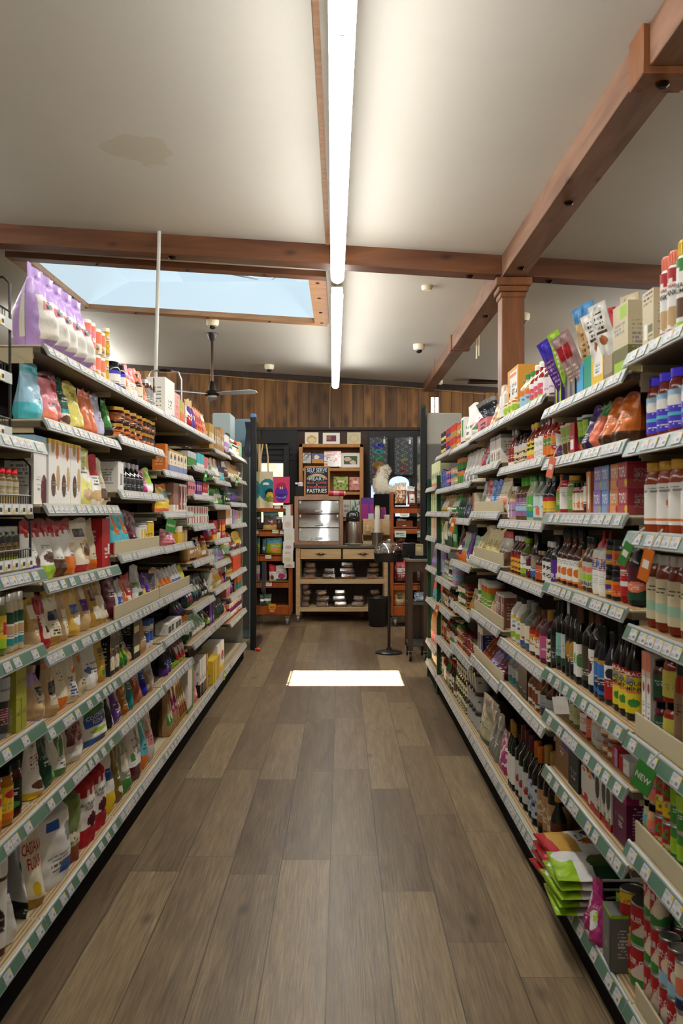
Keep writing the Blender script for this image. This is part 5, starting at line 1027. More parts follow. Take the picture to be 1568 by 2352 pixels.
# door and windows in the dark lower wall
m = MB()
a = px(602, 990, 12.3); b_ = px(682, 1440, 12.3)
m.box((a[0], 12.30, 0), (b_[0], 12.37, 2.53), 'white', 'frame_dark')
for k in range(4): m.box((a[0], 12.22 + k * .02, 2.34 - k * .075), (a[0] + .36 + .03 * k, 12.31, 2.36 - k * .075), 'white', 'frame_dark')
struct(m.build('door_1'))
m = MB(); a = px(600, 1064, 12.28); b_ = px(650, 1200, 12.28); m.box((a[0], 12.28, b_[2]), (b_[0], 12.295, a[2]), 'white', 'garden_pane'); struct(m.build('window_1'))
m = MB(); m.box((px(652, 0, 12.28)[0], 12.2, .1), (px(664, 0, 12.28)[0], 12.3, 2.3), 'white', 'frame_dark'); struct(m.build('trim_3'))
m = MB(); a = px(845, 995, 12.3); b_ = px(975, 1400, 12.3); m.box((a[0], 12.30, 0), (b_[0], 12.37, 2.5), 'white', 'frame_dark'); struct(m.build('door_2'))
def arch_pane(cx, z0, z1, w, y, name):
    m = MB(); n = 14; r = w / 2
    P = [(cx - r, y, z0), (cx + r, y, z0)] + [(cx + r * math.cos(t), y, z1 - r * .7 + r * .7 * math.sin(t)) for t in [math.pi * i / n for i in range(n + 1)]]
    b = m._pts(P + [(x, y + .02, z) for x, _, z in P]); k = len(P); m.face([b + i for i in range(k)], 'white', 'daylight_pane')
    for i in range(k): j = (i + 1) % k; m.face([b + i, b + k + i, b + k + j, b + j], 'white', 'frame_dark')
    m.tube([(x, y - .01, z) for x, _, z in P] + [(cx - r, y - .01, z0)], .012, 6, 'black', 'plastic')
    return struct(m.build(name))
a = px(916, 1092, 12.27); arch_pane(a[0], 1.3, a[2], .30, 12.27, 'window_2')
m = MB(); a = px(852, 1115, 12.27); m.box((a[0], 12.27, 1.3), (a[0] + .1, 12.28, a[2]), 'white', 'daylight_pane'); struct(m.build('window_3'))
# stained glass hangings
def stained(x0, x1, y0, y1, label, blobs):
    Y = 12.2; a = px(x0, y0, Y); b_ = px(x1, y1, Y); w = b_[0] - a[0]; h = a[2] - b_[2]; cx = (a[0] + b_[0]) / 2
    t = thing('stained_glass_panel', label, 'stained glass panel', (cx, Y, b_[2]), 0, 'stained glass panels on the window')
    m = MB(); U, V = np.meshgrid((np.arange(20) + .5) / 20, (np.arange(48) + .5) / 48, indexing='ij')
    P = np.array([[(-w / 2 + w * i / 20, 0, h * j / 48) for j in range(49)] for i in range(21)])
    sp = '#50555a ' + blobs; R = design(sp, U, V, 3); R[(np.sin(U * 15 + np.sin(V * 40) * 2) > .93)] = C('#8a9094')
    m.grid(P, R, 'glass'); m.box((-w / 2, .001, 0), (w / 2, .006, h), '#30343a', 'glass'); m.build('pane', t)
    m = MB()
    for (xx0, z0, xx1, z1) in ((-w / 2, 0, -w / 2 + .012, h), (w / 2 - .012, 0, w / 2, h), (-w / 2, 0, w / 2, .012), (-w / 2, h - .012, w / 2, h)): m.box((xx0, -.006, z0), (xx1, .01, z1), 'darkgrey', 'metal')
    m.build('lead_frame', t)
    m = MB(); m.tube([(w * .3, -.008, h), (w * .3, -.01, h - .04)], .002, 5, 'white', 'plastic'); m.box((w * .3 - .014, -.012, h - .10), (w * .3 + .014, -.008, h - .04), 'white', 'label', .003); m.build('price_label', t)
stained(847, 891, 1002, 1114, 'tall stained glass panel with blue, teal and green medallions', 'E50,80,32,5:#2a3aa0 E50,80,12,4:#1c2470 E50,68,30,4.5:teal E50,68,8,2:navy E50,56,30,4.5:#2f7a50 E50,42,34,6:#8a6a1c E50,30,26,5:#8a2c1c')
stained(904, 950, 1003, 1092, 'smaller grey stained glass panel with red lotus shapes', 'E50,52,18,3:#3f7a40 E50,40,18,3:#8a7a30 E50,24,20,4:#8a2c1c E50,11,20,4:#7a1c1c')
# hutch behind the counter
Y = 12.0
a = px(687, 1021, Y); b_ = px(834, 1250, Y); w = b_[0] - a[0]; ht = a[2]; hz = .9
hut = thing('wooden_hutch', 'tall wooden display hutch with open shelves against the dark wall', 'hutch', (0, 0, 0))
def hb_(x0, z0, x1, z1, y0=11.88, y1=12.18, nm='frame', mt='hutchwood'):
    m = MB(); m.box((x0, y0, z0), (x1, y1, z1), 'white', mt, .004); return m.build(nm, hut)
hb_(a[0], 0, a[0] + .05, ht, nm='side_panel'); hb_(b_[0] - .05, 0, b_[0], ht, nm='side_panel'); hb_(a[0], ht - .045, b_[0], ht, nm='top'); hb_(a[0] + .05, 0, b_[0] - .05, ht - .045, 12.16, 12.18, 'back_panel')
for yy in (1076, 1130, 1190): z = px(0, yy, Y)[2]; hb_(a[0] + .05, z - .04, b_[0] - .05, z, nm='shelf')
def card(x0, x1, y0, y1, Yc, label, spec, name='greeting_card', cat='card', mat='label', grp=None, tilt=-.08, d=.006):
    p = px(x0, y0, Yc); q = px(x1, y1, Yc); w = q[0] - p[0]; h = p[2] - q[2]
    m = MB(); nu, nv = 14, 14; U, V = np.meshgrid((np.arange(nu) + .5) / nu, (np.arange(nv) + .5) / nv, indexing='ij')
    P = np.array([[(-w / 2 + w * i / nu, -d - .0005, h * j / nv) for j in range(nv + 1)] for i in range(nu + 1)])
    m.grid(P, design(spec, U, V, int(x0)), mat); m.box((-w / 2, -d, 0), (w / 2, 0, h), spec.split()[0], 'paper')
    for p_, c, wd in letters(spec): m.text(wd, lambda a1, b1: ((p_[0] - .5 + a1 * p_[2]) * w, -d - .0015, (p_[1] + b1 * p_[3]) * h), c)
    o = m.build(name, loc=((p[0] + q[0]) / 2, Yc, q[2])); o.rotation_euler = (tilt, 0, 0)
    return tag(o, label, cat, grp)
G = 'cards and prints on the hutch'
z_ = px(0, 1021, Y)[2]
card(700, 731, 993, 1021, 12.0, 'cream card with a tan rainbow arch on top of the hutch', 'cream E50,40,38,36:tan E50,36,26,24:#e0cfa8', grp=G); card(741, 780, 994, 1022, 12.0, 'white-mounted purple print in the middle of the hutch top', 'white R18,30,82,80:#5c1c3c R20,40,50,70:#9a5a30', grp=G); card(797, 828, 993, 1022, 12.0, 'beige card with faint circle at right on the hutch top', 'beige E50,50,34,34:#c4b68c E50,50,24,24:#d0c49c', grp=G)
card(694, 714, 1040, 1064, 11.95, 'shiny grey card at left on the upper hutch shelf', 'lightgrey D40,40:grey N20:white', mat='glass', grp=G); card(716, 743, 1042, 1064, 11.95, 'blue print of a ball on sand on the hutch shelf', '#5a6a9c E40,62,22,24:cream B40:#c8904c', grp=G); card(744, 783, 1036, 1072, 11.94, 'glossy pink and white print in film on the hutch shelf', 'white N25:pink T10:pink', mat='glass', grp=G); card(779, 827, 1040, 1074, 11.96, 'white-framed photo of pink roses on the upper hutch shelf', 'white R20,20,84,76:#3a5a2c E40,56,16,16:#d8b0a0 E66,34,16,14:#d8c0a8', grp=G)
card(766, 799, 1095, 1126, 11.95, 'lime patterned gift box on the lower hutch shelf', '#a8b860 N20:#6a7a30 R30,54,70,70:cream', 'gift_box', 'gift box', grp=G, d=.05, tilt=0); card(802, 828, 1096, 1126, 11.95, 'pink patterned gift box on the lower hutch shelf', '#d89088 N28:#b86060 R26,50,80,70:cream', 'gift_box', 'gift box', grp=G, d=.05, tilt=0)
card(786, 804, 1148, 1188, 11.93, 'white paper pack behind the coffee dispensers', '#d0d0c8 X20,20,80,80:grey', 'paper_pack', 'pack', d=.05, tilt=0); card(805, 826, 1148, 1190, 11.93, 'pale pack printed with green leaves above the dispensers', '#d4dcd4 N30:#4a8a70', 'paper_pack', 'pack', d=.05, tilt=0)

# counter trolley
Yc = 11.35; a = px(679, 1252, Yc); b_ = px(892, 1252, Yc); x0, x1 = a[0], b_[0]; zt = a[2]
cart = thing('counter_trolley', 'pale birch kitchen trolley with steel top, two drawers and open shelves', 'trolley', ((x0 + x1) / 2, Yc, 0)); hw = (x1 - x0) / 2; D = .5
def cb(lo, hi, nm, mt='birch', col='white', par=None, ch=.003): m = MB(); m.box(lo, hi, col, mt, ch); return m.build(nm, par or cart)
cb((-hw - .02, -.02, zt - .035), (hw + .02, D + .02, zt), 'worktop', 'metal', '#8a8880')
for sx in (-1, 1):
    for yy in (0, D - .05):
        cb((sx * hw - (.055 if sx > 0 else 0), yy, .09), (sx * hw + (0 if sx > 0 else .055), yy + .05, zt - .035), 'leg')
zl = lambda y: px(0, y, Yc)[2]
z1 = zl(1284)
for k in (0, 1):
    xa = -hw + .06 + k * (hw - .05); xb = xa + hw - .075
    d = cb((xa, -.008, z1), (xb, .012, zt - .05), 'drawer')
    m = MB(); cx = (xa + xb) / 2; cz = (z1 + zt - .05) / 2
    m.ell((cx, -.012, cz), (.05, .022, .016), '#6a5c48', 'metal', 10, 6); m.box((cx - .07, -.012, cz - .003), (cx + .07, -.008, cz + .006), '#5c503e', 'metal'); m.build('drawer_handle', d)
cb((-hw + .055, .012, z1 - .02), (hw - .055, D - .02, zt - .036), 'drawer_case', 'darkwood')
for yy, nm in ((1331, 'shelf'), (1395, 'shelf')): z = zl(yy); cb((-hw + .05, .0, z - .055), (hw - .05, D, z), nm)
cb((-hw + .05, D - .02, .10), (hw - .05, D - .01, zt - .05), 'back_panel', 'darkwood')
def caster(par, x, y, r, nm='caster', col='grey'):
    m = MB(); m.cyl((x - .012, y, r), (x + .012, y, r), r, n=16, col=col, mat='plastic'); m.cyl((x - .014, y, r), (x + .014, y, r), r * .45, n=12, col='silver', mat='metal')
    m.box((x - .02, y - .012, r), (x - .015, y + .012, r * 2.1), 'silver', 'metal'); m.box((x + .015, y - .012, r), (x + .02, y + .012, r * 2.1), 'silver', 'metal'); m.box((x - .025, y - .025, r * 2.1), (x + .025, y + .025, r * 2.25), 'silver', 'metal'); return m.build(nm, par)
for sx in (-1, 1):
    for yy in (.03, D - .03): caster(cart, sx * (hw - .03), yy, .045)
# clear clamshell packs of pastries
def pastry(w, kind, seed):
    m = MB(); col = ['#d08a50', '#a86438', '#dca468', '#c07c50'][kind % 4]
    m.ell((0, 0, .022), (w * .36, .06, .02), col, 'paper', 10, 6, jit=.1, seed=seed); m.ell((w * .1, .01, .035), (w * .2, .05, .016), '#c89060', 'paper', 10, 6, jit=.15, seed=seed + 1)
    return m
CLM = {}
def clamshell(x, y, z, w, kind, label, grp):
    key = (round(w, 2), kind)
    if key not in CLM:
        m = MB(); W = w / 2; D2 = .075
        for zz, s, t in ((0, .8, .03), (.034, 1.0, .038)):
            P = []; 
            ring = lambda k, z0: [(sx * W * k * cx, sy * D2 * k * cy, z0) for sx, sy, cx, cy in ((-1, -1, 1, .6), (-1, -1, .8, 1), (1, -1, .8, 1), (1, -1, 1, .6), (1, 1, 1, .6), (1, 1, .8, 1), (-1, 1, .8, 1), (-1, 1, 1, .6))]
            if zz == 0: rs = [ring(.82, 0), ring(1, .03), ring(1.1, .031), ring(1.1, .034)]
            else: rs = [ring(1.1, .034), ring(1.0, .036), ring(.9, .066), ring(.7, .072)]
            PP = np.array(rs).transpose(1, 0, 2); b = m.n; m.grid(PP, 'white', 'clamshell', wrap=True)
            m.face([b + i * 4 + (0 if zz == 0 else 3) for i in range(8)], 'white', 'clamshell')
        r = m.build('clamshell_pack'); k = pastry(w, kind, kind).build('pastry', r); CLM[key] = (r, k)
    else:
        r0, k0 = CLM[key]; r = r0.copy(); COL.objects.link(r); k = k0.copy(); COL.objects.link(k); k.parent = r
    r.location = (x, y, z); r.rotation_euler = (0, 0, 0)
    if 'group' in r: del r['group']
    tag(r, label, 'pastry pack', grp)
STK = ['lowest', 'second', 'third', 'topmost']
for yy, lst, nm in ((1331, ((712, 34, 3, 0), (755, 36, 2, 1), (797, 38, 3, 1), (856, 32, 3, 3)), 'upper'), (1395, ((703, 22, 4, 1), (740, 34, 3, 0), (780, 34, 3, 2), (823, 34, 2, 2), (861, 30, 3, 1)), 'lower')):
    z = zl(yy) + .001
    for c, (xc, wp, n, kd) in enumerate(lst):
        for k in range(n):
            x = px(xc, 0, Yc + .08)[0] + (.01 * ((k * 7 + c) % 3 - 1))
            clamshell(x, Yc + .10, z + k * .0735, wp / F * Yc * (1 if k < n - 1 else .8), kd, '%s clear pastry pack in the %s stack on the trolley\'s %s shelf' % (STK[k if k < n - 1 or n == 4 else (k if k < 2 else 2)], NTH[c], nm), 'clear pastry packs on the trolley shelves')
# bakery case
Yb = 11.4; a = px(676, 1140, Yb); b_ = px(788, 1250, Yb); w = b_[0] - a[0]; h = a[2] - zt; cx = (a[0] + b_[0]) / 2
bc = thing('pastry_case', 'wood-framed pastry case with three clear acrylic drawers on the trolley', 'display case', (cx, Yb, zt + .001), .028)
W = w / 2
def bb(lo, hi, nm, mt='casewood', par=None): m = MB(); m.box(lo, hi, 'white', mt, .003); return m.build(nm, par or bc)
bb((-W, 0, 0), (-W + .05, .36, h), 'side_panel'); bb((W - .05, 0, 0), (W, .36, h), 'side_panel'); bb((-W + .05, 0, h - .05), (W - .05, .36, h), 'top_panel'); bb((-W + .05, 0, 0), (W - .05, .36, .045), 'base_panel')
bb((-W + .05, .35, .045), (W - .05, .36, h - .05), 'back_panel', 'wall_paint')
dh = (h - .095) / 3
for k in range(3):
    z = .045 + k * dh
    m = MB(); m.M = Matrix.Translation((0, .004, z + .006)) @ Matrix.Rotation(math.radians(-10), 4, 'X'); m.box((-W + .055, 0, 0), (W - .055, .005, dh - .012), 'white', 'acrylic'); m.M = None; m.box((-W + .055, .012, z + .004), (W - .055, .34, z + .008), 'white', 'acrylic'); d = m.build('acrylic_drawer', bc)
    m = MB(); m.tube([(-.05, -.001, z + .03), (-.05, -.012, z + .03), (.05, -.012, z + .03), (.05, -.001, z + .03)], .004, 6, 'grey', 'metal'); m.box((-.05, .0025, z + .026), (.05, .0038, z + .05), 'lightgrey', 'label'); m.build('pull', d)
    for sx in (-1, 1): m = MB(); m.box((sx * (W - .075) - .01, -.002, z + dh - .045), (sx * (W - .075) + .01, .0038, z + dh - .008), 'white', 'plastic', .002); m.build('hinge_clip', d)
    for q in range(3):
        m = MB(); m.ell((0, 0, .018), (.06, .05, .026), ['#d08a50', '#c88450', '#dca468'][q], 'paper', 12, 7, jit=.12, seed=k * 3 + q); m.ell((.015, 0, .03), (.035, .04, .018), '#c88c5c', 'paper', 10, 6, jit=.15, seed=q)
        o = m.build('pastry', loc=(cx - W + .12 + q * .14, Yb + .12, zt + z + .012)); tag(o, 'brown baked pastry, %s from the left in the case\'s %s drawer' % (NTH[q], ['bottom', 'middle', 'top'][k]), 'pastry', 'pastries in the acrylic drawers')
# menu board
zb = zt + h + .002; bw = (757 - 697) / F * 11.35; bh = (1137 - 1067) / F * 11.35; bx_ = px(727, 0, 11.35)[0]
sb = thing('chalkboard_sign', 'chalkboard sign reading SELF SERVE and PASTRIES on the pastry case', 'sign', (bx_, 11.45, zb)); sb.rotation_euler = (-.1, 0, 0)
m = MB(); t = .022
for lo, hi in (((-bw / 2, -.01, 0), (-bw / 2 + t, .01, bh)), ((bw / 2 - t, -.01, 0), (bw / 2, .01, bh)), ((-bw / 2, -.01, 0), (bw / 2, .01, t)), ((-bw / 2, -.01, bh - t), (bw / 2, .01, bh))): m.box(lo, hi, 'white', 'hutchwood', .002)
m.build('frame', sb)
m = MB(); m.box((-bw / 2 + t, -.004, t), (bw / 2 - t, .004, bh - t), '#1c2026', 'painted')
def ln(txt, cv, lw, lh, c): m.text(txt, lambda a1, b1: (a1 * lw * bw, -.006, (cv + b1 * lh) * bh), c)
ln('SELF_SERVE', .87, .78, .12, '#bcd8e8'); m.tube([(bw * (-.28 + .028 * k), -.006, bh * (.78 + .012 * math.sin(k * 2.1))) for k in range(21)], .0025, 4, 'lightgrey', 'label')
for k, c in enumerate(('#e8b8a0', '#e8d0a0', '#c8d8c0')):
    r0 = .38 - k * .06; m.tube([(r0 * bw * math.cos(q), -.006, (.55 + r0 * .48 * math.sin(q)) * bh) for q in [math.pi * i / 12 for i in range(13)]], .005, 4, c, 'label')
ln('HEART', .58, .6, .11, '#bcdcf0'); ln('BLUE_COFFEE', .45, .74, .07, '#d8605c'); ln('&', .38, .06, .05, 'lightgrey'); ln('HOUSE_MADE', .31, .74, .07, '#d8605c'); ln('PASTRIES', .18, .76, .13, '#e0e8e8')
m.build('board', sb)
m = MB(); m.cyl((0, 0, 0), (.2, 0, 0), .035, n=14, col='#c81c38', mat='film'); m.cyl((.2, 0, 0), (.21, 0, 0), .03, n=14, col='white', mat='film'); m.cyl((.06, 0, .0), (.13, 0, 0), .0365, n=14, col='pink', mat='film')
tag(m.build('wrap_roll', loc=(px(755, 0, 11.45)[0], 11.44, zb + .037)), 'red roll packet lying on the pastry case beside the chalkboard', 'roll')
m = MB(); m.box((-.055, -.05, 0), (.055, .05, .13), 'black', 'plastic', .006); o = m.build('black_box', loc=(px(688, 0, 11.5)[0], 11.5, zb)); tag(o, 'small black box behind the chalkboard at the case\'s left corner', 'box')
m = MB(); m.lathe([(.03, 0), (.035, .03), (.032, .05), (0, .055)], 12, '#e8dce4', 'plastic'); m.cyl((-.03, 0, .03), (-.07, 0, .035), .014, n=8, col='#e8dce4', mat='plastic'); tag(m.build('small_cup', loc=(px(690, 0, 11.5)[0], 11.5, zb + .131)), 'white and pink cup lying on the small black box', 'cup')
# coffee airpots
for i, (xc, yy, top) in enumerate(((812, 11.42, 'front'), (808, 11.64, 'rear'))):
    p = px(xc, 0, yy); t = thing('coffee_airpot', 'brushed steel coffee airpot with black lid, %s' % ('standing on a white saucer' if i == 0 else 'half hidden behind the other one'), 'coffee airpot', (p[0], yy, zt + (.014 if i == 0 else 0)), 0, 'steel coffee airpots')
    m = MB(); m.lathe([(.078, 0), (.08, .01), (.08, .27), (.074, .285)], 24, '#b0aaa0', 'metal'); m.build('body', t)
    m = MB(); m.lathe([(.076, .285), (.078, .30), (.07, .335), (.03, .36), (0, .362)], 20, 'black', 'plastic'); m.box((-.02, -.12, .31), (.02, -.05, .33), 'black', 'plastic', .006); m.build('lid', t)
    m = MB(); m.tube([(-.07, 0, .32), (-.06, 0, .40), (-.03, 0, .42), (.03, 0, .42), (.06, 0, .40), (.07, 0, .32)], .009, 8, 'black', 'plastic'); m.build('carry_handle', t)
m = MB(); m.lathe([(.06, 0), (.115, .008), (.12, .012), (.11, .013), (0, .010)], 24, 'white', 'plastic'); tag(m.build('saucer', loc=(px(812, 0, 11.42)[0], 11.42, zt + .001)), 'white saucer under the steel coffee airpot', 'saucer')
p = px(866, 0, 11.42); og = thing('cup_organiser', 'light wooden cup organiser box with open slots on the trolley', 'organiser', (p[0], 11.50, zt + .001))
for lo, hi, nm in (((-.19, .0, .0), (.19, .012, .05), 'front_panel'), ((-.19, .0, .13), (-.06, .012, .33), 'front_panel'), ((.07, .0, .13), (.19, .012, .33), 'front_panel'), ((-.19, 0, 0), (-.178, .18, .33), 'side_panel'), ((.178, 0, 0), (.19, .18, .33), 'side_panel'), ((-.19, .17, 0), (.19, .18, .33), 'back_panel'), ((-.19, .01, .12), (.19, .17, .13), 'shelf'), ((-.03, .0, .0), (-.02, .17, .13), 'divider')):
    m = MB(); m.box(lo, hi, 'white', 'birch', .002); m.build(nm, og)
m = MB(); m.lathe([(.035, 0), (.036, .07), (.028, .08), (.03, .1)], 12, 'white', 'birch', (-.12, -.012, .17)); m.build('cut_out_motif', og)
def cups(x, y, z, n, r, h, label, g=None, top=None):
    m = MB()
    m.lathe([(r * .72, 0), (r, h)], 18, 'white', 'paper')
    for i in range(1, n): m.lathe([(r * .72, 0), (r * .99, h), (r * 1.05, h), (r * 1.05, h + .006)], 18, 'white', 'paper', (0, 0, i * .014))
    if top: m.lathe([(r * 1.06, h), (r * 1.06, h + .012), (0, h + .013)], 18, top, 'plastic', (0, 0, (n - 1) * .014))
    return m
for k in range(9):
    m = MB(); r = .036 + (.004 if k < 5 else 0)
    m.lathe([(r, 0), (r * .74, .09), (0, .09)], 18, 'white', 'paper')
    if k == 8: m.lathe([(r * .82, .06), (r * .76, .0905), (0, .0906)], 18, '#c8e060', 'paper')
    tag(m.build('paper_cup', loc=(p[0] - .0, 11.405, zt + .14 + k * .034)), 'upturned white paper cup, %s up in the tall stack' % NTH[k], 'paper cup', 'stack of upturned paper cups')
m = MB(); m.lathe([(.066, 0), (.078, .15), (.084, .15), (.084, .158), (.076, .158), (.066, .14), (0, .138)], 22, '#98948c', 'metal'); tag(m.build('steel_canister', loc=(p[0] + .0, 11.405, zt + .001)), 'open steel canister holding the tall paper cup stack', 'canister')
for k in range(3): m = MB(); m.lathe([(.045, 0), (.046, .01), (.03, .016), (0, .016)], 14, 'white', 'plastic'); tag(m.build('plastic_disc', loc=(p[0] + .145, 11.665, zt + .335 + k * .017)), 'white plastic cup lid, %s in the pile on the organiser' % NTH[k], 'cup lid', 'cup lids on the organiser')
card(829, 858, 1143, 1246, 11.75, 'magenta and purple poster pack leaning behind the cup organiser', '#9c2080 T12:purple R55,10,75,100:purple R60,36,98,62:lightgrey R0,84,100,100:purple', 'poster_pack', 'poster', d=.03)
card(874, 886, 1165, 1246, 11.72, 'dark magenta packet right of the cup stack', '#6a1850 N30:magenta', 'snack_packet', 'packet', d=.03); card(886, 903, 1182, 1246, 11.72, 'small white and mint sign standing on the organiser', 'cream E50,50,30,30:mint', 'small_sign', 'sign')
# black bin box with white fluffy plush on top
p = px(882, 1135, 12.0); m = MB(); m.box((-.14, -.12, 0), (.14, .12, p[2]), 'black', 'cloth', .01); tag(m.build('black_pedestal', loc=(p[0], 12.0, 0)), 'black cloth-covered pedestal carrying the white fluffy plush', 'pedestal')
rnd = random.Random(5); m = MB(); BL = ((-.05, .13, (.10, .08, .15)), (-.02, .27, (.065, .06, .10)), (.03, .33, (.04, .04, .05)), (.08, .06, (.12, .07, .06)), (.19, .02, (.06, .05, .035)))
for i, (bx0, bz0, br) in enumerate(BL): m.ell((bx0, 0, bz0), br, '#eee8d8', 'cloth', 18, 12, jit=.12, seed=i + 2)
for i in range(5200):
    cxx, cz, rr = rnd.choice(BL); th = rnd.uniform(0, 6.28); ph = math.asin(rnd.uniform(-.8, 1))
    n_ = Vector((math.cos(ph) * math.cos(th), math.cos(ph) * math.sin(th), math.sin(ph))); b0 = Vector((cxx + n_.x * rr[0] * .9, n_.y * rr[1] * .9, cz + n_.z * rr[2] * .9)); tip = b0 + n_ * rnd.uniform(.02, .045) + Vector((rnd.uniform(-.015, .015), 0, rnd.uniform(-.03, .012))); s = Vector((rnd.uniform(-1, 1), rnd.uniform(-1, 1), rnd.uniform(-1, 1))).normalized() * .0035
    i0 = m._pts([b0 - s, b0 + s, tip]); m.face((i0, i0 + 1, i0 + 2), '#f2ecdc', 'cloth')
tag(m.build('fluffy_plush', loc=(p[0], 12.0, p[2] - .005)), 'white fluffy plush animal heaped on the black pedestal by the windows', 'plush toy')

# orange wooden racks
def orange_rack(xa, xb, Yr, top_y, shelf_ys, label, zbot=.13, D=.4):
    p = px(xa, top_y, Yr); q = px(xb, 0, Yr); w = q[0] - p[0]; t = thing('cherry_wood_rack', label, 'rack', ((p[0] + q[0]) / 2, Yr, 0), 0, 'cherry-coloured wooden racks on castors')
    W = w / 2
    for sx in (-1, 1): m = MB(); m.box((sx * W, 0, zbot), (sx * W - sx * .03, D, p[2]), 'white', 'cherry', .003); m.build('side_panel', t)
    m = MB(); m.box((-W + .03, D - .02, zbot), (W - .03, D, p[2] - .3), 'white', 'darkwood'); m.build('back_panel', t)
    for y in shelf_ys: z = px(0, y, Yr)[2]; m = MB(); m.box((-W + .03, .0, z - .015), (W - .03, D - .02, z), 'white', 'cherry', .002); m.box((-W + .03, .0, z - .075), (W - .03, .018, z + .01), 'white', 'cherry', .003); m.build('shelf', t)
    m = MB(); m.box((-W + .03, .0, zbot), (W - .03, D - .02, zbot + .118), 'white', 'cherry', .003); m.box((-W + .03, -.005, zbot + .005), (W - .03, .0, zbot + .11), 'white', 'cherry', .002); m.build('bottom_drawer', t)
    for sx in (-1, 1): caster(t, sx * (W - .05), .06, .05, 'castor'); caster(t, sx * (W - .05), D - .06, .05, 'castor')
    return t
rl = orange_rack(584, 668, 11.0, 1158, (1162, 1218, 1275, 1336), 'cherry wood rack with snack bags left of the trolley')
rr = orange_rack(898, 975, 10.9, 1130, (1165, 1212, 1250, 1342), 'cherry wood rack right of the trolley, partly behind the domed stand')
def bag_at(ty, xc, ybase, wpx, hpx, Yc2, look, spec, name, cat, d=.07, lod=1):
    global SEEDN
    SEEDN += 1; p = px(xc, ybase, Yc2); r = make_product(ty, wpx / F * Yc2, d, hpx / F * Yc2, spec, lod, SEEDN); o = r[0][1].build(name, loc=p)
    for n_, pt in r[1:]: pt.build(n_, o)
    return tag(o, look, cat)
bag_at('bx', 646, 1155, 38, 60, 11.0, 'hot pink hanging pack with a purple round monster design', '#dc3c6c E50,36,38,34:#5a2ca0 E50,66,30,12:#b02050 E44,56,4,5:white E56,56,4,5:white X22,18,78,26:white E50,30,30,6:#3a1c7c', 'hanging_pack', 'pack', d=.05, lod=0)
bag_at('pc', 622, 1217, 36, 46, 11.06, 'foil-topped brown snack bag on the left rack\'s upper shelf', '#5a4438 T24:#7ac0c8 B24:#d0b860 E60,30,14,8:red', 'snack_bag', 'bag'); bag_at('pc', 641, 1217, 14, 30, 11.05, 'plain brown snack bag beside the foil-topped one', '#4a3020 T20:lightgrey', 'snack_bag', 'bag')
bag_at('pc', 630, 1271, 36, 36, 11.06, 'lime and blue crisp bag on the left rack', '#a8b820 T34:#60a8c0 E60,26,26,12:coral', 'snack_bag', 'bag'); bag_at('pc', 607, 1271, 10, 34, 11.0, 'dark teal bag at the left end of the rack', '#205058', 'snack_bag', 'bag')
bag_at('pc', 626, 1333, 16, 36, 11.06, 'red-topped white snack bag on the left rack', 'white T44:#d81c2c E40,20,26,14:brown', 'snack_bag', 'bag'); bag_at('pc', 646, 1333, 24, 34, 11.06, 'white yoghurt snack pouch with pink lettering', 'white E50,30,34,18:magenta X10,44,90,60:magenta B12:green', 'snack_bag', 'bag')
bag_at('pc', 614, 1390, 18, 26, 11.06, 'green and white pack in the left rack\'s bottom', '#4a6a4c R0,40,100,60:white', 'snack_bag', 'bag'); bag_at('pc', 601, 1390, 10, 24, 11.0, 'small white-banded pack in the rack\'s bottom corner', '#3a4a3c R0,40,100,60:white', 'snack_bag', 'bag')
bag_at('bg', 920, 1161, 26, 52, 10.9, 'clear bag of granola with white tied top on the right rack', '#a06a48 T30:#e8e4e0 N35:#d8b890 B8:darkbrown', 'snack_bag', 'bag', d=.12); bag_at('bg', 944, 1159, 18, 42, 10.9, 'clear nut bag with a white label on the right rack', '#8a4a38 T26:#dcd8d8 R20,8,90,56:white X32,26,78,38:ink', 'snack_bag', 'bag', d=.1)
bag_at('tr', 927, 1210, 38, 14, 11.03, 'brown bread basket with clear packs on the right rack', '#7a3814 T20:cherry'.replace(' T20:cherry', ''), 'small_basket', 'basket', d=.2); bag_at('bx', 928, 1188, 20, 9, 10.89, 'white label card on the right rack', 'white', 'label_card', 'card', d=.01)
bag_at('bg', 922, 1208, 22, 16, 11.0, 'clear pack of biscuits in the brown basket', '#c8b8a0 N40:white', 'snack_bag', 'bag'); card(906, 932, 1219, 1234, 10.85, 'pale mint price card on the right rack', '#c8e0d0 X14,40,80,80:darkgrey R50,20,84,32:ink', 'price_card', 'sign', tilt=0)
bag_at('bg', 921, 1333, 30, 48, 10.99, 'red and clear bag of dried fruit on the right rack', '#8a2430 T30:#c83040 R20,40,90,60:lightgrey N20:#b07868', 'snack_bag', 'bag', d=.12); bag_at('bg', 917, 1390, 28, 42, 10.99, 'sliced bread bag with dark green label on the right rack', '#c8985c T20:#d8c8a8 R30,36,70,62:#2c3c20 R26,4,66,22:beige', 'bread_bag', 'bag', d=.14)
bag_at('bg', 918, 1246, 24, 14, 11.0, 'low brown packet pile behind the clear dome', '#5c3020 N30:#a07050', 'snack_bag', 'bag')
for k, (xx, yy) in enumerate(((637, 1164), (657, 1164), (632, 1221), (650, 1223), (616, 1279), (617, 1342))): card(xx - 7, xx + 7, yy - 4, yy + 4, 10.99, ['white shelf ticket under the pink pack', 'white shelf ticket at the rack\'s upper right', 'white shelf ticket under the foil-topped bag', 'white shelf ticket beside the hanging strip', 'white shelf ticket under the crisp bag', 'white shelf ticket under the red-topped bag'][k], 'white R60,50,90,90:yellow X10,30,60,80:grey', 'shelf_ticket', 'ticket', 'label', 'tickets on the left cherry rack', tilt=0, d=.002)
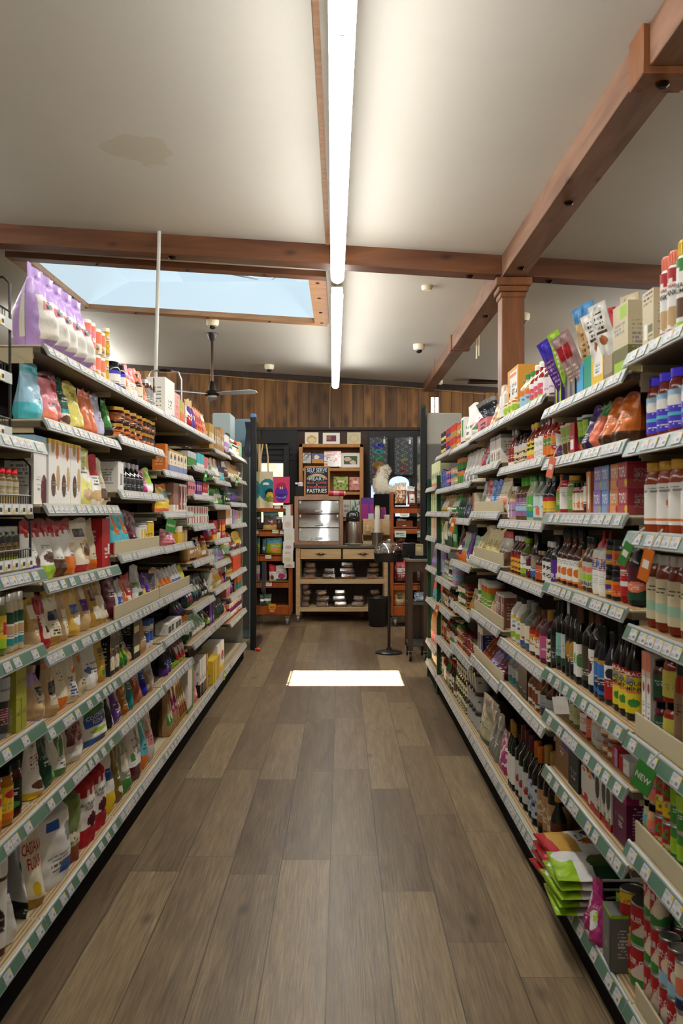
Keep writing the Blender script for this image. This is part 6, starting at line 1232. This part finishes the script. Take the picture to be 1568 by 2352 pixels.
card(617, 633, 1387, 1400, 10.96, 'orange handwritten tag on the left rack\'s drawer', '#e09c20 X20,30,80,60:brown', 'paper_tag', 'tag', tilt=0, d=.002); card(619, 630, 1399, 1406, 10.96, 'salmon paper tag under the orange one', '#f09070', 'paper_tag', 'tag', tilt=0, d=.002)
# strip of hanging packets on the rack's edge
for k, (xx, y0, y1) in enumerate(((661, 1184, 1216), (664, 1214, 1246), (662, 1244, 1264), (661, 1262, 1275), (661, 1272, 1293), (664, 1290, 1304))):
    card(xx - 12, xx + 12, y0, y1, 10.972 - k * .004, 'white seed packet on the hanging strip, %s from the top' % NTH[k], 'white E50,36,30,20:%s' % ['#e8d0c0', '#e8e8d8', '#dcb8cc', '#e8b8a0', '#e0d8a0', '#e0b0b0'][k], 'seed_packet', 'packet', 'paper', 'white packets on the hanging strip', tilt=.04, d=.01)
# glass partitions, totes
def partition(xe, yn, yf, zt0, sgn, label):
    t = thing('glass_partition', label, 'partition', (xe, yn, 0), 0, 'tall glass partitions at the aisle\'s end')
    m = MB(); m.box((-.03, 0, 0), (.03, .05, zt0), '#14181c', 'plastic', .008); m.build('edge_post', t)
    m = MB(); m.box((-.006, .05, .05), (.006, yf - yn, zt0 - .02), 'white', 'greenglass', .002); m.build('glass_pane', t)
    m = MB(); m.box((-.03, .05, 0), (.03, yf - yn, .05), '#14181c', 'plastic', .004); m.build('foot_rail', t)
    m = MB(); m.box((-.03, -.001, zt0 - .02), (.03, .06, zt0 + .03), '#5a84b4' if sgn < 0 else '#2c342c', 'plastic', .012); m.build('corner_cap', t); return t
partition(-.895, 9.05, 9.75, 2.37, -1, 'tall green-tinted glass partition with black edge at the left'); partition(.832, 9.05, 9.75, 2.46, 1, 'tall green-tinted glass partition with black edge at the right')
def cloth(xc, y0, y1, wpx, Yt, label, spec, name, cat, drop=.0):
    p = px(xc, y0, Yt); q = px(xc, y1, Yt); w = wpx / F * Yt; h = p[2] - q[2]; m = MB(); nu, nv = 22, 30
    U, V = np.meshgrid((np.arange(nu) + .5) / nu, (np.arange(nv) + .5) / nv, indexing='ij'); R = design(spec, U, V, int(xc))
    f = lambda i, j, o: (-w / 2 + w * i / nu, -.012 * math.sin(i / nu * 9 + j * .1) * (1 - j / nv) + o, h * j / nv - drop * h * (i / nu) * (j < 3))
    m.grid([[f(i, j, -.006) for j in range(nv + 1)] for i in range(nu + 1)], R, 'cloth'); m.grid([[f(i, j, .006) for j in range(nv + 1)] for i in range(nu + 1)], tuple(C(spec.split()[0])), 'cloth', flip=True)
    for i in (0, nu): m.grid([[f(i, j, -.006) for j in range(nv + 1)], [f(i, j, .006) for j in range(nv + 1)]], tuple(C(spec.split()[0])), 'cloth', flip=i > 0)
    for j in (0, nv): m.grid([[f(i, j, -.006) for i in range(nu + 1)], [f(i, j, .006) for i in range(nu + 1)]], tuple(C(spec.split()[0])), 'cloth', flip=j == 0)
    o = m.build(name, loc=(p[0], Yt, q[2])); tag(o, label, cat)
    if cat == 'tote bag':
        for sx in (-1, 1): m = MB(); m.tube([(sx * w * .22, 0, h * .98), (sx * w * .2, 0, h + .16), (sx * w * .1, .0, h + .30)], .009, 6, 'tan', 'cloth'); m.build('strap', o)
    return o
cloth(607, 1083, 1167, 40, 9.72, 'natural canvas tote bag with round teal and yellow landscape print', '#d6c8a8 E68,50,50,30:#2f8090 E80,38,26,16:#20303a E82,32,22,12:#c8a840 E84,24,30,8:#7a8a40 E60,66,20,3:white', 'tote_bag', 'tote bag')
card(656, 667, 1160, 1302, 10.996, 'white hook strip card carrying the hanging seed packets', 'white', 'hook_strip', 'hook strip', 'paper', tilt=0, d=.02)
cloth(587, 1247, 1350, 13, 9.66, 'folded cream tote bag with red and blue lettering hanging low', '#dcd0b4 R30,52,70,78:#c05040 R30,20,70,46:#5060a8', 'folded_tote', 'tote')
cloth(584, 1170, 1250, 11, 9.64, 'bundle of folded beige tote bags hanging on the partition', '#c8bc9c R30,0,40,100:#a89c80 R60,0,70,100:#a89c80', 'folded_tote', 'tote', .1); cloth(592, 1020, 1085, 12, 9.66, 'tan folded tote hanging at the top of the left partition', '#b8a488 R40,0,50,100:#988468', 'folded_tote', 'tote')
for k, (dx, c) in enumerate(((0, '#38506a'), (.012, '#6a4c40'), (.026, '#48505c'), (.04, '#7a4434'))):
    p = px(602, 1290, 9.6); m = MB(); m.tube([(0, 0, .0), (.004, 0, -.15), (-.006, 0, -.30), (.008, 0, -.36), (.016, 0, -.30), (.012, 0, -.02)], .006, 6, c, 'cloth'); tag(m.build('lanyard', loc=(p[0] + dx, 9.6 - k * .014, p[2])), '%s woven strap in the bundle hanging on the left partition' % ['slate blue', 'brown', 'grey', 'rust'][k], 'strap', 'woven straps hanging on the left partition')
for k in range(5):
    p = px(574, 968, 9.0); m = MB(); m.tube([(-.05 + k * .012, 0, .0), (-.04 + k * .008, .02, -.1), (-.055 + k * .014, 0, -.28), (-.04 + k * .008, 0, -.36)], .006, 6, '#1c2430', 'plastic'); tag(m.build('black_cable', loc=(p[0], 9.03, p[2])), 'dark cable loop hanging left of the left partition, %s in the bunch' % NTH[k], 'cable', 'dark cables behind the left shelving')
# fixtures behind the shelving ends
def cab(x0, x1, y0, Yc3, zb0, label, col, name='metal_cabinet', dp=.4):
    p = px(x0, y0, Yc3); q = px(x1, y0, Yc3); t = thing(name, label, 'cabinet', ((p[0] + q[0]) / 2, Yc3, 0)); W = (q[0] - p[0]) / 2
    m = MB(); m.box((-W, 0, 0), (W, dp, p[2]), col, 'painted', .01); m.build('body', t)
    m = MB(); m.box((-W, -.012, p[2] - .32), (W, 0, p[2] - .012), col, 'painted', .004); m.build('upper_door', t); m = MB(); m.box((-W, -.012, .1), (W, 0, p[2] - .33), '#6a6a66', 'painted', .004); m.build('lower_door', t)
    return t
cab(488, 529, 948, 9.15, 0, 'pale blue-grey cabinet rising behind the left shelving', '#a8b8bc'); cab(540, 573, 962, 9.9, 0, 'lower blue-grey cabinet between cabinet and left partition', '#7c98a8')
cab(979, 1060, 948, 9.1, 0, 'light grey cabinet behind the end of the right shelving', '#a8a8a0', dp=.5)
# round domed stand
Yd = 8.85; p = px(893, 1500, Yd); sx_ = p[0]
st = thing('sample_stand', 'black pedestal stand with tray and clear dome cover', 'stand', (sx_, Yd, 0))
m = MB(); m.lathe([(.135, 0), (.135, .012), (.12, .022), (.03, .035), (.022, .06), (0, .06)], 28, 'black', 'plastic'); m.build('base', st)
zt2 = CAMZ - (1290 - 1176) / F * Yd; zt3 = CAMZ - (1272 - 1176) / F * Yd
m = MB(); m.cyl((0, 0, .05), (0, 0, .55), .015, n=14, col='black', mat='plastic'); m.cyl((0, 0, .55), (0, 0, zt2), .011, n=14, col='black', mat='plastic'); m.cyl((0, 0, .52), (0, 0, .57), .02, n=14, col='black', mat='plastic'); m.build('pole', st)
m = MB(); m.lathe([(.135, zt2), (.145, zt2 + .01), (.15, zt3), (.155, zt3 + .004), (.145, zt3 + .006), (.14, zt2 + .015), (0, zt2 + .014)], 32, 'black', 'plastic'); m.build('tray', st)
m = MB(); m.lathe([(.155, zt3 + .007), (.155, zt3 + .012), (.15, zt3 + .013), (.145, zt3 + .045), (.125, zt3 + .08), (.09, zt3 + .105), (.04, zt3 + .12), (.0, zt3 + .123)], 32, 'white', 'acrylic', caps=False); dm = m.build('dome', st)
m = MB(); m.lathe([(.012, zt3 + .122), (.018, zt3 + .14), (0, zt3 + .15)], 12, '#c0c0c0', 'plastic'); m.build('dome_knob', dm)
# dark trolley
Yt = 8.35; p = px(937, 1284, Yt); q = px(985, 0, Yt); W = (q[0] - p[0]); zc_ = p[2]
tr = thing('dark_trolley', 'dark brown trolley on castors with marbled top beside the right shelving', 'trolley', (p[0], Yt, 0))
m = MB(); m.box((-.02, -.02, zc_ - .025), (W + .0, .42, zc_), '#6a645c', 'painted', .006); m.build('top', tr)
for xx in (.0, W - .05):
    for yy in (0, .36): m = MB(); m.box((xx, yy, .10), (xx + .045, yy + .045, zc_ - .025), 'white', 'darkwood', .004); m.build('leg', tr)
m = MB(); m.box((.045, .005, zc_ - .12), (W - .05, .02, zc_ - .025), 'white', 'darkwood'); m.build('apron', tr)
for z in (CAMZ - (1385 - 1176) / F * Yt, CAMZ - (1480 - 1176) / F * Yt): m = MB(); m.box((.0, .01, z - .02), (W - .0, .40, z), '#4a4844', 'painted', .003); m.build('shelf', tr)
m = MB(); m.box((.05, .37, .15), (W - .05, .38, .5), 'white', 'darkwood'); m.build('back_panel', tr)
for xx in (.022, W - .03):
    for yy in (.02, .38): caster(tr, xx, yy, .043, 'castor', 'black')
m = MB(); m.box((0, 0, 0), (.16, .24, .006), 'black', 'plastic', .003); m.box((0, 0, .006), (.16, .008, .03), 'black', 'plastic'); m.box((0, .232, .006), (.16, .24, .03), 'black', 'plastic'); m.box((0, 0, .006), (.008, .24, .03), 'black', 'plastic'); m.box((.152, 0, .006), (.16, .24, .03), 'black', 'plastic')
tag(m.build('serving_tray', loc=(p[0] + .02, Yt + .03, zc_ + .001)), 'black tray lying on the dark trolley', 'tray')
m = MB(); m.lathe([(.036, 0), (.038, .005), (.037, .10), (.034, .105)], 18, '#b8a880', 'plastic'); m.lathe([(.037, .105), (.037, .12), (.034, .125), (0, .125)], 18, '#a89870', 'plastic'); tag(m.build('beige_canister', loc=(p[0] + .12, Yt + .18, zc_ + .008)), 'beige round canister on the dark trolley\'s tray', 'canister')
m = MB(); m.box((0, 0, 0), (.13, .12, .14), 'black', 'plastic', .008); tag(m.build('black_bin', loc=(p[0] - .03, Yt + .3, zc_ + .001)), 'square black container at the back of the dark trolley', 'container')
bag_at('bg', 963, 1384, 24, 24, 8.5, 'clear bag of blue-white wrapped sweets on the trolley shelf', '#7888a0 N40:#c8d0d8 B20:#8a8470', 'sweet_bag', 'bag', d=.12)
m = MB(); p2 = px(869, 1436, 11.0); m.lathe([(.10, 0), (.115, .02), (.13, .34), (.135, .35), (.125, .36), (.12, .34), (0, .33)], 26, '#16181a', 'plastic'); tag(m.build('waste_bin', loc=(px(868, 0, 10.95)[0], 10.95, 0)), 'round black waste bin in front of the birch trolley', 'bin')
m = MB(); m.box((-.03, -.03, 0), (.03, .03, .5), 'black', 'plastic', .006); tag(m.build('card_holder', loc=(.893, 9.08, 1.2)), 'black box mounted beside the right partition\'s edge', 'box')

# ------------------------------------------------------------------ ceiling hardware
def dome_cam(x, y, Yc4, label):
    p = px(x, y, Yc4); z = zc(p[0]); t = thing('security_camera', label, 'security camera', (p[0], Yc4, z), 0, 'white dome security cameras on the ceiling')
    m = MB(); m.lathe([(0, -.062), (.05, -.062), (.062, -.045), (.064, 0)], 22, 'cream', 'plastic'); m.build('housing', t)
    m = MB(); m.ell((0, 0, -.06), (.036, .036, .036), '#22262c', 'glass', 16, 10); m.build('dome', t)
dome_cam(962, 790, 9.6, 'dome camera on the open ceiling right of the tube lights'); dome_cam(618, 845, 11.6, 'dome camera near the plank wall left of the tube lights'); dome_cam(1006, 868, 12.0, 'dome camera beside the far end of the long beam'); dome_cam(488, 740, 9.0, 'dome camera right above the ceiling fan'); dome_cam(1200, 702, 7.9, 'dome camera half hidden behind the timber post')
p = px(980, 650, 7.15); m = MB(); m.lathe([(0, -.035), (.035, -.035), (.045, -.02), (.045, 0)], 20, 'cream', 'plastic'); tag(m.build('smoke_detector', loc=(p[0], 7.15, zc(p[0]))), 'small white smoke detector on the ceiling between lights and post', 'smoke detector')
# fan
Yf = 9.7; p = px(487, 770, Yf); zz = zc(p[0]); fan = thing('ceiling_fan', 'dark ceiling fan with pale blades hanging above the left shelving', 'ceiling fan', (p[0], Yf, 0))
m = MB(); m.lathe([(.02, zz - .09), (.06, zz - .02), (.06, zz)], 18, '#2c2622', 'plastic'); m.build('canopy', fan)
zm = CAMZ + (1176 - 905) / F * Yf
m = MB(); m.cyl((0, 0, zm + .1), (0, 0, zz - .05), .014, n=10, col='#4a3830', mat='metal'); m.build('rod', fan)
m = MB(); m.lathe([(0, zm - .02), (.075, zm - .02), (.085, zm), (.07, zm + .02), (.045, zm + .04), (.035, zm + .10), (.02, zm + .14)], 22, '#3a3430', 'metal'); m.build('motor', fan)
m = MB(); m.ell((0, 0, zm - .022), (.055, .055, .022), 'white', 'plastic', 16, 8); m.build('bottom_cap', fan)
for k in range(3):
    th = math.radians(-22 + 120 * k); m = MB(); m.M = Matrix.Rotation(th, 4, 'Z') @ Matrix.Translation((.07, 0, zm)) @ Matrix.Rotation(-.22, 4, 'X')
    P = [(0, -.03), (.08, -.05), (.42, -.065), (.47, -.03), (.47, .03), (.42, .06), (.08, .05), (0, .03)]; b = m._pts([(x, y, .003) for x, y in P] + [(x, y, -.003) for x, y in P]); m.face([b + i for i in range(8)], '#dcdce4', 'plastic'); m.face([b + 8 + i for i in range(8)][::-1], '#dcdce4', 'plastic')
    for i in range(8): j = (i + 1) % 8; m.face([b + i, b + 8 + i, b + 8 + j, b + j], '#c8c8d0', 'plastic')
    m.build('blade', fan)
# pole and hoops over the left shelving
m = MB(); m.cyl((-1.29, 6.15, 1.97), (-1.255, 6.15, zc(-1.25)), .013, n=12, col='#c8c8c0', mat='plastic'); tag(m.build('conduit_pole'), 'thin white conduit pole running from the ceiling to the left shelving', 'pole')
Yh = 5.6; hp = thing('wire_hoop_display', 'chrome double-hoop display frame behind the top left shelf', 'display frame', (px(380, 0, Yh)[0], Yh, 1.96))
m = MB(); m.tube([(-.10, 0, 0), (-.10, 0, .30), (-.085, 0, .325), (0, 0, .33)], .006, 8, 'silver', 'metal'); m.build('left_hoop', hp); m = MB(); m.tube([(.10, 0, 0), (.10, 0, .27), (.08, 0, .315), (0, 0, .33)], .006, 8, 'silver', 'metal'); m.build('right_hoop', hp)
m = MB(); m.ell((0, 0, .33), (.045, .03, .012), 'black', 'plastic', 14, 8); m.build('hub_disc', hp)
m = MB(); m.box((-.14, -.04, -.01), (.14, .04, 0), 'silver', 'metal'); m.build('foot', hp)
# vent, pendant, rods, strings
p = px(1105, 872, 12.0); m = MB(); m.box((-.20, -.1, -.03), (.20, .1, -.005), '#2c221c', 'metal', .004)
for k in range(6): m.box((-.18, -.085 + k * .03, -.036), (.18, -.07 + k * .03, -.03), '#4a3c30', 'metal')
tag(m.build('air_vent', loc=(p[0], 11.8, zc(p[0]) + .002)), 'dark slatted air vent in the ceiling beyond the post', 'air vent')
pd = thing('pendant_lamp', 'pair of short glowing white tubes hanging over the right partition', 'pendant lamp', (px(998, 0, 10.4)[0], 10.4, 0)); z0 = CAMZ + (1176 - 947) / F * 10.4; z1 = CAMZ + (1176 - 913) / F * 10.4
for dx in (-.025, .025): m = MB(); m.cyl((dx, 0, z0), (dx, 0, z1), .018, n=12, col='white', mat='pendant_glow'); m.build('glass_tube', pd)
m = MB(); m.tube([(-.025, 0, z1), (0, 0, z1 + .10), (.025, 0, z1)], .003, 5, 'brown', 'metal'); m.cyl((0, 0, z1 + .1), (0, 0, zc(1.1)), .002, n=5, col='brown'); m.build('cord', pd)
for dx in (0, .045): m = MB(); p = px(1094, 765, 8.8); m.cyl((0, 0, 0), (0, 0, -.26 + dx * .6), .007, n=8, col='cream', mat='plastic'); tag(m.build('hanging_rod', loc=(p[0] + dx * .5, 8.8, zc(p[0]))), 'short cream rod hanging from the ceiling beyond the post, %s of two' % ('longer' if dx == 0 else 'shorter'), 'rod', 'short rods hanging beyond the post')
m = MB(); m.tube([(px(758, 870, 12.28)[0], 12.28, zc(-.15) - .1), (px(757, 985, 12.28)[0], 12.28, 2.56)], .004, 5, 'tan', 'plastic'); tag(m.build('hanging_string'), 'thin pale cord running down the plank wall below the lights', 'cord')
pts = [(x, 12.27, zc(x) - .095 + .012 * math.sin(x * 2.3)) for x in np.linspace(-2.5, 2.0, 30)]; m = MB(); m.tube(pts, .004, 5, 'tan', 'plastic'); tag(m.build('wall_wire'), 'thin wire strung along the top of the plank wall', 'wire')
# hanging shelf tags
def talker(side, xpx, ypx, w, h, col, label, txt=None, ang=.3, out=-.03):
    sg, xf, dep = SIDE[side]; Yq = (xf + out) * F / abs(784 - xpx); z = CAMZ - (ypx - 1176) / F * Yq
    t = thing('shelf_tag', label, 'shelf tag', (sg * (xf + out), Yq, z)); t.rotation_euler = (0, ang, math.radians(60) if side == 'L' else math.radians(-60))
    m = MB(); m.box((-w / 2, -.001, -h), (w / 2, .001, 0), col, 'label')
    if txt: m.text(txt, lambda a, b_: (a * w * .8, -.0022, -h / 2 + b_ * h * .22), 'white')
    else: m.box((-w * .3, -.0022, -h * .6), (w * .3, -.0012, -h * .35), 'white', 'label')
    m.build('card', t); m = MB(); m.tube([(0, 0, 0), (.008, 0, .03), (.02, 0, .055)], .002, 5, 'white', 'plastic'); m.build('clip', t)
talker('L', 394, 1192, .075, .07, 'green', 'green NEW tag hanging in front of the fourth left bay', 'NEW!', .2); talker('L', 474, 1082, .03, .07, 'green', 'small green tag below the fifth left bay\'s second shelf'); talker('L', 545, 1098, .03, .07, 'green', 'small green tag at the farthest left bay'); talker('L', 517, 1540, .03, .07, 'lime', 'green strip tag dangling from the bottom rail of the left shelving')
talker('R', 1446, 1248, .028, .06, 'green', 'small green tag on the nearest right bay\'s third rail', ang=.5); talker('R', 1492, 1262, .03, .075, 'orange', 'orange tag hanging from the nearest right bay\'s third rail', ang=.3); talker('R', 1270, 1050, .03, .07, 'coral', 'orange strip tag below the second right bay\'s second rail'); talker('R', 1488, 1758, .055, .07, 'green', 'green NEW tag on white tie at the nearest right bay', 'NEW', .4)
talker('R', 1042, 1190, .04, .09, 'orange', 'orange strip tag on the fifth right bay'); talker('R', 1005, 1390, .04, .09, 'orange', 'orange strip tag low on the sixth right bay'); talker('R', 1285, 1600, .07, .055, 'white', 'white price card sticking out of the third right bay', ang=-.2)
m = MB(); m.ell((0, 0, .018), (.03, .03, .018), '#e84828', 'plastic', 14, 8); tag(m.build('orange_ball', loc=(px(592, 0, 9.0)[0], 8.99, 0)), 'small orange-red ball on the floor by the left partition', 'ball')
